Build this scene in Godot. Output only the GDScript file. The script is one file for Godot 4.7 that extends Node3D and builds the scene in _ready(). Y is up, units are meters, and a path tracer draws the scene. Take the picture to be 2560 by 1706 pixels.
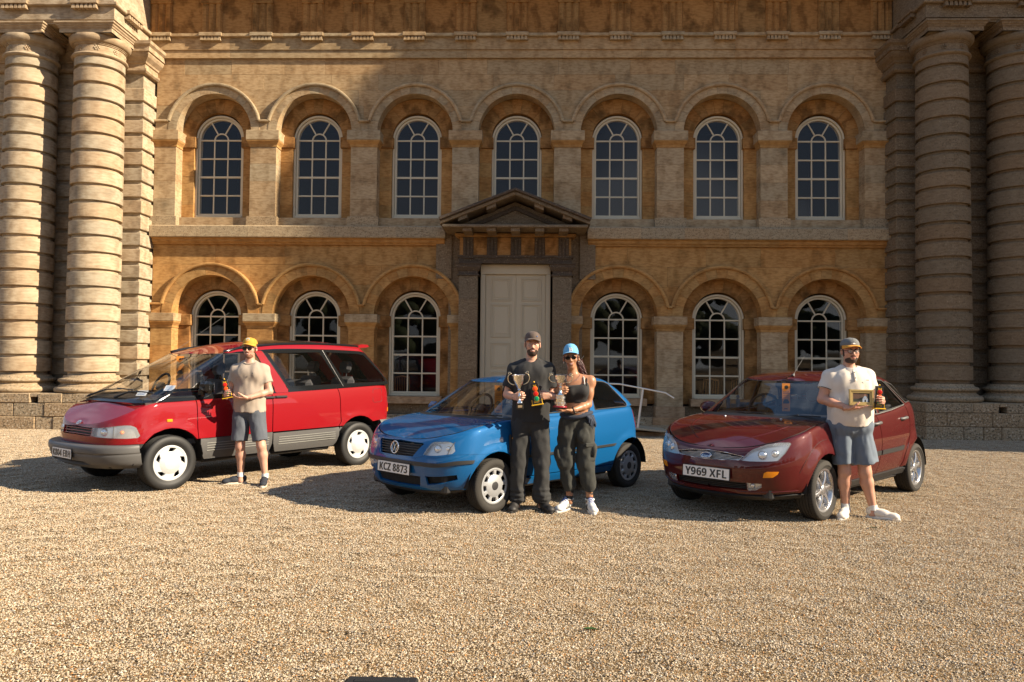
extends Node3D

const X0 := -0.40      # axis of the middle bay
const BAY := 2.49      # spacing of the bays
const ZP := -18.10     # face of the piers and archivolts
const ZR := -18.44     # face of the recessed jambs
const ZW := -18.55     # window frames

var M := {}
var rng := RandomNumberGenerator.new()


class MB:
	# collects triangles, corners given counter-clockwise as seen from outside
	var P := PackedVector3Array()
	var N := PackedVector3Array()
	var U := PackedVector2Array()
	var C := PackedColorArray()
	var col := Color.WHITE
	var colored := false
	var uvs := false
	var xf := Transform3D.IDENTITY

	func tri(a: Vector3, b: Vector3, c: Vector3) -> void:
		a = xf * a; b = xf * b; c = xf * c
		var n := (b - a).cross(c - a)
		if n.length_squared() < 1e-16:
			return
		n = n.normalized()
		P.append(a); P.append(c); P.append(b)
		N.append(n); N.append(n); N.append(n)
		if colored:
			C.append(col); C.append(col); C.append(col)

	func tri_n(a: Vector3, b: Vector3, c: Vector3, na: Vector3, nb: Vector3, nc: Vector3) -> void:
		a = xf * a; b = xf * b; c = xf * c
		if (b - a).cross(c - a).length_squared() < 1e-18:
			return
		P.append(a); P.append(c); P.append(b)
		N.append((xf.basis * na).normalized()); N.append((xf.basis * nc).normalized()); N.append((xf.basis * nb).normalized())
		if colored:
			C.append(col); C.append(col); C.append(col)

	func quad(a: Vector3, b: Vector3, c: Vector3, d: Vector3) -> void:
		tri(a, b, c); tri(a, c, d)

	func quad_uv(a: Vector3, b: Vector3, c: Vector3, d: Vector3) -> void:
		uvs = true
		quad(a, b, c, d)
		for k in [Vector2(0, 1), Vector2(1, 0), Vector2(1, 1), Vector2(0, 1), Vector2(0, 0), Vector2(1, 0)]:
			U.append(k)

	func ctri(a: Vector3, b: Vector3, c: Vector3, o: Vector3) -> void:
		if (b - a).cross(c - a).dot(a + b + c - 3.0 * o) < 0.0:
			tri(a, c, b)
		else:
			tri(a, b, c)

	func cquad(a: Vector3, b: Vector3, c: Vector3, d: Vector3, o: Vector3) -> void:
		ctri(a, b, c, o); ctri(a, c, d, o)

	func box(lo: Vector3, hi: Vector3, bev := 0.0) -> void:
		var o := (lo + hi) / 2.0
		var h := (hi - lo) / 2.0
		bev = minf(bev, minf(h.x, minf(h.y, h.z)) * 0.9)
		for ax in 3:
			var u := (ax + 1) % 3
			var w := (ax + 2) % 3
			for s: float in [-1.0, 1.0]:
				var q := []
				for k in [[-1, -1], [1, -1], [1, 1], [-1, 1]]:
					var v := Vector3.ZERO
					v[ax] = s * h[ax]
					v[u] = k[0] * (h[u] - bev)
					v[w] = k[1] * (h[w] - bev)
					q.append(o + v)
				cquad(q[0], q[1], q[2], q[3], o)
			if bev > 0.0:
				for s: float in [-1.0, 1.0]:
					for t in [-1.0, 1.0]:
						var e := []
						for k in [[-1, 0], [1, 0], [1, 1], [-1, 1]]:
							var v := Vector3.ZERO
							v[ax] = k[0] * (h[ax] - bev)
							v[u] = s * (h[u] - (bev if k[1] else 0.0))
							v[w] = t * (h[w] - (0.0 if k[1] else bev))
							e.append(o + v)
						cquad(e[0], e[1], e[2], e[3], o)
		if bev > 0.0:
			for sx in [-1.0, 1.0]:
				for sy in [-1.0, 1.0]:
					for sz in [-1.0, 1.0]:
						var s := Vector3(sx, sy, sz)
						ctri(o + s * (h - Vector3(0, bev, bev)), o + s * (h - Vector3(bev, 0, bev)), o + s * (h - Vector3(bev, bev, 0)), o)

	func prism(poly: PackedVector2Array, z0: float, z1: float, bev := 0.0, back := false) -> void:
		if Geometry2D.is_polygon_clockwise(poly):
			poly = poly.duplicate()
			poly.reverse()
		var n := poly.size()
		var inner := poly
		if bev > 0.0:
			inner = PackedVector2Array()
			for i in n:
				var e0 := (poly[i] - poly[(i + n - 1) % n]).normalized()
				var e1 := (poly[(i + 1) % n] - poly[i]).normalized()
				var m := Vector2(-e0.y, e0.x) + Vector2(-e1.y, e1.x)
				inner.append(poly[i] + m * bev / maxf(0.35, m.length_squared() / 2.0))
		var idx := Geometry2D.triangulate_polygon(inner)
		if idx.is_empty():
			inner = poly.duplicate()
			bev = 0.0
			for i in n:
				inner[i] += Vector2(sin(i * 1.7), cos(i * 2.3)) * 0.0004
			idx = Geometry2D.triangulate_polygon(inner)
		for k in range(0, idx.size(), 3):
			var a := inner[idx[k]]
			var b := inner[idx[k + 1]]
			var c := inner[idx[k + 2]]
			if (b - a).cross(c - a) < 0.0:
				var t := b
				b = c
				c = t
			tri(Vector3(a.x, a.y, z1), Vector3(b.x, b.y, z1), Vector3(c.x, c.y, z1))
			if back:
				tri(Vector3(a.x, a.y, z0), Vector3(c.x, c.y, z0), Vector3(b.x, b.y, z0))
		for i in n:
			var a := poly[i]
			var b := poly[(i + 1) % n]
			var zs := z1 - bev
			quad(Vector3(a.x, a.y, zs), Vector3(a.x, a.y, z0), Vector3(b.x, b.y, z0), Vector3(b.x, b.y, zs))
			if bev > 0.0:
				var ai := inner[i]
				var bi := inner[(i + 1) % n]
				quad(Vector3(ai.x, ai.y, z1), Vector3(a.x, a.y, zs), Vector3(b.x, b.y, zs), Vector3(bi.x, bi.y, z1))

	func lathe(prof: PackedVector2Array, seg := 24, a0 := 0.0, a1 := TAU, crease := 0.7) -> void:
		var n := prof.size()
		for i in n - 1:
			var d := prof[i + 1] - prof[i]
			if d.length() < 1e-6:
				continue
			var nn := Vector2(d.y, -d.x).normalized()
			var n0 := nn
			var n1 := nn
			if i > 0:
				var e := prof[i] - prof[i - 1]
				var m := Vector2(e.y, -e.x).normalized()
				if m.dot(nn) > crease:
					n0 = (m + nn).normalized()
			if i < n - 2:
				var e := prof[i + 2] - prof[i + 1]
				var m := Vector2(e.y, -e.x).normalized()
				if m.dot(nn) > crease:
					n1 = (m + nn).normalized()
			for k in seg:
				var t0 := a0 + (a1 - a0) * k / seg
				var t1 := a0 + (a1 - a0) * (k + 1) / seg
				var c0 := Vector3(cos(t0), 0, -sin(t0))
				var c1 := Vector3(cos(t1), 0, -sin(t1))
				var y0 := Vector3(0, prof[i].y, 0)
				var y1 := Vector3(0, prof[i + 1].y, 0)
				var p00 := c0 * prof[i].x + y0
				var p01 := c1 * prof[i].x + y0
				var p11 := c1 * prof[i + 1].x + y1
				var p10 := c0 * prof[i + 1].x + y1
				var m00 := c0 * n0.x + Vector3(0, n0.y, 0)
				var m01 := c1 * n0.x + Vector3(0, n0.y, 0)
				var m11 := c1 * n1.x + Vector3(0, n1.y, 0)
				var m10 := c0 * n1.x + Vector3(0, n1.y, 0)
				tri_n(p00, p01, p11, m00, m01, m11)
				tri_n(p00, p11, p10, m00, m11, m10)

	func tube(path: PackedVector3Array, rad, seg := 8, closed := false, flat := 1.0) -> void:
		var n := path.size()
		var rings := []
		var nrm := []
		var t0 := (path[1] - path[0]).normalized()
		var u := t0.cross(Vector3.UP if absf(t0.y) < 0.9 else Vector3.RIGHT).normalized()
		for i in n:
			var a := path[(i - 1 + n) % n] if closed or i > 0 else path[0]
			var b := path[(i + 1) % n] if closed or i < n - 1 else path[n - 1]
			var t := (b - a).normalized()
			u = (u - t * u.dot(t)).normalized()
			var w := t.cross(u)
			var r: float = rad[i] if rad is Array or rad is PackedFloat32Array else rad
			var ring := PackedVector3Array()
			var rn := PackedVector3Array()
			for k in seg:
				var th := TAU * k / seg
				var d := u * cos(th) + w * sin(th) * flat
				ring.append(path[i] + d * r)
				rn.append((u * cos(th) * flat + w * sin(th)).normalized())
			rings.append(ring)
			nrm.append(rn)
		for i in (n if closed else n - 1):
			var j := (i + 1) % n
			for k in seg:
				var l := (k + 1) % seg
				tri_n(rings[i][k], rings[i][l], rings[j][l], nrm[i][k], nrm[i][l], nrm[j][l])
				tri_n(rings[i][k], rings[j][l], rings[j][k], nrm[i][k], nrm[j][l], nrm[j][k])
		if not closed:
			for k in seg:
				var l := (k + 1) % seg
				tri(path[0], rings[0][l], rings[0][k])
				tri(path[n - 1], rings[n - 1][k], rings[n - 1][l])

	# rows of points, columns to the right and rows upwards as seen from outside
	func grid(rows: Array, wrap := false, flip := false) -> void:
		var nr := rows.size()
		var nc: int = rows[0].size()
		var nm := []
		for i in nr:
			var line := PackedVector3Array()
			for j in nc:
				var l: Vector3 = rows[i][(j - 1 + nc) % nc] if wrap else rows[i][maxi(j - 1, 0)]
				var r: Vector3 = rows[i][(j + 1) % nc] if wrap else rows[i][mini(j + 1, nc - 1)]
				var d: Vector3 = rows[maxi(i - 1, 0)][j]
				var t: Vector3 = rows[mini(i + 1, nr - 1)][j]
				var m := (r - l).cross(t - d)
				line.append((-m if flip else m).normalized() if m.length_squared() > 1e-20 else Vector3.UP)
			nm.append(line)
		for i in nr:
			for j in nc:
				if (rows[i][maxi(j - 1, 0)] - rows[i][mini(j + 1, nc - 1)]).length_squared() < 1e-12:
					nm[i][j] = nm[i + 1 if i + 1 < nr else i - 1][j]
		for i in nr - 1:
			for j in (nc if wrap else nc - 1):
				var k := (j + 1) % nc
				if flip:
					tri_n(rows[i][k], rows[i][j], rows[i + 1][j], nm[i][k], nm[i][j], nm[i + 1][j])
					tri_n(rows[i][k], rows[i + 1][j], rows[i + 1][k], nm[i][k], nm[i + 1][j], nm[i + 1][k])
				else:
					tri_n(rows[i][j], rows[i][k], rows[i + 1][k], nm[i][j], nm[i][k], nm[i + 1][k])
					tri_n(rows[i][j], rows[i + 1][k], rows[i + 1][j], nm[i][j], nm[i + 1][k], nm[i + 1][j])

	# a moulding: profile of (outwards, y) from bottom to top swept along a plan path of (x, z); outwards is towards +z when the path runs along +x
	func sweep(path: PackedVector2Array, prof: PackedVector2Array, caps := true) -> void:
		var n := path.size()
		var outs := []
		for i in n:
			var d0 := (path[i] - path[i - 1]).normalized() if i > 0 else (path[1] - path[0]).normalized()
			var d1 := (path[i + 1] - path[i]).normalized() if i < n - 1 else d0
			var o0 := Vector2(-d0.y, d0.x)
			var o1 := Vector2(-d1.y, d1.x)
			var m := o0 + o1
			outs.append(m * 2.0 / m.length_squared())
		for i in n - 1:
			for j in prof.size() - 1:
				var q := []
				for k in [[i, j], [i + 1, j], [i + 1, j + 1], [i, j + 1]]:
					var p: Vector2 = path[k[0]] + outs[k[0]] * prof[k[1]].x
					q.append(Vector3(p.x, prof[k[1]].y, p.y))
				quad(q[0], q[1], q[2], q[3])
		if caps:
			var idx := Geometry2D.triangulate_polygon(prof)
			for e in [0, n - 1]:
				for k in range(0, idx.size(), 3):
					var q := []
					for m in 3:
						var pp := prof[idx[k + m]]
						var p: Vector2 = path[e] + outs[e] * pp.x
						q.append(Vector3(p.x, pp.y, p.y))
					var dd := (path[1] - path[0]) * -1.0 if e == 0 else path[n - 1] - path[n - 2]
					var want := Vector3(dd.x, 0, dd.y)
					if (q[1] - q[0]).cross(q[2] - q[0]).dot(want) < 0.0:
						tri(q[0], q[2], q[1])
					else:
						tri(q[0], q[1], q[2])

	func ball(c: Vector3, r: Vector3, seg := 12, rings := 8) -> void:
		var rows := []
		for i in rings + 1:
			var t := PI * i / rings - PI / 2
			var line := PackedVector3Array()
			for k in seg:
				var a := TAU * k / seg
				line.append(c + Vector3(cos(a) * cos(t) * r.x, sin(t) * r.y, -sin(a) * cos(t) * r.z))
			rows.append(line)
		for i in rings:
			for k in seg:
				var l := (k + 1) % seg
				var q := [rows[i][k], rows[i][l], rows[i + 1][l], rows[i + 1][k]]
				var m := []
				for p in q:
					var d: Vector3 = p - c
					m.append(Vector3(d.x / r.x / r.x, d.y / r.y / r.y, d.z / r.z / r.z).normalized())
				tri_n(q[0], q[1], q[2], m[0], m[1], m[2])
				tri_n(q[0], q[2], q[3], m[0], m[2], m[3])

	func mesh() -> ArrayMesh:
		var a := []
		a.resize(Mesh.ARRAY_MAX)
		a[Mesh.ARRAY_VERTEX] = P
		a[Mesh.ARRAY_NORMAL] = N
		if uvs:
			a[Mesh.ARRAY_TEX_UV] = U
		if colored:
			a[Mesh.ARRAY_COLOR] = C
		var am := ArrayMesh.new()
		if P.size():
			am.add_surface_from_arrays(Mesh.PRIMITIVE_TRIANGLES, a)
		return am


func v2(a: Array) -> PackedVector2Array:
	var r := PackedVector2Array()
	for k in range(0, a.size(), 2):
		r.append(Vector2(a[k], a[k + 1]))
	return r


func v3(a: Array) -> PackedVector3Array:
	var r := PackedVector3Array()
	for k in range(0, a.size(), 3):
		r.append(Vector3(a[k], a[k + 1], a[k + 2]))
	return r


func put(called: String, what, m: Material, parent: Node = self) -> MeshInstance3D:
	var o := MeshInstance3D.new()
	o.name = called
	o.mesh = what.mesh() if what is MB else what
	o.material_override = m
	parent.add_child(o, true)
	return o


func group(called: String, parent: Node = self, at := Vector3.ZERO) -> Node3D:
	var o := Node3D.new()
	o.name = called
	o.position = at
	parent.add_child(o, true)
	return o


func tag(o: Node, label: String, category: String, grp := "") -> Node:
	o.set_meta("label", label)
	o.set_meta("category", category)
	if grp:
		o.set_meta("group", grp)
	return o


func thing(called: String, label: String, category: String, at := Vector3.ZERO, turn := 0.0, grp := "") -> Node3D:
	var o := group(called, self, at)
	o.rotation.y = turn
	tag(o, label, category, grp)
	return o


func structure(called: String, what, m: Material) -> MeshInstance3D:
	var o := put(called, what, m)
	o.set_meta("kind", "structure")
	return o


# colours below are real-world (linear) values
func lin(r: float, g: float, b: float, a := 1.0) -> Color:
	var c := Color(r, g, b).linear_to_srgb()
	c.a = a
	return c


func mat(called: String, c: Color, rough := 0.6, metal := 0.0, more := {}) -> StandardMaterial3D:
	var m := StandardMaterial3D.new()
	m.resource_name = called
	m.albedo_color = c
	m.roughness = rough
	m.metallic = metal
	for k in more:
		m.set(k, more[k])
	M[called] = m
	return m


func noise_tex(size: int, freq: float, stops: Array, type := FastNoiseLite.TYPE_SIMPLEX_SMOOTH, oct := 4, sd := 1, normal := 0.0) -> NoiseTexture2D:
	var f := FastNoiseLite.new()
	f.noise_type = type
	f.frequency = freq
	f.fractal_octaves = oct
	f.seed = sd
	var t := NoiseTexture2D.new()
	t.width = size
	t.height = size
	t.seamless = true
	t.generate_mipmaps = false
	if stops.size():
		var g := Gradient.new()
		var off := PackedFloat32Array()
		var cs := PackedColorArray()
		for s in stops:
			off.append(s[0])
			cs.append(s[1])
		g.offsets = off
		g.colors = cs
		t.color_ramp = g
	t.noise = f
	return t


func text_mesh(s: String, size: float, depth: float, font := "Droid Sans", bold := true, m: Material = null, widen := 1.0) -> Mesh:
	var f := SystemFont.new()
	f.font_names = PackedStringArray([font])
	f.font_weight = 700 if bold else 400
	var t := TextMesh.new()
	t.text = s
	t.font = f
	t.font_size = 64
	t.pixel_size = size / 46.0
	t.depth = depth
	t.curve_step = 2.0
	t.material = m
	return t


func _ready() -> void:
	rng.seed = 7
	# camera
	var cam := Camera3D.new()
	cam.name = "camera"
	cam.fov = 48.94
	cam.near = 0.1
	cam.far = 900.0
	add_child(cam)
	cam.position = Vector3(0, 1.5315, 0)
	cam.basis = Basis(Vector3.UP, 0.0257) * Basis(Vector3.RIGHT, 0.0314) * Basis(Vector3.BACK, 0.0094)
	cam.current = true
	# sky and exposure
	var sky := ProceduralSkyMaterial.new()
	sky.sky_top_color = lin(0.09, 0.16, 0.29)
	sky.sky_horizon_color = lin(0.42, 0.43, 0.42)
	sky.sky_curve = 0.16
	sky.ground_bottom_color = lin(0.16, 0.12, 0.08)
	sky.ground_horizon_color = lin(0.22, 0.19, 0.15)
	sky.sun_angle_max = 8.0
	sky.sky_cover = noise_tex(1024, 0.006, [[0.0, Color(1, 1, 1, 0)], [0.52, Color(1, 1, 1, 0)], [0.66, Color(1, 1, 1, 0.55)], [0.85, Color(1, 1, 1, 1)]], FastNoiseLite.TYPE_SIMPLEX_SMOOTH, 5, 11)
	sky.sky_cover_modulate = Color(0.62, 0.62, 0.62)
	var env := Environment.new()
	env.background_mode = Environment.BG_SKY
	env.sky = Sky.new()
	env.sky.sky_material = sky
	env.background_energy_multiplier = 0.78
	env.tonemap_mode = Environment.TONE_MAPPER_LINEAR
	env.tonemap_exposure = 2.35
	env.sdfgi_enabled = true
	env.ssao_enabled = true
	env.ssil_enabled = true
	var we := WorldEnvironment.new()
	we.name = "world_environment"
	we.environment = env
	add_child(we)
	# sun: low, from the right, a little in front of the facade
	var sun := DirectionalLight3D.new()
	sun.name = "sun"
	sun.light_color = Color(1.0, 0.93, 0.82)
	sun.light_energy = 1.6
	sun.light_angular_distance = 0.6
	sun.shadow_enabled = true
	add_child(sun)
	var az := deg_to_rad(15.0)
	var el := deg_to_rad(30.0)
	sun.look_at_from_position(Vector3.ZERO, Vector3(-cos(az) * cos(el), -sin(el), -sin(az) * cos(el)), Vector3.UP)

	build_materials()
	car_materials()
	build_ground()
	build_facade()
	build_pavilions()
	build_yard()
	build_cars()
	build_people()
	build_small_things()


func stone(called: String, r: float, g: float, b: float, dirt: float, lich := 0) -> void:
	# four tones of one kind of stone
	for k in 4:
		var f: float = [1.0, 0.90, 1.07, 0.97][k]
		var w: float = [1.0, 0.96, 1.02, 1.06][k]
		var m := mat(called + str(k), lin(r * f, g * f * (2.0 - w) * 1.0, b * f * (2.0 - w) * (2.0 - w)), 0.92)
		m.albedo_texture = M.t_strata
		m.uv1_triplanar = true
		m.uv1_world_triplanar = true
		m.uv1_scale = Vector3(0.42, 1.25, 0.42)
		m.uv1_offset = Vector3(0.31 * k, 0.17 * k, 0.23 * k)
		m.metallic_specular = 0.25
		m.heightmap_enabled = true
		m.heightmap_texture = M.t_grain
		m.heightmap_scale = 0.22
		m.detail_enabled = true
		m.detail_uv_layer = BaseMaterial3D.DETAIL_UV_2
		m.uv2_triplanar = true
		m.uv2_world_triplanar = true
		if lich == 0:
			m.detail_blend_mode = BaseMaterial3D.BLEND_MODE_MUL
			m.detail_albedo = M.t_dirt if dirt > 0.5 else M.t_dirt_light
			m.uv2_scale = Vector3(0.31, 0.22, 0.31)
		elif lich == 1:
			m.detail_blend_mode = BaseMaterial3D.BLEND_MODE_MIX
			m.detail_albedo = M.t_lichen
			m.uv2_scale = Vector3(0.55, 0.55, 0.55)
		else:
			m.detail_blend_mode = BaseMaterial3D.BLEND_MODE_MIX
			m.detail_albedo = M.t_speckle
			m.uv2_scale = Vector3(0.45, 0.45, 0.45)


func build_materials() -> void:
	var g := func(v: float, w := 0.0) -> Color: return Color(v + w, v, v - w)
	M.t_strata = noise_tex(1024, 0.012, [[0.0, g.call(0.78, 0.02)], [0.35, g.call(0.90, 0.01)], [0.55, g.call(0.95, 0.0)], [0.7, g.call(0.99, -0.005)], [1.0, g.call(0.90, 0.03)]], FastNoiseLite.TYPE_SIMPLEX_SMOOTH, 6, 3)
	M.t_grain = noise_tex(1024, 0.05, [], FastNoiseLite.TYPE_SIMPLEX_SMOOTH, 5, 5)
	M.t_dirt = noise_tex(512, 0.014, [[0.0, g.call(0.62)], [0.35, g.call(0.80, 0.02)], [0.5, g.call(0.96, 0.0)], [1.0, g.call(1.0)]], FastNoiseLite.TYPE_SIMPLEX_SMOOTH, 5, 8)
	M.t_dirt_light = noise_tex(512, 0.016, [[0.0, g.call(0.80)], [0.35, g.call(0.91, 0.02)], [0.55, g.call(1.0, 0.0)], [1.0, g.call(1.0)]], FastNoiseLite.TYPE_SIMPLEX_SMOOTH, 5, 9)
	M.t_lichen = noise_tex(1024, 0.03, [[0.0, Color(0.16, 0.14, 0.12, 0.85)], [0.30, Color(0.22, 0.19, 0.15, 0.7)], [0.40, Color(0.4, 0.33, 0.24, 0.1)], [0.54, Color(0.5, 0.42, 0.3, 0.0)], [0.62, Color(0.62, 0.40, 0.14, 0.55)], [0.68, Color(0.62, 0.55, 0.45, 0.15)], [0.80, Color(0.80, 0.76, 0.68, 0.85)], [1.0, Color(0.84, 0.81, 0.74, 0.95)]], FastNoiseLite.TYPE_SIMPLEX_SMOOTH, 5, 21)
	M.t_speckle = noise_tex(1024, 0.045, [[0.0, Color(0.2, 0.18, 0.15, 0.75)], [0.28, Color(0.25, 0.22, 0.18, 0.35)], [0.42, Color(0.4, 0.35, 0.3, 0.0)], [0.72, Color(0.5, 0.45, 0.35, 0.0)], [0.80, Color(0.72, 0.66, 0.55, 0.6)], [1.0, Color(0.8, 0.76, 0.66, 0.95)]], FastNoiseLite.TYPE_SIMPLEX_SMOOTH, 5, 23)
	M.t_gravel = noise_tex(1024, 0.13, [[0.0, Color(0.24, 0.17, 0.10)], [0.35, Color(0.48, 0.37, 0.24)], [0.5, Color(0.66, 0.54, 0.37)], [0.65, Color(0.76, 0.65, 0.47)], [1.0, Color(0.9, 0.82, 0.66)]], FastNoiseLite.TYPE_CELLULAR, 3, 31)
	M.t_gravel_b = noise_tex(512, 0.02, [[0.0, g.call(0.72)], [0.45, g.call(0.95)], [1.0, g.call(1.0)]], FastNoiseLite.TYPE_SIMPLEX_SMOOTH, 4, 33)
	M.t_fold = noise_tex(256, 0.02, [], FastNoiseLite.TYPE_SIMPLEX_SMOOTH, 3, 41)
	M.t_weave = noise_tex(256, 0.35, [], FastNoiseLite.TYPE_SIMPLEX, 2, 43)
	stone("tan", 0.46, 0.325, 0.18, 0.0)
	stone("ochre", 0.49, 0.28, 0.105, 0.3)
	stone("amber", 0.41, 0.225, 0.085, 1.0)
	stone("buff", 0.46, 0.35, 0.215, 0.0)
	stone("ledge", 0.42, 0.325, 0.205, 0.0, 2)
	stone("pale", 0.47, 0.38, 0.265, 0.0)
	stone("umber", 0.23, 0.175, 0.115, 0.0, 2)  # albedo lowered to put the right pavilion's shade into its colour; porch shares it
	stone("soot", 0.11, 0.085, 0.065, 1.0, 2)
	stone("plinth", 0.40, 0.315, 0.21, 0.0, 1)
	stone("rose", 0.47, 0.31, 0.18, 0.0)
	mat("cream", lin(0.58, 0.51, 0.37), 0.5, 0.0, {"metallic_specular": 0.4})
	mat("cream_door", lin(0.47, 0.405, 0.285), 0.5)
	mat("pane", Color(0.05, 0.07, 0.09, 0.10), 0.015, 0.0, {"transparency": BaseMaterial3D.TRANSPARENCY_ALPHA, "metallic_specular": 0.5})
	mat("room", lin(0.05, 0.04, 0.035), 0.95)
	mat("dark", lin(0.012, 0.011, 0.010), 0.9)
	mat("white_paint", lin(0.74, 0.72, 0.66), 0.45)
	mat("blue_paint", lin(0.02, 0.085, 0.15), 0.45)
	mat("wood", lin(0.30, 0.15, 0.05), 0.5)
	mat("slab", lin(0.36, 0.31, 0.22), 0.85)
	mat("iron", lin(0.03, 0.03, 0.03), 0.6, 0.5)
	mat("leaf", lin(0.03, 0.08, 0.015), 0.6)
	var gm := mat("gravel", lin(0.72, 0.70, 0.66), 0.95)
	gm.albedo_texture = M.t_gravel
	gm.uv1_triplanar = true
	gm.uv1_world_triplanar = true
	gm.uv1_scale = Vector3(0.9, 0.9, 0.9)
	gm.detail_enabled = true
	gm.detail_blend_mode = BaseMaterial3D.BLEND_MODE_MUL
	gm.detail_albedo = M.t_gravel_b
	gm.detail_uv_layer = BaseMaterial3D.DETAIL_UV_2
	gm.uv2_triplanar = true
	gm.uv2_world_triplanar = true
	gm.uv2_scale = Vector3(0.12, 0.12, 0.12)
	gm.heightmap_enabled = true
	gm.heightmap_texture = M.t_gravel
	gm.heightmap_scale = 1.2
	mat("pebble", Color(1, 1, 1), 0.85, 0.0, {"vertex_color_use_as_albedo": true, "metallic_specular": 0.3})


func build_ground() -> void:
	var mb := MB.new()
	mb.quad(Vector3(-260, 0, 200), Vector3(260, 0, 200), Vector3(260, 0, -80), Vector3(-260, 0, -80))
	structure("ground", mb, M.gravel)
	# loose stones: three square metres of them, laid again and again over the forecourt
	var r := RandomNumberGenerator.new()
	r.seed = 99
	var nz := FastNoiseLite.new()
	nz.frequency = 2.6
	nz.fractal_octaves = 2
	var tiles := []
	for t in 3:
		var mb2 := MB.new()
		mb2.colored = true
		for k in 10500:
			var x := r.randf_range(-0.5, 0.5)
			var z := r.randf_range(-0.5, 0.5)
			var s := 0.0028 + 0.0052 * pow(r.randf(), 2.6)
			var edge := minf(1.0, (0.5 - maxf(absf(x), absf(z))) * 8.0)
			var y := s * 0.35 + (0.006 + 0.016 * nz.get_noise_2d(x + 3.0 * t, z)) * edge
			var c := Vector3(x, maxf(y, s * 0.2), z)
			var q := []
			var b := Basis.from_euler(Vector3(r.randf_range(-0.5, 0.5), r.randf() * TAU, r.randf_range(-0.5, 0.5)))
			for d in [Vector3(1, 0, 0), Vector3(0, 0, -1), Vector3(-1, 0, 0), Vector3(0, 0, 1), Vector3(0, 0.75, 0)]:
				q.append(c + b * (d * s * r.randf_range(0.7, 1.35)))
			var v := r.randf()
			var tone := r.randf_range(0.72, 1.12)
			var base := Color(0.47, 0.38, 0.265)
			if v < 0.10:
				base = Color(0.60, 0.53, 0.42)
			elif v < 0.20:
				base = Color(0.30, 0.20, 0.11)
			elif v < 0.26:
				base = Color(0.45, 0.23, 0.09)
			elif v < 0.31:
				base = Color(0.24, 0.22, 0.20)
			mb2.col = Color(base.r * tone, base.g * tone, base.b * tone)
			for i in 4:
				mb2.tri(q[i], q[(i + 1) % 4], q[4])
		tiles.append(mb2.mesh())
	var lists := [[], [], []]
	for iz in range(3, 17):
		var z := -float(iz)
		for ix in range(-14, 14):
			if absf(ix + 0.3) > 0.74 * iz + 1.6 or iz == 16 and absf(ix) > 20:
				continue
			var tr := Transform3D(Basis(Vector3.UP, r.randi_range(0, 3) * PI / 2), Vector3(ix, 0.0, z))
			lists[r.randi_range(0, 2)].append(tr)
	for t in 3:
		var mm := MultiMesh.new()
		mm.transform_format = MultiMesh.TRANSFORM_3D
		mm.mesh = tiles[t]
		mm.instance_count = lists[t].size()
		for i in lists[t].size():
			mm.set_instance_transform(i, lists[t][i])
		var mi := MultiMeshInstance3D.new()
		mi.name = "gravel"
		mi.multimesh = mm
		mi.material_override = M.pebble
		add_child(mi, true)
		mi.set_meta("kind", "stuff")
		tag(mi, "loose golden gravel spread over the forecourt", "gravel")


func arc(c: Vector2, r: float, a0: float, a1: float, n: int) -> PackedVector2Array:
	var p := PackedVector2Array()
	for i in n + 1:
		var a := a0 + (a1 - a0) * i / n
		p.append(c + Vector2(cos(a), sin(a)) * r)
	return p


func tone(called: String) -> Material:
	return M[called + str(rng.randi_range(0, 3))]


func sector_mesh(r0: float, r1: float, da: float, z0: float, z1: float, bev: float) -> Mesh:
	var mb := MB.new()
	var g := 0.0015
	var p := arc(Vector2.ZERO, r1, g / r1, da - g / r1, 4)
	var q := arc(Vector2.ZERO, r0, da - g / r0, g / r0, 4)
	p.append_array(q)
	mb.prism(p, z0, z1, bev)
	return mb.mesh()


func voussoirs(parent: Node, called: String, at: Vector2, r0: float, r1: float, z0: float, z1: float, n: int, kind: String, bev := 0.004) -> Node3D:
	var g := group(called, parent, Vector3(at.x, at.y, 0))
	var me := sector_mesh(r0, r1, PI / n, z0, z1, bev)
	for i in n:
		var o := put("voussoir", me, tone(kind), g)
		o.rotation.z = PI * i / n
	return g


func ashlar(parent: Node, x0: float, x1: float, y0: float, y1: float, courses: int, length: float, z0: float, z1: float, kind: String, holes := [], bev := 0.003) -> void:
	var h := (y1 - y0) / courses
	for c in courses:
		var x := x0
		var first := true
		while x < x1 - 0.01:
			var w := length * rng.randf_range(0.75, 1.3)
			if first and c % 2 == 1:
				w *= 0.5
			first = false
			if x1 - (x + w) < length * 0.4:
				w = x1 - x
			var e := 0.0012
			var polys := [PackedVector2Array([Vector2(x + e, y0 + c * h + e), Vector2(x + w - e, y0 + c * h + e), Vector2(x + w - e, y0 + (c + 1) * h - e), Vector2(x + e, y0 + (c + 1) * h - e)])]
			for hole in holes:
				var nx := []
				for p in polys:
					nx.append_array(Geometry2D.clip_polygons(p, hole))
				polys = nx
			for p in polys:
				if p.size() > 2 and absf(area2(p)) > 0.002:
					var mb := MB.new()
					mb.prism(p, z0, z1 + rng.randf_range(-0.002, 0.002), bev)
					put("stone", mb, tone(kind), parent)
			x += w


func area2(p: PackedVector2Array) -> float:
	var a := 0.0
	for i in p.size():
		a += p[i].cross(p[(i + 1) % p.size()])
	return a / 2.0


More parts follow.
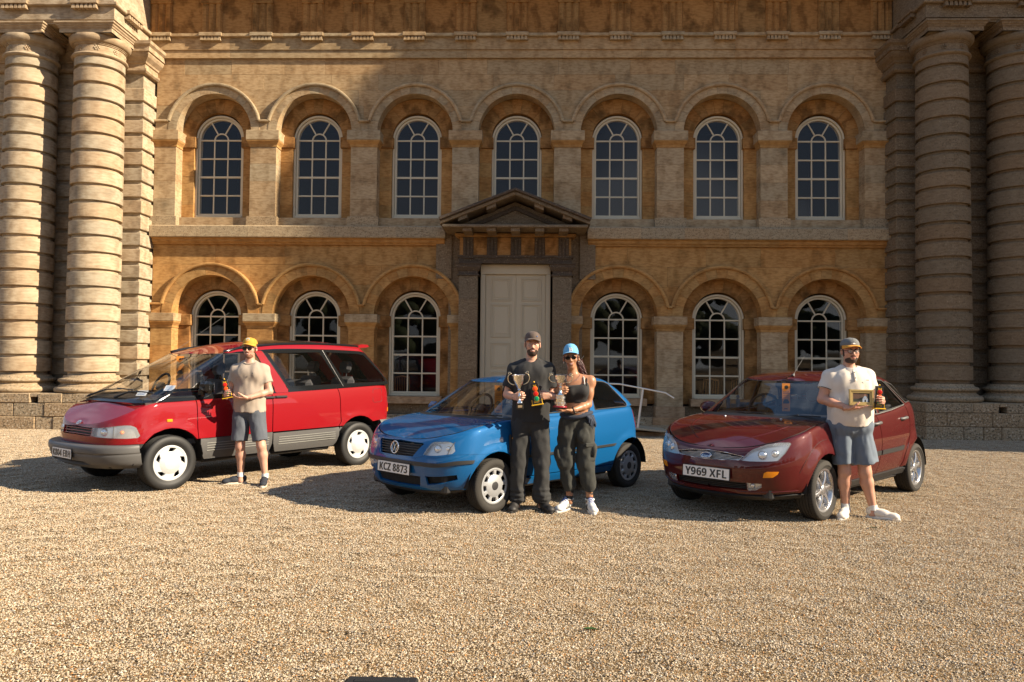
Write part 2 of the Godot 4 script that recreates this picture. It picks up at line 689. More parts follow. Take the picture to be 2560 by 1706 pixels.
func run_stones(parent: Node, called: String, x0: float, x1: float, n: int, z: float, prof: PackedVector2Array, kind: String) -> void:
	var x := x0
	for i in n:
		var nx := x0 + (x1 - x0) * (i + 1) / n + (rng.randf_range(-0.25, 0.25) if i < n - 1 else 0.0)
		var mb := MB.new()
		mb.sweep(PackedVector2Array([Vector2(x + 0.0015, z), Vector2(nx - 0.0015, z)]), prof)
		put(called, mb, tone(kind), parent)
		x = nx


func hood_run(parent: Node, cy: float, r: float, y_end: float, first: int, last: int, xl: float, xr: float, kind: String) -> void:
	# label mould: arcs joined by short level pieces between the arches
	var a := asin((y_end - cy) / r)
	var prof := [Vector2(-0.055, -0.05), Vector2(-0.055, 0.045), Vector2(-0.03, 0.06), Vector2(0.0, 0.06), Vector2(0.02, 0.045), Vector2(0.02, -0.05)]
	for k in range(first, last + 1):
		var c := Vector2(X0 + BAY * k, cy)
		var mb := MB.new()
		var n := 36
		var rows := []
		for j in prof.size():
			var line := PackedVector3Array()
			for i in n + 1:
				var t := PI - a + (2.0 * a - PI) * i / n
				var rr: float = r + prof[j].x
				line.append(Vector3(c.x + cos(t) * rr, c.y + sin(t) * rr, ZP + prof[j].y))
			rows.append(line)
		for j in prof.size() - 1:
			mb.grid([rows[j], rows[j + 1]])
		put("hood_mould", mb, tone(kind), parent)
		var xa := c.x - r * cos(a)
		var xp := xl if k == first else X0 + BAY * (k - 1) + r * cos(a)
		if xa - xp > 0.01:
			var m2 := MB.new()
			m2.box(Vector3(xp - 0.02, y_end - 0.035, ZP - 0.06), Vector3(xa + 0.02, y_end + 0.02, ZP + 0.058), 0.012)
			put("hood_mould", m2, tone(kind), parent)
		if k == last and xr > c.x + r * cos(a) + 0.02:
			var m3 := MB.new()
			m3.box(Vector3(c.x + r * cos(a) - 0.02, y_end - 0.035, ZP - 0.06), Vector3(xr, y_end + 0.02, ZP + 0.058), 0.012)
			put("hood_mould", m3, tone(kind), parent)


func make_window(parent: Node, cx: float, spring: float, y_bot: float, half: float, rows: int) -> void:
	var w := group("window", parent, Vector3(cx, 0, 0))
	var rg := half - 0.105          # glass
	var c := Vector2(0, spring)
	# outer frame, in two steps
	for s in 2:
		var ro: float = [half, half - 0.055][s]
		var ri: float = [half - 0.050, rg][s]
		var z1: float = [ZW + 0.03, ZW - 0.01][s]
		var bot: float = [y_bot, y_bot + 0.05][s]
		var p := arc(c, ro, 0, PI, 24)
		p.append(Vector2(-ro, bot)); p.append(Vector2(-ri, bot))
		p.append_array(arc(c, ri, PI, 0, 24))
		p.append(Vector2(ri, bot)); p.append(Vector2(ro, bot))
		var mb := MB.new()
		mb.prism(p, ZW - 0.12, z1, 0.006)
		mb.box(Vector3(-ri - 0.002, bot, ZW - 0.11), Vector3(ri + 0.002, bot + (0.05 if s == 0 else 0.055), z1 + (0.02 if s == 0 else -0.003)), 0.006)
		put("frame", mb, M.cream, w)
	var gy0 := y_bot + 0.10
	var b := 0.017                  # half width of a glazing bar
	var zb := ZW - 0.03
	var rh := (spring - gy0) / rows
	var cw := 2.0 * rg / 3.0
	var bars := MB.new()
	for i in [1, 2]:
		var x: float = -rg + cw * i
		bars.box(Vector3(x - b, gy0 - 0.01, zb - 0.03), Vector3(x + b, spring, zb), 0.005)
	for j in range(1, rows + 1):
		var y := gy0 + rh * j
		var bb: float = 0.025 if j == rows / 2 else b + 0.002
		bars.box(Vector3(-rg - 0.01, y - bb, zb - 0.034), Vector3(rg + 0.01, y + bb, zb + 0.003), 0.005)
	var ri2 := cw / 2.0
	var ring := arc(c, ri2 + b, 0, PI, 14)
	ring.append_array(arc(c, ri2 - b, PI, 0, 14))
	bars.prism(ring, zb - 0.03, zb - 0.001, 0.004)
	for a in [PI / 3.0, PI * 2.0 / 3.0]:
		var d := Vector2(cos(a), sin(a))
		var nn := Vector2(-d.y, d.x) * b
		bars.prism(PackedVector2Array([c + d * (ri2 + b * 0.8) - nn, c + d * (rg + 0.01) - nn, c + d * (rg + 0.01) + nn, c + d * (ri2 + b * 0.8) + nn]), zb - 0.03, zb - 0.002, 0.004)
	put("glazing_bar", bars, M.cream, w)
	# panes, each at a slightly different angle as old glass is
	for j in rows:
		for i in 3:
			var mb := MB.new()
			var e := 0.012
			var x0 := -rg + cw * i - e
			var y0 := gy0 + rh * j - e
			var t := []
			for k in 4:
				t.append(ZW - 0.045 + rng.randf_range(-0.0035, 0.0035))
			mb.quad(Vector3(x0, y0, t[0]), Vector3(x0 + cw + 2 * e, y0, t[1]), Vector3(x0 + cw + 2 * e, y0 + rh + 2 * e, t[2]), Vector3(x0, y0 + rh + 2 * e, t[0] + t[2] - t[1]))
			put("pane", mb, M.pane, w)
	for k in 4:
		var p: PackedVector2Array
		if k == 3:
			p = arc(c, ri2, 0, PI, 10)
		else:
			p = arc(c, rg + 0.02, PI / 3 * k, PI / 3 * (k + 1), 8)
			p.append_array(arc(c, ri2 - 0.005, PI / 3 * (k + 1), PI / 3 * k, 6))
		var mb := MB.new()
		var idx := Geometry2D.triangulate_polygon(p)
		var tl := rng.randf_range(-0.008, 0.008)
		for q in range(0, idx.size(), 3):
			var v := []
			for m in 3:
				v.append(Vector3(p[idx[q + m]].x, p[idx[q + m]].y, ZW - 0.047 + tl * p[idx[q + m]].x))
			mb.ctri(v[0], v[1], v[2], Vector3(0, spring, ZW - 1.0))
		put("pane", mb, M.pane, w)


func make_bay(parent: Node, cx: float, spring: float, r_in: float, y0: float, y_sill: float, lower: bool) -> void:
	# recessed arch behind the archivolt: jamb stones, impost blocks, ring of voussoirs, window or nothing
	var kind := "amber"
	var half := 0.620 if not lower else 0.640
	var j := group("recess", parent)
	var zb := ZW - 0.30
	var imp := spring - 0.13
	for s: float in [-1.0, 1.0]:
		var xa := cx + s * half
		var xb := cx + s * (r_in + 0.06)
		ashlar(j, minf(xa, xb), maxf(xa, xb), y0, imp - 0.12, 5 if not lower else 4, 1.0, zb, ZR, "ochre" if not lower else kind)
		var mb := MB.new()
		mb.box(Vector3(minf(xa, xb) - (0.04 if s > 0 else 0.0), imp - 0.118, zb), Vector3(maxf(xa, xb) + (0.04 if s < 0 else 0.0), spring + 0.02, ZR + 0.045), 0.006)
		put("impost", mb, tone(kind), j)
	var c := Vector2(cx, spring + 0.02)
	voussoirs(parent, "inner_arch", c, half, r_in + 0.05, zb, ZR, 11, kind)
	# plain soffit rim just inside the window arch
	make_window(parent, cx, spring - 0.02, y_sill, half, 4)


func make_pier(parent: Node, xa: float, xb: float, y0: float, y1: float, imp_bot: float, spring: float, kind: String, lower: bool) -> void:
	var g := group("pier", parent)
	ashlar(g, xa, xb, y0, imp_bot, 4 if not lower else 4, 1.2, ZR - 0.20, ZP, kind)
	# impost: moulding and block
	var path := PackedVector2Array([Vector2(xa, ZR - 0.15), Vector2(xa, ZP), Vector2(xb, ZP), Vector2(xb, ZR - 0.15)])
	var mb := MB.new()
	mb.sweep(path, v2([0, imp_bot - 0.02, 0.015, imp_bot - 0.02, 0.02, imp_bot + 0.03, 0.075, imp_bot + 0.11, 0.08, imp_bot + 0.135, 0, imp_bot + 0.137]))
	put("impost_mould", mb, tone("ochre"), g)
	var m2 := MB.new()
	m2.box(Vector3(xa - 0.085, imp_bot + 0.136, ZR - 0.15), Vector3(xb + 0.085, spring, ZP + 0.085), 0.008)
	put("impost", m2, tone("buff"), g)


func build_facade() -> void:
	var f := thing("palace_facade", "golden limestone palace front with two storeys of arched windows", "building")
	var xl := -9.33
	var xr := 8.53
	# ---------- upper storey
	var us := 7.22
	for k in range(-3, 4):
		var cx := X0 + BAY * k
		make_bay(f, cx, us - 0.08, 0.925, 5.10, 5.15, false)
		voussoirs(f, "archivolt", Vector2(cx, us), 0.925, 1.145, ZR - 0.02, ZP, 13, "buff")
		var mb := MB.new()
		mb.box(Vector3(cx - 0.93, 4.84, ZR - 0.3), Vector3(cx + 0.93, 5.098, ZP - 0.12), 0.006)
		put("apron", mb, tone("buff"), f)
		var ms := MB.new()
		ms.box(Vector3(cx - 0.93, 5.05, ZR - 0.3), Vector3(cx + 0.93, 5.10, ZR + 0.1), 0.006)
		put("sill", ms, tone("ledge"), f)
	for k in range(-4, 4):
		var c := X0 + BAY * (k + 0.5)
		var xa := maxf(c - 0.325, xl)
		var xb := minf(c + 0.325, xr)
		make_pier(f, xa, xb, 5.10, 5.6, 6.845, us, "buff", false)
		var mb := MB.new()
		mb.box(Vector3(xa - 0.055, 4.86, ZR - 0.2), Vector3(xb + 0.055, 5.10, ZP + 0.05), 0.006)
		put("pier_base", mb, tone("ledge"), f)
	# wall above: ashlar cut round the arches
	var holes := []
	for k in range(-3, 4):
		holes.append(arc(Vector2(X0 + BAY * k, us), 1.142, 0, TAU, 48))
	var wall := group("upper_wall", f)
	ashlar(wall, xl, xr, us, 7.47, 1, 40.0, ZR - 0.02, ZP - 0.012, "buff", holes)
	ashlar(wall, xl, xr, 7.47, 9.03, 4, 1.35, ZR - 0.02, ZP - 0.05, "tan", holes)
	hood_run(f, us, 1.165, 7.47, -3, 3, xl, xr, "buff")
	# entablature
	run_stones(f, "architrave", xl - 0.2, xr + 0.2, 9, ZP, v2([-0.3, 9.03, 0.015, 9.03, 0.015, 9.225, 0.045, 9.225, 0.045, 9.525, -0.3, 9.525]), "tan")
	run_stones(f, "taenia", xl - 0.2, xr + 0.2, 11, ZP, v2([-0.3, 9.526, 0.10, 9.526, 0.115, 9.54, 0.115, 9.605, 0.09, 9.615, -0.3, 9.615]), "buff")
	ashlar(group("frieze", f), xl - 0.2, xr + 0.2, 9.616, 10.55, 1, 1.3, ZP - 0.3, ZP + 0.012, "amber")
	var trig := MB.new()
	var tw := 0.26
	# face cut by two V grooves and two half grooves
	var tp := [-tw, 0.02, -tw + 0.035, 0.075, -0.135, 0.075, -0.0875, 0.03, -0.04, 0.075, 0.04, 0.075, 0.0875, 0.03, 0.135, 0.075, tw - 0.035, 0.075, tw, 0.02]
	for i in range(0, tp.size() - 2, 2):
		trig.quad(Vector3(tp[i], 9.617, tp[i + 1]), Vector3(tp[i + 2], 9.617, tp[i + 3]), Vector3(tp[i + 2], 10.36, tp[i + 3]), Vector3(tp[i], 10.36, tp[i + 1]))
	trig.box(Vector3(-tw - 0.004, 10.36, -0.05), Vector3(tw + 0.004, 10.46, 0.095), 0.006)
	trig.quad(Vector3(-tw, 9.617, -0.02), Vector3(-tw, 9.617, 0.02), Vector3(-tw, 10.36, 0.02), Vector3(-tw, 10.36, -0.02))
	trig.quad(Vector3(tw, 9.617, 0.02), Vector3(tw, 9.617, -0.02), Vector3(tw, 10.36, -0.02), Vector3(tw, 10.36, 0.02))
	var tm := trig.mesh()
	var rm := regula_mesh(tw)
	for k in range(-7, 8):
		var x := X0 + k * 1.257 - 0.01 + 0.0
		var o := put("triglyph", tm, tone("amber"), f)
		o.position = Vector3(x, 0, ZP + 0.012)
		var q := put("regula", rm, tone("buff"), f)
		q.position = Vector3(x, 0, ZP)
	var cor := MB.new()
	cor.sweep(PackedVector2Array([Vector2(xl - 0.2, ZP), Vector2(xr + 0.2, ZP)]), v2([-0.3, 10.56, 0.12, 10.56, 0.2, 10.70, 0.58, 10.74, 0.62, 10.98, 0.7, 11.2, -0.3, 11.3]))
	put("cornice", cor, M.tan1, f)
	# ---------- string course, broken by the porch
	for run in [[xl, -2.10, 6], [1.33, xr, 6]]:
		run_stones(f, "string_course", run[0], run[1], run[2], ZP, v2([-0.3, 4.565, 0.16, 4.565, 0.17, 4.58, 0.17, 4.83, 0.14, 4.86, -0.3, 4.868]), "ledge")
		run_stones(f, "bed_mould", run[0] + 0.02, run[1] - 0.02, 3, ZP, v2([-0.3, 4.41, 0.02, 4.41, 0.03, 4.44, 0.07, 4.47, 0.085, 4.53, 0.125, 4.55, 0.125, 4.564, -0.3, 4.564]), "ochre")
	# ---------- lower storey
	var ls := 2.716
	for k in [-3, -2, -1, 1, 2, 3]:
		var cx: float = X0 + BAY * k
		make_bay(f, cx, ls - 0.03, 0.94, 0.60, 0.735, true)
		voussoirs(f, "archivolt", Vector2(cx, ls), 0.94, 1.20, ZR - 0.02, ZP, 13, "ochre")
		var ms := MB.new()
		ms.box(Vector3(cx - 0.72, 0.555, ZR - 0.3), Vector3(cx + 0.72, 0.732, ZR + 0.22), 0.008)
		put("sill", ms, tone("rose"), f)
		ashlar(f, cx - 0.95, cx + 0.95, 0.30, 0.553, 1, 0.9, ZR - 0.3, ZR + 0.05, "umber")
	for k in [-4, -3, -2, 1, 2, 3]:
		var c: float = X0 + BAY * (k + 0.5)
		var xa := maxf(c - 0.315, xl)
		var xb := minf(c + 0.315, xr)
		make_pier(f, xa, xb, 0.56, 1.0, 2.385, ls, "buff" if k > 0 else "ochre", true)
		var mb := MB.new()
		mb.box(Vector3(xa - 0.035, 0.30, ZR - 0.2), Vector3(xb + 0.035, 0.56, ZP + 0.06), 0.006)
		put("pier_base", mb, M["rose" + str(k & 3)], f)
		for h in [[-0.42, 0.0], [0.0, 0.42]]:
			var m2 := MB.new()
			m2.box(Vector3(c + h[0] + 0.0015, 0.05, ZR - 0.2), Vector3(c + h[1] - 0.0015, 0.30, ZP + 0.13), 0.006)
			put("plinth_block", m2, tone("rose"), f)
	# half piers beside the porch
	for s: float in [-1.0, 1.0]:
		var xi: float = X0 + s * (BAY - 0.94)
		var xo: float = X0 + s * (BAY - 1.14)
		make_pier(f, minf(xi, xo), maxf(xi, xo), 0.30, 1.0, 2.385, ls, "ochre", true)
	var holes2 := []
	for k in [-3, -2, -1, 1, 2, 3]:
		holes2.append(arc(Vector2(X0 + BAY * k, ls), 1.197, 0, TAU, 48))
	var lw := group("lower_wall", f)
	for run in [[xl, -1.96], [1.16, xr]]:
		ashlar(lw, run[0], run[1], ls, 2.95, 1, 40.0, ZR - 0.02, ZP - 0.012, "ochre", holes2)
		ashlar(lw, run[0], run[1], 2.95, 4.41, 3, 1.5, ZR - 0.02, ZP - 0.045, "ochre", holes2)
	hood_run(f, ls, 1.225, 2.95, -3, -1, xl, X0 - BAY + 1.14, "ochre")
	hood_run(f, ls, 1.225, 2.95, 1, 3, X0 + BAY - 1.14, xr, "ochre")
	# plinth course and the low step in front
	for run in [[xl, -1.8], [1.0, xr]]:
		ashlar(f, run[0], run[1], 0.05, 0.298, 1, 1.1, ZR - 0.3, ZP + 0.05, "plinth")
	for row in [[-16.45, -17.2, 0.085], [-17.2, -18.6, 0.12]]:
		var x := -9.35
		while x < 8.4:
			var w := minf(rng.randf_range(1.1, 1.9), 8.45 - x)
			var mb := MB.new()
			mb.box(Vector3(x + 0.003, -0.05, row[1] - 0.01), Vector3(x + w - 0.003, row[2] + rng.randf_range(-0.004, 0.004), row[0]), 0.012)
			put("step", mb, tone("rose" if rng.randf() < 0.4 else "ledge"), f)
			x += w
	build_porch(f)
	build_rooms(f, xl, xr)


func regula_mesh(tw: float) -> Mesh:
	var rg := MB.new()
	rg.box(Vector3(-tw - 0.02, 9.535, -0.05), Vector3(tw + 0.02, 9.622, 0.15), 0.006)
	for i in 6:
		var x := -tw + 0.045 + i * (2.0 * tw - 0.09) / 5.0
		var lo := Vector3(x, 9.425, 0.075)
		var o := Vector3(x, 9.48, 0.09)
		var q := []
		for y in [[9.43, 0.040, 0.060], [9.535, 0.026, 0.045]]:
			for k in [[-1, -1], [1, -1], [1, 1], [-1, 1]]:
				q.append(Vector3(x + k[0] * y[1], y[0], 0.075 + k[1] * y[2]))
		rg.cquad(q[0], q[1], q[2], q[3], o)
		for k in 4:
			rg.cquad(q[k], q[(k + 1) % 4], q[4 + (k + 1) % 4], q[4 + k], o)
	return rg.mesh()


func build_rooms(f: Node, xl: float, xr: float) -> void:
	# dark rooms behind the glass, with real floors and walls
	var mb := MB.new()
	for b in [[xl - 0.3, xr + 0.3, -0.2, 0.25, -24.0, -18.7], [xl - 0.3, xr + 0.3, 4.45, 4.85, -24.0, -18.7], [xl - 0.3, xr + 0.3, 9.0, 9.3, -24.0, -18.4], [xl - 0.3, xr + 0.3, -0.2, 11.3, -24.4, -24.0], [xl - 0.6, xl - 0.3, -0.2, 11.3, -24.4, -18.3], [xr + 0.3, xr + 0.6, -0.2, 11.3, -24.4, -18.3], [xl - 0.6, xr + 0.6, 11.2, 11.4, -24.4, -17.9]]:
		mb.box(Vector3(b[0], b[2], b[4]), Vector3(b[1], b[3], b[5]))
	put("room", mb, M.room, f)


func build_porch(f: Node) -> void:
	var zp := -17.78        # pilaster face
	var cx := -0.397
	var po := group("porch", f)
	for s: float in [-1.0, 1.0]:
		var c: float = cx + s * 1.12
		# pilaster, plain strip behind it
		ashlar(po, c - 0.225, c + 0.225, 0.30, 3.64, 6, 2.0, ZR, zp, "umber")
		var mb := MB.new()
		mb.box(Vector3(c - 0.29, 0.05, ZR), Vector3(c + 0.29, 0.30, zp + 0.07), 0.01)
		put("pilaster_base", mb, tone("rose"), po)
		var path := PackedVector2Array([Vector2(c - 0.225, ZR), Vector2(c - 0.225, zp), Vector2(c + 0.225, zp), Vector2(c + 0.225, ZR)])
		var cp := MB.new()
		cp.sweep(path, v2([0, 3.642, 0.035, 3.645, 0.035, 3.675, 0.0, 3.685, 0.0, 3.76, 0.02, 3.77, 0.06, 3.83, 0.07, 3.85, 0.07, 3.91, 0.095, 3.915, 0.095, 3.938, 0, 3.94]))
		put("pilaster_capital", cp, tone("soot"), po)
		var bs := MB.new()
		var xo: float = cx + s * 1.55
		var xq: float = cx + s * 1.93
		bs.box(Vector3(minf(xo, xq), 3.6, ZR), Vector3(maxf(xo, xq), 4.72, ZP + 0.035), 0.005)
		put("strip_pilaster", bs, tone("umber"), po)
		var bt := MB.new()
		xo = cx + s * 1.34
		xq = cx + s * 1.62
		bt.box(Vector3(minf(xo, xq), 0.3, ZR), Vector3(maxf(xo, xq), 4.72, ZP - 0.02), 0.005)
		put("strip_pilaster", bt, tone("umber"), po)
	# entablature
	var e := MB.new()
	e.sweep(PackedVector2Array([Vector2(cx - 1.345, ZR), Vector2(cx - 1.345, zp), Vector2(cx + 1.345, zp), Vector2(cx + 1.345, ZR)]), v2([0, 3.941, 0.0, 4.08, 0.03, 4.085, 0.03, 4.13, 0, 4.132]))
	e.quad(Vector3(cx - 1.345, 3.941, ZR), Vector3(cx + 1.345, 3.941, ZR), Vector3(cx + 1.345, 3.941, zp), Vector3(cx - 1.345, 3.941, zp))
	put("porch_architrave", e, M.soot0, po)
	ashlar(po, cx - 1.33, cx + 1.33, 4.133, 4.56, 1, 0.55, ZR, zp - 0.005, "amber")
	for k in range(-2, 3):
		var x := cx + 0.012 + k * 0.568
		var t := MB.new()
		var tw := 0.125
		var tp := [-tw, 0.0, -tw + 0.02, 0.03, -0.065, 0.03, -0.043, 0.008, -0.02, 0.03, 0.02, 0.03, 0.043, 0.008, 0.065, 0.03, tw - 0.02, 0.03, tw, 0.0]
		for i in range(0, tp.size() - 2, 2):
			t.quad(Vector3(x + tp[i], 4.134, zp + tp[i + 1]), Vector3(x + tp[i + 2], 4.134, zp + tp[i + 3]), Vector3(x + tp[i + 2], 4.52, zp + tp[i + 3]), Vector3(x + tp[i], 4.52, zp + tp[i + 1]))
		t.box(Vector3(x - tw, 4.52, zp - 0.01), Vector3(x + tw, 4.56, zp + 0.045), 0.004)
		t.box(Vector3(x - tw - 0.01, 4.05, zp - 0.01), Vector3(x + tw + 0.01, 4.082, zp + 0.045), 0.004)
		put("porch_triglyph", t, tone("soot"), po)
	# bed moulding, modillions and level cornice
	var zc := -17.02
	var bm := MB.new()
	bm.sweep(PackedVector2Array([Vector2(cx - 1.34, ZR), Vector2(cx - 1.34, zp), Vector2(cx + 1.34, zp), Vector2(cx + 1.34, ZR)]), v2([0, 4.561, 0.05, 4.565, 0.10, 4.60, 0.10, 4.64, 0, 4.642]))
	put("bed_mould", bm, M.amber1, po)
	for k in range(-2, 3):
		var mo := MB.new()
		var x := cx + 0.012 + k * 0.555
		mo.box(Vector3(x - 0.105, 4.585, zp), Vector3(x + 0.105, 4.668, zc - 0.06), 0.008)
		put("modillion", mo, tone("umber"), po)
	var co := MB.new()
	co.box(Vector3(cx - 1.67, 4.67, ZP - 0.1), Vector3(cx + 1.67, 4.735, zc), 0.012)
	put("cornice", co, M.umber0, po)
	# pediment
	var ap := Vector2(cx, 5.56)
	var en := Vector2(cx + 1.74, 4.80)
	var d := (ap - en).normalized()
	var nn := Vector2(-d.y, d.x) * -1.0
	if nn.y < 0:
		nn = -nn
	for s: float in [-1.0, 1.0]:
		var e2 := Vector2(cx + 1.72, 4.735)
		for layer in [[0.0, 0.085, zc + 0.0, "umber"], [0.087, 0.15, zc + 0.07, "soot"]]:
			var lo: float = layer[0]
			var hi: float = layer[1]
			var up := Vector2(0, 1)
			var a := Vector2(cx, 5.42)
			var poly := PackedVector2Array([e2 + up * lo, e2 + up * hi + Vector2(0.03 if lo > 0 else 0.0, 0), a + up * hi, a + up * lo])
			var pp := PackedVector2Array()
			for p in poly:
				pp.append(Vector2(2.0 * cx - p.x, p.y) if s < 0 else p)
			var rk := MB.new()
			rk.prism(pp, ZP - 0.1, layer[2], 0.012)
			put("raking_cornice", rk, tone(layer[3]), po)
		for t in [0.30, 0.68]:
			var a := Vector2(cx + 1.72, 4.735).lerp(Vector2(cx, 5.42), t)
			var dd := (Vector2(cx, 5.42) - Vector2(cx + 1.72, 4.735)).normalized()
			var poly := PackedVector2Array()
			for p in [a - dd * 0.115, a + dd * 0.115, a + dd * 0.115 - Vector2(0, 0.085), a - dd * 0.115 - Vector2(0, 0.085)]:
				poly.append(Vector2(2.0 * cx - p.x, p.y) if s < 0 else p)
			var mo := MB.new()
			mo.prism(poly, zp - 0.2, zc - 0.06, 0.006)
			put("modillion", mo, tone("umber"), po)
	var ty := MB.new()
	ty.prism(PackedVector2Array([Vector2(cx - 1.5, 4.736), Vector2(cx + 1.5, 4.736), Vector2(cx, 5.36)]), ZP - 0.1, -17.55)
	put("tympanum", ty, M.umber1, po)
	var tf := MB.new()
	for s: float in [-1.0, 1.0]:
		var poly := PackedVector2Array()
		for p in [Vector2(cx + 1.2, 4.75), Vector2(cx + 0.96, 4.75), Vector2(cx, 5.16), Vector2(cx, 5.26)]:
			poly.append(Vector2(2.0 * cx - p.x, p.y) if s < 0 else p)
		tf.prism(poly, -17.6, -17.5, 0.01)
	put("tympanum_mould", tf, M.soot1, po)
	# door: frame, two panelled leaves
	var dr := group("door", f)
	var zd := -18.02
	var fr := MB.new()
	fr.box(Vector3(-1.232, 0.25, zd - 0.1), Vector3(-1.115, 3.70, zd + 0.05), 0.008)
	fr.box(Vector3(0.340, 0.25, zd - 0.1), Vector3(0.452, 3.70, zd + 0.05), 0.008)
	fr.box(Vector3(-1.232, 3.702, zd - 0.1), Vector3(0.452, 3.94, zd + 0.05), 0.008)
	put("frame", fr, M.cream_door, dr)
	for s in [0, 1]:
		var xa: float = [-1.112, -0.384][s]
		var xb: float = [-0.390, 0.337][s]
		var lf := MB.new()
		lf.box(Vector3(xa, 0.28, zd - 0.09), Vector3(xb, 3.698, zd - 0.012), 0.004)
		put("leaf", lf, M.cream_door, dr)
		for yy in [[3.06, 3.62], [2.18, 2.99], [1.45, 2.06], [0.62, 1.36]]:
			var px0 := xa + 0.135
			var px1 := xb - 0.105
			var pm := MB.new()
			# raised frame round a sunk margin and a raised field
			for q in [[0.0, 0.018, 0.018], [0.034, 0.046, 0.010]]:
				var o: float = q[0]
				var i: float = q[1]
				for bx in [[px0 + o, yy[0] + o, px1 - o, yy[0] + i + 0.012], [px0 + o, yy[1] - i - 0.012, px1 - o, yy[1] - o], [px0 + o, yy[0] + i, px0 + i + 0.012, yy[1] - i], [px1 - i - 0.012, yy[0] + i, px1 - o, yy[1] - i]]:
					pm.box(Vector3(bx[0], bx[1], zd - 0.02), Vector3(bx[2], bx[3], zd - 0.012 + q[2]), 0.005)
			pm.box(Vector3(px0 + 0.085, yy[0] + 0.085, zd - 0.03), Vector3(px1 - 0.085, yy[1] - 0.085, zd - 0.004), 0.006)
			put("panel", pm, M.cream_door, dr)
	var st := MB.new()
	st.box(Vector3(-0.402, 0.28, zd - 0.02), Vector3(-0.372, 3.698, zd + 0.004), 0.008)
	put("meeting_stile", st, M.cream_door, dr)
	var th := MB.new()
	th.box(Vector3(-1.5, 0.0, ZR), Vector3(0.7, 0.28, -17.4), 0.012)
	put("doorstep", th, M.rose1, f)


func build_pavilions() -> void:
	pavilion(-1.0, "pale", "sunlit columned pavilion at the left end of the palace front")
	pavilion(1.0, "umber", "shaded columned pavilion at the right end of the palace front")


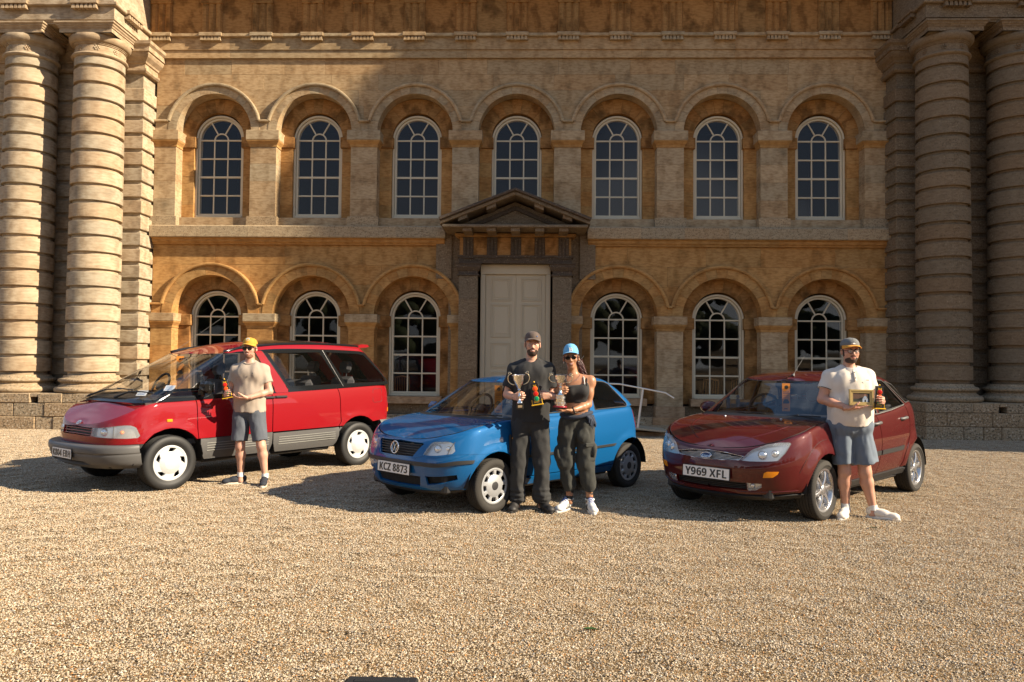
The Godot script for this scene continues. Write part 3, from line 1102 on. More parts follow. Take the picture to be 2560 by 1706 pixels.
func pavilion(s: float, kind: String, label: String) -> void:
	var t := thing("pavilion", label, "building")
	var xm := -0.435
	var zw := -17.56
	var ends := [8.9, 13.4]
	# rusticated wall behind the columns, in courses with deep joints
	var pitch := 0.388
	var wall := group("rusticated_wall", t)
	var cuts := [8.9, 9.98, 10.55, 11.05, 12.0, 12.5, 13.4]
	for c in 19:
		var y := 0.80 + c * pitch
		for i in cuts.size() - 1:
			if i == 1 and c % 2 == 0:
				continue
			var a: float = cuts[i] + (0.25 if i == 1 else 0.0)
			var b: float = cuts[i + 1] + (0.25 if i == 0 and c % 2 == 1 else 0.0)
			if i == 0 and c % 2 == 0:
				b = cuts[2]
			elif i == 0:
				b = 10.23
			elif i == 1:
				a = 10.23
			var mb := MB.new()
			var x0 := minf(xm + s * (a + 0.001), xm + s * (b - 0.001))
			var x1 := maxf(xm + s * (a + 0.001), xm + s * (b - 0.001))
			mb.box(Vector3(x0, y, -18.36), Vector3(x1, y + 0.30, zw), 0.014)
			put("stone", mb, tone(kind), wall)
	var core := MB.new()
	core.box(Vector3(minf(xm + s * 8.96, xm + s * 13.4), 0.0, -18.9), Vector3(maxf(xm + s * 8.96, xm + s * 13.4), 9.2, zw - 0.06))
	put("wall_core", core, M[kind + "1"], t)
	# respond capital
	var pth := PackedVector2Array([Vector2(xm - 13.4, zw), Vector2(xm - 8.9, zw), Vector2(xm - 8.9, -18.3)]) if s < 0 else PackedVector2Array([Vector2(xm + 8.9, -18.3), Vector2(xm + 8.9, zw), Vector2(xm + 13.4, zw)])
	var rc := MB.new()
	rc.sweep(pth, v2([-0.3, 8.44, 0.03, 8.45, 0.065, 8.49, 0.065, 8.54, 0.02, 8.56, 0.01, 8.66, 0.04, 8.68, 0.05, 8.72, 0.13, 8.80, 0.16, 8.86, 0.16, 8.90, 0.19, 8.91, 0.19, 9.02, 0.24, 9.07, 0.25, 9.14, -0.3, 9.15]))
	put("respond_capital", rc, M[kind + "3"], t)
	for x: float in [9.68, 11.29]:
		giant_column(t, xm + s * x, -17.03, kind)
	# entablature: a block over each column, then the continuous courses
	for x: float in [9.68, 11.29]:
		var cx: float = xm + s * x
		var ab := MB.new()
		ab.sweep(PackedVector2Array([Vector2(cx - 0.60, -17.7), Vector2(cx - 0.60, -16.43), Vector2(cx + 0.60, -16.43), Vector2(cx + 0.60, -17.7)]), v2([-0.05, 8.936, 0, 8.936, 0, 9.03, 0.02, 9.035, 0.025, 9.06, 0.05, 9.085, 0.055, 9.11, 0.085, 9.13, 0.085, 9.165, -0.05, 9.17]))
		ab.quad(Vector3(cx - 0.6, 8.936, -17.7), Vector3(cx + 0.6, 8.936, -17.7), Vector3(cx + 0.6, 8.936, -16.43), Vector3(cx - 0.6, 8.936, -16.43))
		ab.quad(Vector3(cx - 0.68, 9.165, -16.35), Vector3(cx + 0.68, 9.165, -16.35), Vector3(cx + 0.68, 9.165, -17.7), Vector3(cx - 0.68, 9.165, -17.7))
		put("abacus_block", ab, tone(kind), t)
	var pe := PackedVector2Array([Vector2(xm - 13.4, -16.46), Vector2(xm - 9.05, -16.46), Vector2(xm - 9.05, -18.36)]) if s < 0 else PackedVector2Array([Vector2(xm + 9.05, -18.36), Vector2(xm + 9.05, -16.46), Vector2(xm + 13.4, -16.46)])
	var e1 := MB.new()
	e1.sweep(pe, v2([-1.3, 9.166, -0.05, 9.166, -0.05, 9.20, -0.02, 9.205, -0.02, 9.235, 0.012, 9.24, 0.012, 9.274, 0.0, 9.276, 0.0, 9.54, -1.3, 9.541]))
	put("architrave", e1, M[kind + "0"], t)
	var e2 := MB.new()
	e2.sweep(pe, v2([-0.5, 9.542, 0.07, 9.542, 0.085, 9.56, 0.085, 9.615, 0.0, 9.625, -0.5, 9.626]))
	put("taenia", e2, M[kind + "2"], t)
	var e3 := MB.new()
	e3.sweep(pe, v2([-0.6, 9.627, -0.03, 9.627, -0.03, 11.9, -0.6, 11.9]))
	put("frieze", e3, M[kind + "0"], t)
	var rm := regula_mesh(0.29)
	for x: float in [9.68, 11.29]:
		put("regula", rm, M[kind + "3"], t).position = Vector3(xm + s * x, 0.02, -16.46)
		for q: float in [-0.17, 0.0, 0.17]:
			var tg := MB.new()
			tg.box(Vector3(xm + s * x + q - 0.065, 9.64, -16.6), Vector3(xm + s * x + q + 0.065, 10.5, -16.42), 0.02)
			put("triglyph", tg, M[kind + "1"], t)
	var side := put("regula", rm, M[kind + "3"], t)
	side.position = Vector3(xm + s * 9.05, 0.02, -17.15)
	side.rotation.y = PI / 2 * -s
	# plinth of big weathered stones
	var pl := group("plinth", t)
	for row in [[0.585, 0.80, [8.9, 9.9, 10.45, 10.62, 11.9, 12.6, 13.5]], [0.285, 0.583, [8.9, 9.35, 10.3, 11.0, 12.0, 12.5, 13.5]], [-0.06, 0.283, [8.9, 9.7, 10.1, 10.5, 11.6, 12.3, 13.5]]]:
		var c: Array = row[2]
		for i in c.size() - 1:
			if row[0] > 0.5 and i == 2:
				continue      # drain hole between two stones
			var x0 := minf(xm + s * c[i], xm + s * c[i + 1])
			var x1 := maxf(xm + s * c[i], xm + s * c[i + 1])
			var mb := MB.new()
			mb.box(Vector3(x0 + 0.002, row[0], -18.3), Vector3(x1 - 0.002, row[1], -16.3 + rng.randf_range(-0.012, 0.012)), 0.018)
			put("stone", mb, tone("plinth"), pl)
	var hb := MB.new()
	hb.box(Vector3(minf(xm + s * 10.45, xm + s * 10.62), 0.72, -18.3), Vector3(maxf(xm + s * 10.45, xm + s * 10.62), 0.798, -16.31), 0.005)
	put("stone", hb, tone("plinth"), pl)
	var hd := MB.new()
	hd.box(Vector3(minf(xm + s * 10.451, xm + s * 10.619), 0.586, -18.3), Vector3(maxf(xm + s * 10.451, xm + s * 10.619), 0.719, -16.55))
	put("drain", hd, M.dark, pl)


func giant_column(t: Node, x: float, z: float, kind: String) -> void:
	var c := group("column", t, Vector3(x, 0, z))
	var base := MB.new()
	var bp := PackedVector2Array()
	bp.append(Vector2(0.0, 0.80)); bp.append(Vector2(0.69, 0.80))
	for i in 9:
		var a := -PI / 2 + PI * i / 8.0
		bp.append(Vector2(0.69 + 0.065 * cos(a), 0.872 + 0.065 * sin(a)))
	bp.append(Vector2(0.665, 0.945)); bp.append(Vector2(0.66, 0.965)); bp.append(Vector2(0.62, 0.985)); bp.append(Vector2(0.605, 1.01)); bp.append(Vector2(0.62, 1.032)); bp.append(Vector2(0.645, 1.04))
	for i in 9:
		var a := -PI / 2 + PI * i / 8.0
		bp.append(Vector2(0.635 + 0.038 * cos(a), 1.085 + 0.042 * sin(a)))
	bp.append(Vector2(0.60, 1.135)); bp.append(Vector2(0.575, 1.16)); bp.append(Vector2(0.565, 1.20))
	base.lathe(bp, 40)
	put("base", base, M["plinth" + str(rng.randi_range(0, 3))] if kind == "umber" else M["plinth2"], c)
	var pitch := 0.388
	for i in 19:
		var y := 1.198 + i * pitch
		var f := float(i) / 18.0
		var r := 0.558 - 0.030 * f * f
		var top := y + pitch if i < 18 else 8.46
		var d := MB.new()
		var g := 0.082
		d.lathe(v2([r - 0.065, y, r - 0.065, y + g - 0.004, r - 0.006, y + g, r, y + g + 0.008, r, top - 0.008, r - 0.008, top, r - 0.07, top]), 40, 0.0, TAU, 0.97)
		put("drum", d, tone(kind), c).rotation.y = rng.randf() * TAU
	var cap := MB.new()
	var r := 0.528
	cap.lathe(v2([r - 0.03, 8.44, r + 0.02, 8.455, r + 0.05, 8.47, r + 0.062, 8.495, r + 0.05, 8.522, r + 0.02, 8.535, r + 0.02, 8.555, r - 0.012, 8.565, r - 0.012, 8.715, r + 0.01, 8.72, r + 0.01, 8.74, r + 0.03, 8.745, r + 0.03, 8.762, r + 0.05, 8.765, r + 0.09, 8.80, r + 0.115, 8.85, r + 0.12, 8.90, r + 0.10, 8.934, 0.0, 8.936]), 40)
	put("capital", cap, tone(kind), c)
	for k in 8:
		var a := PI / 4 * k + PI / 8
		var ro := MB.new()
		ro.ball(Vector3.ZERO, Vector3(0.022, 0.022, 0.025), 8, 6)
		for q in 6:
			var b := TAU * q / 6
			ro.ball(Vector3(cos(b) * 0.045, sin(b) * 0.045, -0.004), Vector3(0.024, 0.024, 0.02), 8, 5)
		var o := put("rosette", ro, tone(kind), c)
		o.position = Vector3(cos(a) * (r - 0.008), 8.64, sin(a) * (r - 0.008))
		o.rotation.y = PI / 2 - a


func build_yard() -> void:
	# added unseen block beyond the right edge, its outline shaped to shade the front
	var w := MB.new()
	w.xf = Transform3D(Basis(Vector3.UP, PI / 2), Vector3.ZERO)
	var prof := PackedVector2Array()
	for p in [[-10.55, -0.1], [-10.55, 22.6], [-11.15, 24.3], [-11.5, 24.3], [-11.55, 22.3], [-11.9, 22.3], [-11.95, 23.3], [-12.15, 23.3], [-12.2, 22.0], [-40.0, 22.0], [-40.0, -0.1]]:
		prof.append(Vector2(-p[0], p[1]))
	w.prism(prof, 22.0, 30.0, 0.0, true)
	var o := put("shade_block", w, M.tan0)
	tag(o, "added unseen stone block beyond the right pavilion, shaped to shade the palace front", "building")
	# parkland trees across the drive, behind the photographer: seen only in the glass
	var r := RandomNumberGenerator.new()
	r.seed = 4
	var lf := mat("foliage", lin(0.045, 0.065, 0.02), 0.8)
	var tr := MB.new()
	for k in 46:
		var x := -95.0 + k * 4.2 + r.randf_range(-1.5, 1.5)
		var z := 78.0 + r.randf_range(-8, 8)
		var h := r.randf_range(9, 16)
		for q in 26:
			var a := r.randf() * TAU
			var u := r.randf()
			tr.ball(Vector3(x + cos(a) * 3.2 * sqrt(r.randf()), h * (0.25 + 0.7 * u), z + sin(a) * 3.0), Vector3(1.3, 1.0, 1.3) * r.randf_range(0.7, 1.5), 7, 5)
	var wo := put("wood", tr, lf)
	wo.set_meta("kind", "stuff")
	tag(wo, "far belt of dark parkland trees across the drive", "wood")


# A car skin: for every height a plan outline (rounded nose, straight side, rounded tail), u running round it from the middle of the nose (0) along the side (1 to 2) to the middle of the tail (3), v upwards. Negative u is the far side. In a car's own axes x runs backwards from the front axle, y up, z to its left.
class Shell:
	var rows := []            # [share of the height, nose x, nose length, half width, tail x, tail length]
	var yb := []              # [x, y] of the lower and upper edge
	var yt := []
	var nf := 2.6
	var nr := 3.0
	var taper := 0.0          # how much the side draws in towards both ends
	var mid := 1.4
	var flares := []          # [x, y, radius, width, how far out]
	var table := PackedVector3Array()
	var tu := []
	var tv := []

	func cr(a: float, b: float, c: float, d: float, t: float) -> float:
		return 0.5 * (2.0 * b + (c - a) * t + (2.0 * a - 5.0 * b + 4.0 * c - d) * t * t + (3.0 * b - a - 3.0 * c + d) * t * t * t)

	func line(l: Array, x: float) -> float:
		if x <= l[0][0]:
			return l[0][1]
		var n := l.size()
		for i in n - 1:
			if x <= l[i + 1][0]:
				var t: float = (x - l[i][0]) / (l[i + 1][0] - l[i][0])
				return cr(l[maxi(i - 1, 0)][1], l[i][1], l[i + 1][1], l[mini(i + 2, n - 1)][1], t)
		return l[n - 1][1]

	func p(u: float, v: float) -> Vector3:
		var s := -1.0 if u < 0.0 else 1.0
		u = minf(absf(u), 3.0)
		v = clampf(v, 0.0, 1.0)
		var n := rows.size()
		var f := v * (n - 1)
		var i := mini(int(f), n - 2)
		var t := f - i
		var a: Array = rows[maxi(i - 1, 0)]
		var b: Array = rows[i]
		var c: Array = rows[i + 1]
		var d: Array = rows[mini(i + 2, n - 1)]
		var xf := cr(a[1], b[1], c[1], d[1], t)
		var lf := cr(a[2], b[2], c[2], d[2], t)
		var w := cr(a[3], b[3], c[3], d[3], t)
		var xr := cr(a[4], b[4], c[4], d[4], t)
		var lr := cr(a[5], b[5], c[5], d[5], t)
		var x := 0.0
		var z := w
		if u < 1.0:
			var th := u * PI / 2
			var r := pow(pow(cos(th), nf) + pow(sin(th), nf), -1.0 / nf)
			x = xf + lf * (1.0 - r * cos(th))
			z = w * r * sin(th)
		elif u <= 2.0:
			x = lerpf(xf + lf, xr - lr, u - 1.0)
		else:
			var th := (u - 2.0) * PI / 2
			var r := pow(pow(absf(cos(th)), nr) + pow(absf(sin(th)), nr), -1.0 / nr)
			x = xr - lr + lr * r * sin(th)
			z = w * r * cos(th)
		var q := (x - mid) / 2.2
		z *= 1.0 - taper * q * q
		var y := lerpf(line(yb, x), line(yt, x), cr(a[0], b[0], c[0], d[0], t))
		for fl in flares:
			var dd: float = (Vector2(x, y) - Vector2(fl[0], fl[1])).length() - fl[2]
			if dd < fl[3] and y > 0.1:
				var e := clampf(dd / fl[3], 0.0, 1.0)
				z += fl[4] * (1.0 - e * e * (3.0 - 2.0 * e)) * clampf(z / w * 3.0 - 2.0, 0.0, 1.0)
		return Vector3(x, y, z * s)

	func nrm(u: float, v: float) -> Vector3:
		var e := 0.004
		var v0 := maxf(v - e, 0.0)
		var v1 := minf(v + e, 1.0)
		var du := p(u + e, v) - p(u - e, v)
		if absf(u) > 2.99:
			du = (p(u, v) - p(u - e * signf(u), v)) * signf(u)
		var dv := p(u, v1) - p(u, v0)
		return du.cross(dv).normalized()

	func prepare() -> void:
		for i in 91:
			for j in 25:
				tu.append(i / 30.0)
				tv.append(j / 24.0)
				table.append(p(i / 30.0, j / 24.0))

	# (u, v) of a point given by two of its coordinates: "side" (x, y), "front" or "rear" (z, y)
	func find(mode: String, a: float, b: float) -> Vector2:
		if table.is_empty():
			prepare()
		var side := mode == "side"
		var sg := 1.0 if side or a >= 0.0 else -1.0
		a = a if side else absf(a)
		var best := 1e9
		var u := 0.0
		var v := 0.0
		for k in table.size():
			var q := table[k]
			if mode == "front" and tu[k] > 1.35 or mode == "rear" and tu[k] < 1.7 or side and (tu[k] < 0.45 or tu[k] > 2.7):
				continue
			var d := Vector2((q.x if side else q.z) - a, q.y - b).length_squared()
			if d < best:
				best = d
				u = tu[k]
				v = tv[k]
		for it in 7:
			var e := 0.002
			var q := p(u, v)
			var qu := p(u + e, v) - q
			var vv := v + e if v < 0.99 else v - e
			var qv := (p(u, vv) - q) / (vv - v) * e
			var f := Vector2((q.x if side else q.z) - a, q.y - b)
			var m00 := (qu.x if side else qu.z) / e
			var m01 := (qv.x if side else qv.z) / e
			var m10 := qu.y / e
			var m11 := qv.y / e
			var det := m00 * m11 - m01 * m10
			if absf(det) < 1e-7:
				break
			var sx := (m11 * f.x - m01 * f.y) / det
			var sy := (m00 * f.y - m10 * f.x) / det
			u = clampf(u - clampf(sx, -0.1, 0.1), 0.0, 3.0)
			v = clampf(v - clampf(sy, -0.1, 0.1), 0.0, 1.0)
		return Vector2(u * sg, v)

	# polygon in (u, v) from one in "side", "front", "rear" or "uv" coordinates; long edges get more points
	func poly(mode: String, pts: Array) -> PackedVector2Array:
		var out := PackedVector2Array()
		var n := pts.size() / 2
		for i in n:
			var a := Vector2(pts[2 * i], pts[2 * i + 1])
			var b := Vector2(pts[(2 * i + 2) % (2 * n)], pts[(2 * i + 3) % (2 * n)])
			var k := maxi(1, ceili((b - a).length() / (0.07 if mode != "uv" else 0.1)))
			for j in k:
				var c := a.lerp(b, float(j) / k)
				out.append(c if mode == "uv" else find(mode, c.x, c.y))
		return out


func mirrored(p: PackedVector2Array) -> PackedVector2Array:
	var r := PackedVector2Array()
	for q in p:
		r.append(Vector2(-q.x, q.y))
	return r


# a panel of the skin: the polygon less its holes, moved out by off, its edges turned in by rim
func panel(sh: Shell, region: PackedVector2Array, holes := [], off := 0.0, rim := 0.012, du := 0.05, dv := 0.05) -> MB:
	var mb := MB.new()
	var lo := Vector2(1e9, 1e9)
	var hi := -lo
	for q in region:
		lo = lo.min(q)
		hi = hi.max(q)
	var i0 := floori(lo.x / du)
	var j0 := floori(lo.y / dv)
	var ni := ceili(hi.x / du) - i0
	var nj := ceili(hi.y / dv) - j0
	var touched := {}
	for loop in [region] + holes:
		var n: int = loop.size()
		for k in n:
			var a: Vector2 = loop[k]
			var b: Vector2 = loop[(k + 1) % n]
			var st := maxi(1, ceili(maxf(absf(b.x - a.x) / du, absf(b.y - a.y) / dv) * 8.0))
			for q in st + 1:
				var c := a.lerp(b, float(q) / st)
				for ex in [-1e-4, 1e-4]:
					for ey in [-1e-4, 1e-4]:
						touched[Vector2i(floori((c.x + ex) / du), floori((c.y + ey) / dv))] = true
	var cache := {}
	var get_pn := func(q: Vector2) -> Array:
		var key := Vector2i(roundi(q.x * 20000), roundi(q.y * 20000))
		if not cache.has(key):
			var nn := sh.nrm(q.x, q.y)
			cache[key] = [sh.p(q.x, q.y) + nn * off, nn]
		return cache[key]
	for i in range(i0, i0 + ni):
		for j in range(j0, j0 + nj):
			var cell := PackedVector2Array([Vector2(i * du, j * dv), Vector2((i + 1) * du, j * dv), Vector2((i + 1) * du, (j + 1) * dv), Vector2(i * du, (j + 1) * dv)])
			var polys := []
			if touched.has(Vector2i(i, j)):
				polys = Geometry2D.intersect_polygons(cell, region)
				for h in holes:
					var nx := []
					for q in polys:
						nx.append_array(Geometry2D.clip_polygons(q, h))
					polys = nx
			else:
				var c := Vector2((i + 0.5) * du, (j + 0.5) * dv)
				if Geometry2D.is_point_in_polygon(c, region):
					var inside := true
					for h in holes:
						if Geometry2D.is_point_in_polygon(c, h):
							inside = false
					if inside:
						polys = [cell]
			for q in polys:
				var idx := PackedInt32Array([0, 1, 2, 0, 2, 3]) if q.size() == 4 and not touched.has(Vector2i(i, j)) else Geometry2D.triangulate_polygon(q)
				for k in range(0, idx.size(), 3):
					var a: Array = get_pn.call(q[idx[k]])
					var b: Array = get_pn.call(q[idx[k + 1]])
					var c: Array = get_pn.call(q[idx[k + 2]])
					if (b[0] - a[0]).cross(c[0] - a[0]).dot(a[1]) < 0.0:
						mb.tri_n(a[0], c[0], b[0], a[1], c[1], b[1])
					else:
						mb.tri_n(a[0], b[0], c[0], a[1], b[1], c[1])
	if rim > 0.0:
		var first := true
		for loop in [region] + holes:
			var n: int = loop.size()
			for k in n:
				var a: Vector2 = loop[k]
				var b: Vector2 = loop[(k + 1) % n]
				var m := (a + b) / 2.0
				var there := true
				if first:
					for h in holes:
						if Geometry2D.is_point_in_polygon(m, h):
							there = false
				else:
					there = Geometry2D.is_point_in_polygon(m, region) and m.y > 0.0
				if there:
					var pa: Array = get_pn.call(a)
					var pb: Array = get_pn.call(b)
					mb.quad(pa[0], pb[0], pb[0] - pb[1] * rim, pa[0] - pa[1] * rim)
			first = false
	return mb


# the top between the two upper edges of a skin (bonnet, roof): t along, q across
func fan_point(sh: Shell, ua: float, ub: float, xa: float, xb: float, yc: Array, t: float, q: float, ease := 1.0) -> Vector3:
	var e := sh.p(lerpf(ua, ub, t), 1.0)
	var xc := lerpf(xa, xb, pow(t, ease))
	var y := e.y + (sh.line(yc, xc) - e.y) * (1.0 - q * q)
	return Vector3(lerpf(xc, e.x, q * q), y, e.z * q)


func fan(sh: Shell, ua: float, ub: float, xa: float, xb: float, yc: Array, t0 := 0.0, t1 := 1.0, q1 := 1.0, nt := 24, off := 0.0, rim := 0.012, ease := 1.0, nq := 16) -> MB:
	var mb := MB.new()
	var rows := []
	for i in nt + 1:
		var line := PackedVector3Array()
		for j in nq + 1:
			line.append(fan_point(sh, ua, ub, xa, xb, yc, lerpf(t0, t1, float(i) / nt), q1 * (-1.0 + 2.0 * j / nq), ease) + Vector3(0, off, 0))
		rows.append(line)
	# looking down with x to the right: rows run along x
	mb.grid(rows, false, false)
	if rim > 0.0:
		for i in nt:
			for j in [0, nq]:
				mb.quad(rows[i][j], rows[i + 1][j], rows[i + 1][j] - Vector3(0, rim, 0), rows[i][j] - Vector3(0, rim, 0))
		for j in nq:
			for i in [0, nt]:
				mb.quad(rows[i][j], rows[i][j + 1], rows[i][j + 1] - Vector3(0, rim, 0), rows[i][j] - Vector3(0, rim, 0))
	return mb


func strip(pts: PackedVector3Array, r: float, flat := 1.0, seg := 6) -> MB:
	var mb := MB.new()
	mb.tube(pts, r, seg, false, flat)
	return mb


# a line of points lying on the skin
func on_skin(sh: Shell, mode: String, pts: Array, off: float) -> PackedVector3Array:
	var out := PackedVector3Array()
	for i in pts.size() / 2:
		var q: Vector2 = Vector2(pts[2 * i], pts[2 * i + 1]) if mode == "uv" else sh.find(mode, pts[2 * i], pts[2 * i + 1])
		out.append(sh.p(q.x, q.y) + sh.nrm(q.x, q.y) * off)
	return out


func arch_pts(cx: float, cy: float, r: float, y: float, n := 14) -> Array:
	# from the front foot of a wheel arch over the top to its rear foot, as x, y pairs
	var a := asin(clampf((y - cy) / r, -1, 1))
	var out := []
	for i in n + 1:
		var t := PI - a + (2.0 * a - PI) * i / n
		out.append(cx + cos(t) * r)
		out.append(cy + sin(t) * r)
	return out


func wheel(parent: Node, x: float, z: float, r: float, width: float, rim_r: float, style: String, tyre_m: Material, rim_m: Material, turn := 0.0) -> void:
	# the wheel's outer face looks along z, away from the car
	var s := signf(z)
	var w := group("wheel", parent, Vector3(x, r - 0.004, z))
	w.rotation.y = (0.0 if s > 0 else PI) + turn
	var ax := Transform3D(Basis(Vector3.RIGHT, PI / 2), Vector3.ZERO)   # lathe axis y onto z
	var ty := MB.new()
	ty.xf = ax
	var h := width / 2.0
	var sw := r - rim_r
	var prof := PackedVector2Array()
	prof.append_array(v2([rim_r - 0.005, -h * 0.72, rim_r + 0.012, -h * 0.85, rim_r + sw * 0.45, -h * 1.0, r - 0.028, -h * 0.95, r - 0.010, -h * 0.84, r - 0.003, -h * 0.74]))
	for g in [-0.45, -0.15, 0.15, 0.45]:
		prof.append_array(v2([r, h * (g - 0.05), r - 0.008, h * (g - 0.04), r - 0.008, h * (g + 0.04), r, h * (g + 0.05)]))
	prof.append_array(v2([r - 0.003, h * 0.74, r - 0.010, h * 0.84, r - 0.028, h * 0.95, rim_r + sw * 0.45, h * 1.0, rim_r + 0.03, h * 0.93, rim_r + 0.022, h * 0.87, rim_r + 0.012, h * 0.85, rim_r - 0.005, h * 0.72]))
	ty.lathe(prof, 56, 0, TAU, 0.75)
	put("tyre", ty, tyre_m, w)
	# cross cuts in the shoulders of the tread
	var cut := MB.new()
	for k in 64:
		var a := TAU * k / 64
		for sg: float in [-1.0, 1.0]:
			var b := Basis(Vector3.BACK, a)
			var q := []
			for c in [[r + 0.0012, 0.50], [r - 0.0015, 0.76], [r - 0.009, 0.855]]:
				for d: float in [-0.0028, 0.0028]:
					q.append(b * Vector3(d + (0.012 * c[1]), c[0], sg * h * c[1]))
			cut.quad(q[0], q[1], q[3], q[2])
			cut.quad(q[2], q[3], q[5], q[4])
	put("tread_cut", cut, M.dark, w).set_meta("kind", "stuff")
	var rm := MB.new()
	rm.xf = ax
	if style == "alloy":
		rm.lathe(v2([rim_r - 0.012, h * 0.2, rim_r - 0.012, h * 0.66, rim_r + 0.004, h * 0.72, rim_r + 0.006, h * 0.78, rim_r - 0.012, h * 0.79, rim_r - 0.022, h * 0.70, rim_r - 0.03, h * 0.1, rim_r - 0.05, -h * 0.5]), 48)
	else:
		rm.lathe(v2([rim_r - 0.004, h * 0.5, rim_r + 0.006, h * 0.76, rim_r + 0.004, h * 0.83, rim_r - 0.010, h * 0.86, rim_r * 0.88, h * 0.80]), 48)
	put("rim", rm, rim_m, w)
	var bk := MB.new()
	bk.xf = ax
	bk.lathe(v2([rim_r - 0.01, h * 0.1, 0.0, h * 0.12]), 32)
	put("wheel_back", bk, M.dark, w)
	var cap := MB.new()
	match style:
		"swoosh":
			# five-holed cover: a dished ring of five broad arms round a raised boss
			for k in 5:
				var a0 := TAU * k / 5 + 0.3
				var poly := PackedVector2Array()
				for i in 7:
					poly.append(Vector2(cos(a0 + 0.05 + 0.80 * i / 6), sin(a0 + 0.05 + 0.80 * i / 6)) * rim_r * (0.90 - 0.0))
				for i in 7:
					var t := 1.0 - i / 6.0
					poly.append(Vector2(cos(a0 + 0.32 + 0.86 * t), sin(a0 + 0.32 + 0.86 * t)) * rim_r * 0.60)
				var seg := MB.new()
				cap.prism(poly, h * 0.55, h * 0.80, 0.014)
			cap.xf = ax
			cap.lathe(v2([rim_r * 0.66, h * 0.5, rim_r * 0.66, h * 0.78, rim_r * 0.62, h * 0.83, rim_r * 0.45, h * 0.93, rim_r * 0.38, h * 0.99, rim_r * 0.36, h * 1.0, 0.0, h * 1.02]), 40)
		"nine":
			for k in 9:
				var a0 := TAU * k / 9 + 0.12
				var poly := PackedVector2Array()
				for q in [[-0.20, 0.58], [-0.10, 0.70], [-0.13, 0.92], [0.13, 0.92], [0.10, 0.70], [0.20, 0.58]]:
					poly.append(Vector2(cos(a0 + q[0] / (q[1] * 0.9)), sin(a0 + q[0] / (q[1] * 0.9))) * rim_r * q[1])
				cap.prism(poly, h * 0.5, h * 0.82, 0.008)
			cap.xf = ax
			cap.lathe(v2([rim_r * 0.64, h * 0.5, rim_r * 0.64, h * 0.80, rim_r * 0.60, h * 0.85, rim_r * 0.25, h * 0.92, rim_r * 0.24, h * 0.88, 0.0, h * 0.9]), 40)
			var em := MB.new()
			em.xf = ax
			em.lathe(v2([rim_r * 0.235, h * 0.86, rim_r * 0.235, h * 0.93, rim_r * 0.20, h * 0.945, 0, h * 0.95]), 24)
			put("wheel_emblem", em, M.plastic_dark, w)
		"alloy":
			for k in 6:
				var a0 := TAU * k / 6 + 0.2
				var b := Basis(Vector3.BACK, a0)
				var rows := []
				for i in 9:
					var f := i / 8.0
					var rr := lerpf(rim_r * 0.16, rim_r * 0.97, f)
					var hw := rim_r * (0.17 - 0.10 * sin(f * PI * 0.62) + 0.09 * f * f * f)
					var zz := h * (0.66 - 0.06 * f + 0.10 * sin(f * PI))
					rows.append(PackedVector3Array([b * Vector3(rr, -hw, zz - 0.05), b * Vector3(rr, -hw * 0.9, zz - 0.006), b * Vector3(rr, -hw * 0.4, zz), b * Vector3(rr, hw * 0.4, zz), b * Vector3(rr, hw * 0.9, zz - 0.006), b * Vector3(rr, hw, zz - 0.05)]))
				cap.grid(rows, false, true)
			cap.xf = ax
			cap.lathe(v2([rim_r * 0.24, h * 0.3, rim_r * 0.24, h * 0.68, rim_r * 0.21, h * 0.74, 0, h * 0.76]), 24)
			for k in 5:
				var a := TAU * k / 5
				var nut := MB.new()
				nut.ball(Vector3(cos(a) * rim_r * 0.31, sin(a) * rim_r * 0.31, h * 0.62), Vector3(0.011, 0.011, 0.012), 8, 5)
				put("wheel_nut", nut, M.plastic_dark, w)
	put("wheel_cover" if style != "alloy" else "spokes", cap, rim_m, w)


func well(parent: Node, x: float, r: float, z0: float, z1: float, cy: float) -> void:
	# dark liner of a wheel arch
	var mb := MB.new()
	var rows := [PackedVector3Array(), PackedVector3Array()]
	for i in 17:
		var a := PI * i / 16.0
		for k in 2:
			rows[k].append(Vector3(x + cos(a) * r, cy + sin(a) * r, [z0, z1][k]))
	mb.grid(rows, false, z1 < z0)
	for i in 16:
		mb.tri(Vector3(x, cy, z0), rows[0][i], rows[0][i + 1])
	put("wheel_arch_liner", mb, M.dark, parent)


func seat(parent: Node, x: float, z: float, y: float, w: float, m: Material, head := true) -> void:
	var s := group("seat", parent, Vector3(x, y, z))
	var cu := MB.new()
	cu.box(Vector3(-0.28, 0.0, -w / 2), Vector3(0.24, 0.14, w / 2), 0.05)
	put("cushion", cu, m, s)
	var bk := MB.new()
	bk.xf = Transform3D(Basis(Vector3.BACK, -0.22), Vector3(0.24, 0.1, 0))
	bk.box(Vector3(-0.06, 0.0, -w / 2), Vector3(0.08, 0.58, w / 2), 0.06)
	put("backrest", bk, m, s)
	if head:
		var hd := MB.new()
		hd.xf = bk.xf
		hd.box(Vector3(-0.04, 0.64, -0.13), Vector3(0.06, 0.82, 0.13), 0.045)
		hd.tube(PackedVector3Array([Vector3(0.01, 0.5, -0.05), Vector3(0.01, 0.68, -0.05)]), 0.007, 6)
		hd.tube(PackedVector3Array([Vector3(0.01, 0.5, 0.05), Vector3(0.01, 0.68, 0.05)]), 0.007, 6)
		put("headrest", hd, m, s)


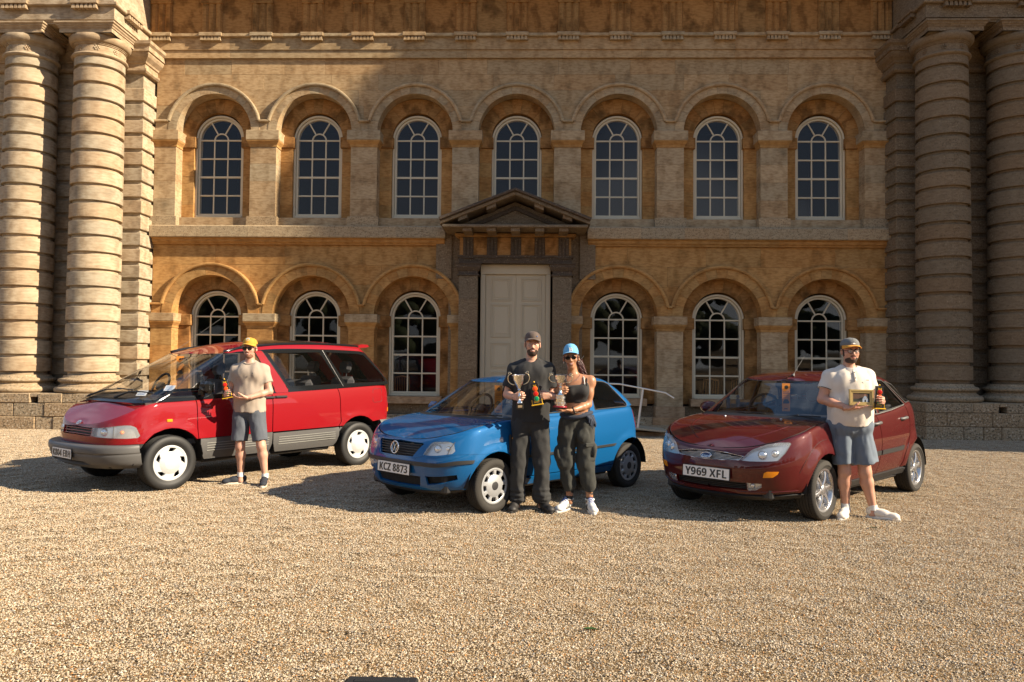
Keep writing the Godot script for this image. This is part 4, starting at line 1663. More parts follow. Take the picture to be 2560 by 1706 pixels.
func steering(parent: Node, at: Vector3) -> void:
	var mb := MB.new()
	mb.xf = Transform3D(Basis(Vector3.BACK, -0.45) * Basis(Vector3.UP, PI / 2), at)
	var ring := PackedVector3Array()
	for i in 28:
		var a := TAU * i / 28
		ring.append(Vector3(cos(a) * 0.18, sin(a) * 0.18, 0))
	mb.tube(ring, 0.016, 8, true)
	mb.box(Vector3(-0.07, -0.06, -0.03), Vector3(0.07, 0.05, 0.03), 0.02)
	for a in [0.1, PI - 0.1, -PI / 2]:
		mb.tube(PackedVector3Array([Vector3(cos(a) * 0.05, sin(a) * 0.05, 0), Vector3(cos(a) * 0.175, sin(a) * 0.175, 0)]), 0.014, 6)
	put("steering_wheel", mb, M.plastic_black, parent)


func dash(parent: Node, x0: float, x1: float, y: float, w: float, m: Material) -> void:
	var mb := MB.new()
	mb.xf = Transform3D(Basis(Vector3(1, 0, 0), Vector3(0, 1, 0), Vector3(0, 0, 1)), Vector3.ZERO)
	mb.prism(v2([x0, y - 0.3, x1, y - 0.34, x1 + 0.02, y - 0.05, x1 - 0.05, y, x0, y - 0.02]), -w, w, 0.0, true)
	put("dashboard", mb, m, parent)


func plate(parent: Node, text: String, at: Vector3, turn: float, tilt: float, w := 0.52) -> void:
	# looks along -x: forwards
	var p := group("number_plate", parent, at)
	p.basis = Basis(Vector3.UP, -PI / 2 + turn) * Basis(Vector3.RIGHT, tilt)
	var b := MB.new()
	b.box(Vector3(-w / 2, -0.0555, -0.006), Vector3(w / 2, 0.0555, 0.003), 0.003)
	put("plate", b, M.plate_white, p)
	var rim := MB.new()
	for q in [[-w / 2 - 0.004, -0.0595, w / 2 + 0.004, -0.0545], [-w / 2 - 0.004, 0.0545, w / 2 + 0.004, 0.0595], [-w / 2 - 0.004, -0.0545, -w / 2 + 0.001, 0.0545], [w / 2 - 0.001, -0.0545, w / 2 + 0.004, 0.0545]]:
		rim.box(Vector3(q[0], q[1], -0.006), Vector3(q[2], q[3], 0.0045), 0.001)
	put("plate_edge", rim, M.plastic_dark, p)
	var tm := text_mesh(text, 0.078, 0.003)
	var o := put("plate_letters", tm, M.plate_black, p)
	var bb := tm.get_aabb()
	var k := minf(0.47 / bb.size.x, 1.4)
	o.scale = Vector3(k, 0.079 / bb.size.y, 1.0)
	o.position = Vector3(0, -(bb.position.y + bb.size.y / 2) * o.scale.y, 0.0045)


func ring_path(a: float, b: float, n: int) -> PackedVector3Array:
	var p := PackedVector3Array()
	for i in n:
		var t := TAU * i / n
		p.append(Vector3(cos(t) * a, sin(t) * b, 0))
	return p


func hang_tag(label: String, at: Vector3, turn: float, lean: float, grp: String) -> void:
	# printed card hung behind the windscreen
	var t := thing("windscreen_tag", label, "tag", at, turn, grp)
	t.basis = Basis(Vector3.UP, turn) * Basis(Vector3.BACK, lean)
	var c := MB.new()
	c.box(Vector3(-0.045, -0.32, -0.001), Vector3(0.045, 0.0, 0.001))
	put("card", c, M.tag_orange, t)
	var hole := MB.new()
	hole.xf = Transform3D(Basis(Vector3.RIGHT, PI / 2), Vector3(0.004, -0.045, 0.0012))
	hole.lathe(v2([0.022, 0.0, 0.022, 0.0008, 0.0, 0.0009]), 14)
	put("hook_slot", hole, M.dark, t)
	var pr := MB.new()
	for y in [-0.095, -0.108, -0.115]:
		pr.box(Vector3(-0.034, y - 0.003, 0.001), Vector3(0.034, y, 0.0016))
	pr.box(Vector3(-0.034, -0.232, 0.001), Vector3(0.036, -0.205, 0.0016))
	pr.prism(v2([-0.03, -0.205, 0.03, -0.205, 0.018, -0.182, -0.014, -0.182]), 0.0008, 0.0016)
	pr.box(Vector3(-0.034, -0.14, 0.001), Vector3(0.034, -0.138, 0.0016))
	pr.box(Vector3(-0.034, -0.168, 0.001), Vector3(0.034, -0.166, 0.0016))
	for q in [[-0.024, -0.297, 0.022, -0.290], [-0.018, -0.289, 0.012, -0.286]]:
		pr.box(Vector3(q[0], q[1], 0.001), Vector3(q[2], q[3], 0.0016))
	put("print", pr, M.plastic_black, t)


func mp(sh: Shell, pts: Array) -> PackedVector2Array:
	# polygon from corners given as ["s", x, y], ["f", z, y], ["r", z, y] or ["u", u, v]
	var c := []
	for q in pts:
		match q[0]:
			"s": c.append(sh.find("side", q[1], q[2]))
			"f": c.append(sh.find("front", q[1], q[2]))
			"r": c.append(sh.find("rear", q[1], q[2]))
			_: c.append(Vector2(q[1], q[2]))
	var out := PackedVector2Array()
	for i in c.size():
		var a: Vector2 = c[i]
		var b: Vector2 = c[(i + 1) % c.size()]
		var n := maxi(1, ceili((b - a).length() / 0.08))
		for j in n:
			out.append(a.lerp(b, float(j) / n))
	return out


func arch_hole(sh: Shell, cx: float, cy: float, r: float) -> PackedVector2Array:
	var pts := arch_pts(cx, cy, r, maxf(sh.line(sh.yb, cx) + 0.012, cy - 0.05))
	var out := PackedVector2Array()
	for i in pts.size() / 2:
		out.append(sh.find("side", pts[2 * i], pts[2 * i + 1]))
	out.append(Vector2(out[out.size() - 1].x, -0.1))
	out.append(Vector2(out[0].x, -0.1))
	return out


func both(parent: Node, called: String, sh: Shell, region: PackedVector2Array, holes: Array, m: Material, off := 0.0, rim := 0.012, du := 0.05, dv := 0.05) -> void:
	put(called, panel(sh, region, holes, off, rim, du, dv), m, parent)
	var h2 := []
	for h in holes:
		h2.append(mirrored(h))
	put(called, panel(sh, mirrored(region), h2, off, rim, du, dv), m, parent)


func joinp(a: PackedVector2Array, b: PackedVector2Array) -> PackedVector2Array:
	var r := a.duplicate()
	r.append_array(b)
	return r


func sp(sh: Shell, pts: Array) -> PackedVector2Array:
	return sh.poly("side", pts)


func skin_ledge(sh: Shell, u0: float, u1: float, inward: float, n := 40) -> MB:
	# level shelf running inwards from the top edge of a skin
	var mb := MB.new()
	for i in n:
		var a := lerpf(u0, u1, float(i) / n)
		var b := lerpf(u0, u1, float(i + 1) / n)
		var pa := sh.p(a, 1.0)
		var pb := sh.p(b, 1.0)
		var na := sh.nrm(a, 0.9) * Vector3(1, 0, 1)
		var nb := sh.nrm(b, 0.9) * Vector3(1, 0, 1)
		mb.ctri(pa, pb, pb - nb * inward, Vector3(pa.x, -9, pa.z))
		mb.ctri(pa, pb - nb * inward, pa - na * inward, Vector3(pa.x, -9, pa.z))
	return mb


func lamp(parent: Node, called: String, sh: Shell, region: PackedVector2Array, holes: Array, bulbs: Array, flute := 0.0) -> void:
	for s in [0, 1]:
		var g := group(called, parent)
		var rg := region if s == 0 else mirrored(region)
		put("reflector", panel(sh, rg, [], -0.035, 0.0, 0.03, 0.03), M.chrome_soft, g)
		put("lens", panel(sh, rg, [], 0.002, 0.03, 0.03, 0.03), M.lens, g)
		for b in bulbs:
			var q := sh.find("front", b[0], b[1]) if b[5] == "f" else sh.find("side", b[0], b[1])
			if s == 1:
				q.x = -q.x
			var mb := MB.new()
			mb.ball(sh.p(q.x, q.y) - sh.nrm(q.x, q.y) * b[3], Vector3(b[2], b[2], b[2]), 14, 8)
			put("bulb", mb, M[b[4]], g)


func emblem_rings(m: Material, parent: Node, at: Vector3, basis: Basis, loops: Array, r: float, called := "emblem") -> Node3D:
	var mb := MB.new()
	mb.xf = Transform3D(basis, at)
	for l in loops:
		var pth := ring_path(l[0], l[1], 24)
		for i in pth.size():
			pth[i].y += l[2]
		mb.tube(pth, r, 5, true)
	return put(called, mb, m, parent)


func car_materials() -> void:
	mat("paint_red", lin(0.23, 0.004, 0.008), 0.55, 0.0, {"clearcoat_enabled": true, "clearcoat": 1.0, "clearcoat_roughness": 0.015, "metallic_specular": 0.2})
	mat("paint_blue", lin(0.004, 0.085, 0.24), 0.5, 0.12, {"clearcoat_enabled": true, "clearcoat": 1.0, "clearcoat_roughness": 0.02, "metallic_specular": 0.2})
	mat("paint_maroon", lin(0.070, 0.005, 0.005), 0.5, 0.1, {"clearcoat_enabled": true, "clearcoat": 1.0, "clearcoat_roughness": 0.015, "metallic_specular": 0.2})
	mat("black_gloss", lin(0.008, 0.009, 0.010), 0.08)
	mat("plastic_grey", lin(0.085, 0.083, 0.082), 0.5)
	mat("plastic_dark", lin(0.022, 0.022, 0.023), 0.5)
	mat("plastic_black", lin(0.012, 0.012, 0.013), 0.55)
	mat("rubber", lin(0.013, 0.013, 0.013), 0.6)
	mat("rubber_dusty", lin(0.026, 0.023, 0.019), 0.85)
	mat("cover_white", lin(0.50, 0.51, 0.51), 0.38, 0.15)
	mat("cover_silver", lin(0.40, 0.41, 0.42), 0.38, 0.45)
	mat("alloy", lin(0.55, 0.55, 0.56), 0.25, 0.85)
	mat("chrome", lin(0.75, 0.75, 0.75), 0.08, 1.0)
	mat("chrome_soft", lin(0.62, 0.62, 0.61), 0.28, 0.85)
	mat("lens", Color(0.85, 0.87, 0.88, 0.22), 0.05, 0.0, {"transparency": BaseMaterial3D.TRANSPARENCY_ALPHA, "metallic_specular": 0.5})
	mat("amber", lin(0.80, 0.26, 0.01), 0.2)
	mat("amber_bulb", lin(0.75, 0.20, 0.01), 0.3)
	mat("red_lens", lin(0.45, 0.008, 0.008), 0.12)
	mat("car_glass", Color(0.03, 0.05, 0.045, 0.18), 0.01, 0.0, {"transparency": BaseMaterial3D.TRANSPARENCY_ALPHA, "metallic_specular": 0.5})
	mat("plate_white", lin(0.72, 0.70, 0.66), 0.4)
	mat("plate_black", lin(0.015, 0.015, 0.015), 0.4)
	mat("tag_orange", lin(0.55, 0.19, 0.02), 0.7, 0.0, {"backlight_enabled": true, "backlight": Color(0.5, 0.3, 0.1)})
	mat("seat_cloth", lin(0.075, 0.075, 0.08), 0.9)
	mat("seat_grey", lin(0.20, 0.20, 0.20), 0.9)
	mat("trim_grey", lin(0.24, 0.24, 0.22), 0.8)
	mat("label_white", lin(0.7, 0.75, 0.8), 0.5)
	mat("label_blue", lin(0.02, 0.15, 0.45), 0.5)
	mat("oval_blue", lin(0.015, 0.03, 0.10), 0.2)


func build_cars() -> void:
	build_minivan()
	build_blue_car()
	build_maroon_car()


func build_minivan() -> void:
	var car := thing("red_minivan", "bright red minivan with black windscreen surround parked before the left arches", "car", Vector3(-4.989, 0, -9.3666), 0.9391)
	var b := Shell.new()
	b.yb = [[-0.9, 0.31], [0.0, 0.31], [2.0, 0.325], [3.8, 0.36]]
	b.yt = [[-0.70, 0.775], [-0.60, 0.84], [-0.50, 0.905], [-0.36, 0.985], [-0.15, 1.045], [0.30, 1.058], [1.39, 1.112], [2.50, 1.158], [3.57, 1.205], [3.8, 1.21]]
	b.rows = [[0.0, -0.58, 0.50, 0.835, 3.60, 0.5], [0.15, -0.66, 0.50, 0.880, 3.68, 0.5], [0.35, -0.705, 0.50, 0.897, 3.72, 0.5], [0.60, -0.715, 0.50, 0.900, 3.73, 0.5], [0.82, -0.708, 0.50, 0.890, 3.72, 0.48], [0.95, -0.695, 0.50, 0.872, 3.70, 0.47], [1.0, -0.68, 0.49, 0.855, 3.68, 0.46]]
	b.taper = 0.03
	b.flares = [[0.0, 0.33, 0.41, 0.10, 0.018], [2.89, 0.33, 0.42, 0.10, 0.018]]
	var red: Material = M.paint_red
	# nose and wings in one run round the front
	var arch_f := arch_hole(b, 0.0, 0.33, 0.41)
	var lampp := mp(b, [["f", 0.385, 0.660], ["f", 0.62, 0.645], ["s", -0.50, 0.640], ["s", -0.385, 0.645], ["s", -0.36, 0.67], ["s", -0.40, 0.765], ["s", -0.45, 0.790], ["s", -0.55, 0.785], ["f", 0.62, 0.768], ["f", 0.385, 0.752]])
	var grille := mp(b, [["f", -0.37, 0.655], ["f", 0.0, 0.658], ["f", 0.37, 0.655], ["f", 0.37, 0.752], ["f", 0.0, 0.762], ["f", -0.37, 0.752]])
	var v_bot := 0.585
	var uR := b.find("side", 0.315, 0.8).x
	var front := mp(b, [["s", 0.335, 0.59], ["s", 0.315, 0.85], ["u", b.find("side", 0.31, 1.05).x, 1.0], ["u", 0.0, 1.0]])
	var left := mp(b, [["u", 0.0, b.find("front", 0.0, 0.565).y], ["f", 0.4, 0.565], ["f", 0.7, 0.565], ["s", -0.36, 0.575], ["s", -0.2, 0.58], ["s", 0.1, 0.585], ["s", 0.335, 0.59], ["s", 0.322, 0.8], ["u", b.find("side", 0.312, 1.05).x, 1.0], ["u", 0.0, 1.0]])
	both(car, "front_wing", b, left, [arch_f, lampp, grille], red, 0.0, 0.03, 0.04, 0.05)
	put("bonnet", fan(b, 0.0, b.find("side", -0.14, 1.0).x, -0.68, -0.36, [[-0.68, 0.778], [-0.6, 0.845], [-0.5, 0.925], [-0.36, 1.035]], 0.0, 1.0, 1.0, 20, 0.0, 0.0), red, car)
	put("grille", panel(b, grille, [], -0.05, 0.0, 0.04, 0.04), M.plastic_black, car)
	for y in [0.672, 0.705, 0.738]:
		put("grille_bar", strip(on_skin(b, "front", [-0.36, y - 0.004, -0.18, y, 0.0, y + 0.002, 0.18, y, 0.36, y - 0.004], -0.018), 0.011, 0.6), red, car)
	lamp(car, "headlamp", b, lampp, [], [[0.55, 0.71, 0.05, 0.045, "chrome", "f"], [0.76, 0.71, 0.024, 0.03, "amber_bulb", "f"]])
	for s: float in [-1.0, 1.0]:
		var pp := on_skin(b, "front", [0.70 * s, 0.645, 0.695 * s, 0.71, 0.69 * s, 0.775], 0.004)
		put("lamp_divider", strip(pp, 0.005), M.plastic_grey, car)
	var em := Vector3(-0.668, 0.797, 0.0)
	emblem_rings(M.chrome, car, em, Basis(Vector3.UP, -PI / 2) * Basis(Vector3.RIGHT, -0.75), [[0.045, 0.030, 0.0], [0.014, 0.029, 0.0], [0.032, 0.012, 0.012]], 0.0045)
	# doors, quarter panels and grey lower cladding
	both(car, "front_door", b, mp(b, [["s", 0.345, 0.59], ["s", 1.385, 0.605], ["s", 1.385, 0.85], ["u", b.find("side", 1.385, 1.10).x, 1.0], ["u", b.find("side", 0.325, 1.05).x, 1.0], ["s", 0.332, 0.8]]), [], red)
	both(car, "sliding_door", b, mp(b, [["s", 1.397, 0.605], ["s", 2.50, 0.615], ["s", 2.545, 0.68], ["s", 2.53, 0.9], ["u", b.find("side", 2.50, 1.15).x, 1.0], ["u", b.find("side", 1.397, 1.10).x, 1.0], ["s", 1.397, 0.85]]), [arch_hole(b, 2.89, 0.33, 0.42)], red)
	var arch_r := arch_hole(b, 2.89, 0.33, 0.42)
	var tail := mp(b, [["s", 3.50, 0.775], ["s", 3.70, 0.775], ["u", 2.62, b.find("side", 3.68, 0.78).y], ["u", 2.62, b.find("side", 3.68, 0.94).y], ["s", 3.68, 0.94], ["s", 3.58, 0.915], ["s", 3.525, 0.86]])
	both(car, "quarter_panel", b, mp(b, [["s", 2.512, 0.615], ["s", 3.25, 0.66], ["s", 3.68, 0.67], ["u", 3.0, 0.36], ["u", 3.0, 1.0], ["u", b.find("side", 2.512, 1.15).x, 1.0], ["s", 2.542, 0.9], ["s", 2.557, 0.68]]), [arch_r, tail], red, 0.0, 0.03)
	both(car, "tail_lamp", b, tail, [], M.red_lens, 0.003, 0.02)
	both(car, "tail_indicator", b, mp(b, [["s", 3.515, 0.785], ["s", 3.70, 0.785], ["u", 2.60, b.find("side", 3.68, 0.79).y], ["u", 2.60, b.find("side", 3.68, 0.845).y], ["s", 3.68, 0.845], ["s", 3.52, 0.840]]), [], M.amber, 0.008, 0.006)
	for d in [[0.36, 1.385], [1.397, 2.50]]:
		var a: float = d[0]
		var e: float = d[1]
		both(car, "side_cladding", b, mp(b, [["s", maxf(a + 0.06, 0.43), 0.335], ["s", minf(e - 0.03, 2.44), 0.342], ["s", e, 0.45], ["s", e, 0.60], ["s", a, 0.585], ["s", a + 0.01, 0.45]]), [arch_f, arch_r], M.plastic_grey, 0.012, 0.02)
		for y in [0.435, 0.465, 0.495, 0.525]:
			for s: float in [-1.0, 1.0]:
				var pt := on_skin(b, "side", [a + 0.09, y, (a + e) / 2, y + 0.005, e - 0.05, y + 0.01], 0.013)
				for i in pt.size():
					pt[i].z *= s
				put("cladding_rib", strip(pt, 0.0045, 1.0, 5), M.trim_grey, car)
	# bumpers
	var bf := Shell.new()
	bf.yb = [[-0.9, 0.285], [0.0, 0.30]]
	bf.yt = [[-0.9, 0.560], [-0.3, 0.570]]
	bf.rows = [[0.0, -0.70, 0.48, 0.82, 3.0, 0.5], [0.2, -0.785, 0.52, 0.88, 3.0, 0.5], [0.5, -0.828, 0.54, 0.905, 3.0, 0.5], [0.64, -0.832, 0.54, 0.908, 3.0, 0.5], [0.70, -0.846, 0.545, 0.914, 3.0, 0.5], [0.92, -0.846, 0.545, 0.914, 3.0, 0.5], [1.0, -0.825, 0.53, 0.90, 3.0, 0.5]]
	var ub := bf.find("side", -0.375, 0.5).x
	var slot := mp(bf, [["f", -0.5, 0.338], ["f", -0.2, 0.325], ["f", 0.2, 0.325], ["f", 0.5, 0.338], ["f", 0.40, 0.375], ["f", -0.40, 0.375]])
	put("front_bumper", panel(bf, PackedVector2Array([Vector2(-ub, 0), Vector2(ub, 0), Vector2(ub, 0.5), Vector2(ub - 0.02, 1), Vector2(-ub + 0.02, 1), Vector2(-ub, 0.5)]), [slot], 0.0, 0.03, 0.04, 0.06), M.plastic_grey, car)
	put("front_bumper_top", skin_ledge(bf, -ub, ub, 0.16), M.plastic_grey, car)
	put("air_intake", panel(bf, slot, [], -0.05, 0.0), M.dark, car)
	var br := Shell.new()
	br.yb = [[0.0, 0.36]]
	br.yt = [[0.0, 0.665], [3.3, 0.665]]
	br.rows = [[0.0, 1.0, 0.5, 0.86, 3.72, 0.5], [0.3, 1.0, 0.5, 0.905, 3.80, 0.52], [0.8, 1.0, 0.5, 0.912, 3.83, 0.52], [1.0, 1.0, 0.5, 0.89, 3.80, 0.5]]
	var u0 := br.find("side", 3.30, 0.5).x
	both(car, "rear_bumper", br, PackedVector2Array([Vector2(u0, 0), Vector2(3, 0), Vector2(3, 1), Vector2(u0, 1)]), [], M.plastic_grey, 0.0, 0.03)
	put("rear_bumper_top", skin_ledge(br, u0, 3.0, 0.14), M.plastic_grey, car)
	put("rear_bumper_top", skin_ledge(br, -u0, -3.0, 0.14), M.plastic_grey, car)
	plate(car, "K804 EBH", Vector3(-0.848, 0.45, 0.0), 0.0, 0.0)
	# glasshouse
	var g := Shell.new()
	g.nf = 3.4
	g.yb = [[-0.40, 1.036], [-0.15, 1.046], [0.30, 1.059], [1.39, 1.113], [2.50, 1.159], [3.57, 1.206], [3.8, 1.21]]
	g.yt = [[-0.40, 1.63], [0.70, 1.635], [1.0, 1.70], [1.55, 1.765], [2.3, 1.79], [3.0, 1.775], [3.25, 1.74], [3.8, 1.73]]
	g.rows = [[0.0, -0.375, 0.26, 0.856, 3.70, 0.35], [0.10, -0.275, 0.27, 0.847, 3.68, 0.34], [0.40, 0.045, 0.30, 0.812, 3.555, 0.32], [0.75, 0.420, 0.28, 0.760, 3.36, 0.28], [0.92, 0.605, 0.22, 0.722, 3.24, 0.25], [1.0, 0.69, 0.18, 0.682, 3.16, 0.22]]
	var ua := 0.73
	put("cowl", panel(g, PackedVector2Array([Vector2(-1.08, 0), Vector2(1.08, 0), Vector2(1.02, 0.135), Vector2(-1.02, 0.135)]), [], 0.002, 0.01, 0.05, 0.04), M.black_gloss, car)
	put("windscreen", panel(g, PackedVector2Array([Vector2(-ua, 0.14), Vector2(ua, 0.14), Vector2(ua - 0.02, 0.965), Vector2(-ua + 0.02, 0.965)]), [], 0.0, 0.0), M.car_glass, car)
	var vent := sp(g, [-0.03, 1.112, 0.385, 1.122, 0.415, 1.455, 0.36, 1.42, 0.15, 1.268])
	var fw := sp(g, [0.415, 1.122, 0.447, 1.478, 0.56, 1.56, 0.68, 1.615, 0.82, 1.645, 1.17, 1.668, 1.19, 1.655, 1.475, 1.165, 1.45, 1.148])
	var rw := sp(g, [1.40, 1.655, 2.25, 1.682, 2.56, 1.225, 1.70, 1.205])
	var rwo := sp(g, [1.318, 1.678, 2.29, 1.708, 2.60, 1.190, 1.668, 1.158])
	var qw := sp(g, [2.36, 1.685, 2.95, 1.672, 3.08, 1.65, 3.44, 1.31, 3.46, 1.265, 3.40, 1.25, 2.66, 1.228])
	var qwo := sp(g, [2.31, 1.71, 2.98, 1.698, 3.12, 1.67, 3.53, 1.285, 3.55, 1.235, 3.50, 1.222, 2.62, 1.192])
	var cant := mp(g, [["u", ua + 0.03, 0.962], ["s", 0.80, 1.665], ["s", 1.19, 1.685], ["s", 2.30, 1.725], ["s", 3.0, 1.712], ["s", 3.13, 1.69], ["s", 3.60, 1.24], ["u", 2.86, 0.06], ["u", 2.9, 1.0], ["u", ua + 0.03, 1.0]])
	var bp := sp(g, [1.20, 1.682, 1.305, 1.684, 1.655, 1.165, 1.655, 1.125, 1.47, 1.12])
	both(car, "pillar_trim", g, PackedVector2Array([Vector2(ua + 0.005, 0.14), Vector2(1.09, 0.0), Vector2(2.0, 0.0), Vector2(2.86, 0.0), Vector2(2.86, 1.0), Vector2(ua - 0.015, 1.0), Vector2(ua - 0.015, 0.966)]), [vent, fw, rw, qw, cant, bp], M.black_gloss, 0.0, 0.008)
	both(car, "cant_rail", g, cant, [], red, 0.002, 0.01)
	both(car, "door_pillar", g, bp, [], red, 0.004, 0.01)
	both(car, "vent_window", g, vent, [], M.car_glass, -0.003, 0.0)
	both(car, "front_window", g, fw, [], M.car_glass, -0.003, 0.0)
	both(car, "side_window", g, rw, [], M.car_glass, -0.003, 0.0)
	both(car, "rear_quarter_window", g, qw, [], M.car_glass, -0.003, 0.0)
	both(car, "tailgate", g, PackedVector2Array([Vector2(2.87, 0.0), Vector2(3.0, 0.0), Vector2(3.0, 1.0), Vector2(2.87, 1.0)]), [], M.black_gloss, 0.0, 0.0)
	for s: float in [-1.0, 1.0]:
		var line := on_skin(g, "side", [0.30, 1.098, -0.04, 1.098, 0.15, 1.262, 0.36, 1.415, 0.56, 1.568, 0.70, 1.63, 0.85, 1.662, 1.18, 1.682], 0.002)
		var l2 := on_skin(g, "side", [2.31, 1.71, 2.45, 1.45, 2.61, 1.19], 0.003)
		var l3 := on_skin(g, "side", [1.318, 1.678, 1.5, 1.41, 1.668, 1.158], 0.003)
		for i in line.size():
			line[i].z *= s
		for i in 3:
			l2[i].z *= s
			l3[i].z *= s
		put("window_trim", strip(line, 0.004, 1.0, 5), M.plastic_black, car)
		put("window_trim", strip(l2, 0.004, 1.0, 5), M.chrome_soft, car)
		put("window_trim", strip(l3, 0.004, 1.0, 5), M.plastic_black, car)
		var rail := PackedVector3Array()
		for i in 14:
			var u := lerpf(ua + 0.02, 2.75, i / 13.0)
			rail.append((g.p(u, 1.0) + Vector3(0, 0.012, -0.012)) * Vector3(1, 1, s))
		put("roof_rail", strip(rail, 0.022, 0.9, 8), M.black_gloss, car)
	var yc := [[0.69, 1.65], [0.85, 1.715], [1.0, 1.762], [1.25, 1.808], [2.0, 1.858], [2.85, 1.855], [3.1, 1.80], [3.16, 1.77]]
	put("roof", fan(g, 0.0, 3.0, 0.69, 3.16, yc, 0.0, 0.30, 1.0, 16, 0.0, 0.0), red, car)
	put("roof_glass", fan(g, 0.0, 3.0, 0.69, 3.16, yc, 0.302, 0.62, 0.97, 14, 0.003, 0.006), M.black_gloss, car)
	put("roof", fan(g, 0.0, 3.0, 0.69, 3.16, yc, 0.624, 1.0, 1.0, 16, 0.0, 0.0), red, car)
	var spo := MB.new()
	var rr := []
	for i in 9:
		var z := lerpf(-0.66, 0.66, i / 8.0)
		var k := 1.0 - pow(absf(z) / 0.66, 4.0) * 0.3
		rr.append(PackedVector3Array([Vector3(3.02, 1.775 + 0.02 * k, z), Vector3(3.12, 1.815 * 1.0 + 0.01 * k, z), Vector3(3.24, 1.81 + 0.01 * k, z), Vector3(3.27, 1.79, z), Vector3(3.22, 1.775, z), Vector3(3.05, 1.76, z)]))
	spo.grid(rr, false, true)
	spo.tri(rr[8][0], rr[8][5], rr[8][1]); spo.tri(rr[8][1], rr[8][5], rr[8][4]); spo.tri(rr[8][1], rr[8][4], rr[8][2]); spo.tri(rr[8][2], rr[8][4], rr[8][3])
	put("rear_spoiler", spo, red, car)
	# small parts on the outside
	for s: float in [-1.0, 1.0]:
		var mir := group("door_mirror", car)
		var mm := MB.new()
		mm.box(Vector3(0.36, 1.14, 0.90 * s - 0.08), Vector3(0.47, 1.29, 0.90 * s + 0.12 * 1.0), 0.035)
		mm.box(Vector3(0.36, 1.10, 0.86 * s - 0.05), Vector3(0.42, 1.20, 0.86 * s + 0.05), 0.02)
		put("shell", mm, M.black_gloss, mir)
		var gl := MB.new()
		gl.box(Vector3(0.469, 1.155, 0.90 * s - 0.06), Vector3(0.473, 1.275, 0.90 * s + 0.10))
		put("glass", gl, M.chrome, mir)
		for hx in [1.24, 1.43]:
			var hd := MB.new()
			hd.box(Vector3(hx, 1.045 + (hx - 1.2) * 0.02, s * 0.875 - 0.02), Vector3(hx + 0.19, 1.078 + (hx - 1.2) * 0.02, s * 0.875 + 0.03), 0.012)
			put("door_handle", hd, M.plastic_dark, car)
		var rp := MB.new()
		rp.box(Vector3(-0.06, 0.81, s * 0.888 - 0.012), Vector3(0.01, 0.845, s * 0.888 + 0.012), 0.006)
		put("side_repeater", rp, M.amber, car)
	var fl := sp(b, [3.17, 0.955, 3.18, 1.12, 3.21, 1.14, 3.35, 1.145, 3.37, 1.12, 3.365, 0.965, 3.34, 0.94, 3.20, 0.935])
	var flin := on_skin(b, "side", [3.17, 0.955, 3.18, 1.12, 3.21, 1.14, 3.34, 1.145, 3.365, 1.12, 3.36, 0.965, 3.335, 0.94, 3.20, 0.935, 3.17, 0.955], 0.0)
	put("fuel_flap", strip(flin, 0.003, 1.0, 5), M.plastic_black, car)
	for k in 2:
		var w := MB.new()
		var z0: float = [-0.62, 0.10][k]
		var base := Vector3(-0.31, 1.085, z0)
		var tip := Vector3(-0.19 + 0.0, 1.165, z0 + 0.52 * 1.0)
		if k == 0:
			tip = Vector3(-0.14, 1.185, 0.02)
		w.tube(PackedVector3Array([base, base.lerp(tip, 0.5) + Vector3(-0.01, 0.035, 0), tip]), [0.014, 0.010, 0.006], 6)
		w.tube(PackedVector3Array([tip + Vector3(0.02, 0.0, -0.26), tip + Vector3(-0.03, -0.005, 0.26)]), 0.008, 5)
		put("wiper", w, M.plastic_black, car)
	put("aerial", strip(PackedVector3Array([g.p(-0.86, 0.93), g.p(-0.86, 0.93) + Vector3(0.73, 0.52, 0.0) * 1.2]), 0.0018, 1.0, 5), M.plastic_grey, car)
	# wheels and what is under the body
	for w in [[0.0, -1.0], [0.0, 1.0], [2.89, -1.0], [2.89, 1.0]]:
		wheel(car, w[0], 0.80 * w[1], 0.3275, 0.205, 0.205, "swoosh", M.rubber, M.cover_white)
		well(car, w[0], 0.43, 0.52 * w[1], 0.87 * w[1], 0.33)
	var un := MB.new()
	un.box(Vector3(-0.62, 0.30, -0.70), Vector3(3.6, 0.55, 0.70), 0.02)
	un.box(Vector3(0.44, 0.28, -0.80), Vector3(2.42, 0.50, 0.80), 0.02)
	put("underbody", un, M.plastic_black, car)
	# inside
	dash(car, -0.28, 0.28, 1.10, 0.74, M.plastic_dark)
	steering(car, Vector3(0.50, 1.20, -0.36))
	seat(car, 0.95, -0.38, 0.62, 0.50, M.seat_cloth)
	seat(car, 0.95, 0.38, 0.62, 0.50, M.seat_cloth)
	seat(car, 1.90, 0.0, 0.62, 1.15, M.seat_cloth, false)
	for z in [-0.4, 0.4]:
		seat(car, 2.62, z, 0.66, 0.50, M.seat_cloth)
	var fm := MB.new()
	fm.box(Vector3(0.1, 0.52, -0.76), Vector3(3.4, 0.58, 0.76))
	put("floor", fm, M.seat_cloth, car)
	var rm := MB.new()
	rm.box(Vector3(0.55, 1.50, -0.02), Vector3(0.58, 1.57, 0.20), 0.02)
	put("rear_view_mirror", rm, M.plastic_black, car)
	for q in [[-0.12, 1.14, 0.40, 0.10], [0.16, 1.20, 0.52, -0.35]]:
		var lb := MB.new()
		lb.xf = Transform3D(Basis(Vector3.UP, -0.9) * Basis(Vector3.RIGHT, -0.9), Vector3(q[0], q[1], q[2]))
		lb.box(Vector3(-0.06, -0.05, -0.001), Vector3(0.06, 0.05, 0.001))
		put("permit", lb, M.label_white, car)
		var l2 := MB.new()
		l2.xf = lb.xf
		for y in [-0.03, -0.005, 0.018]:
			l2.box(Vector3(-0.045, y, 0.0), Vector3(0.04, y + 0.008, 0.0018))
		put("permit_print", l2, M.label_blue, car)
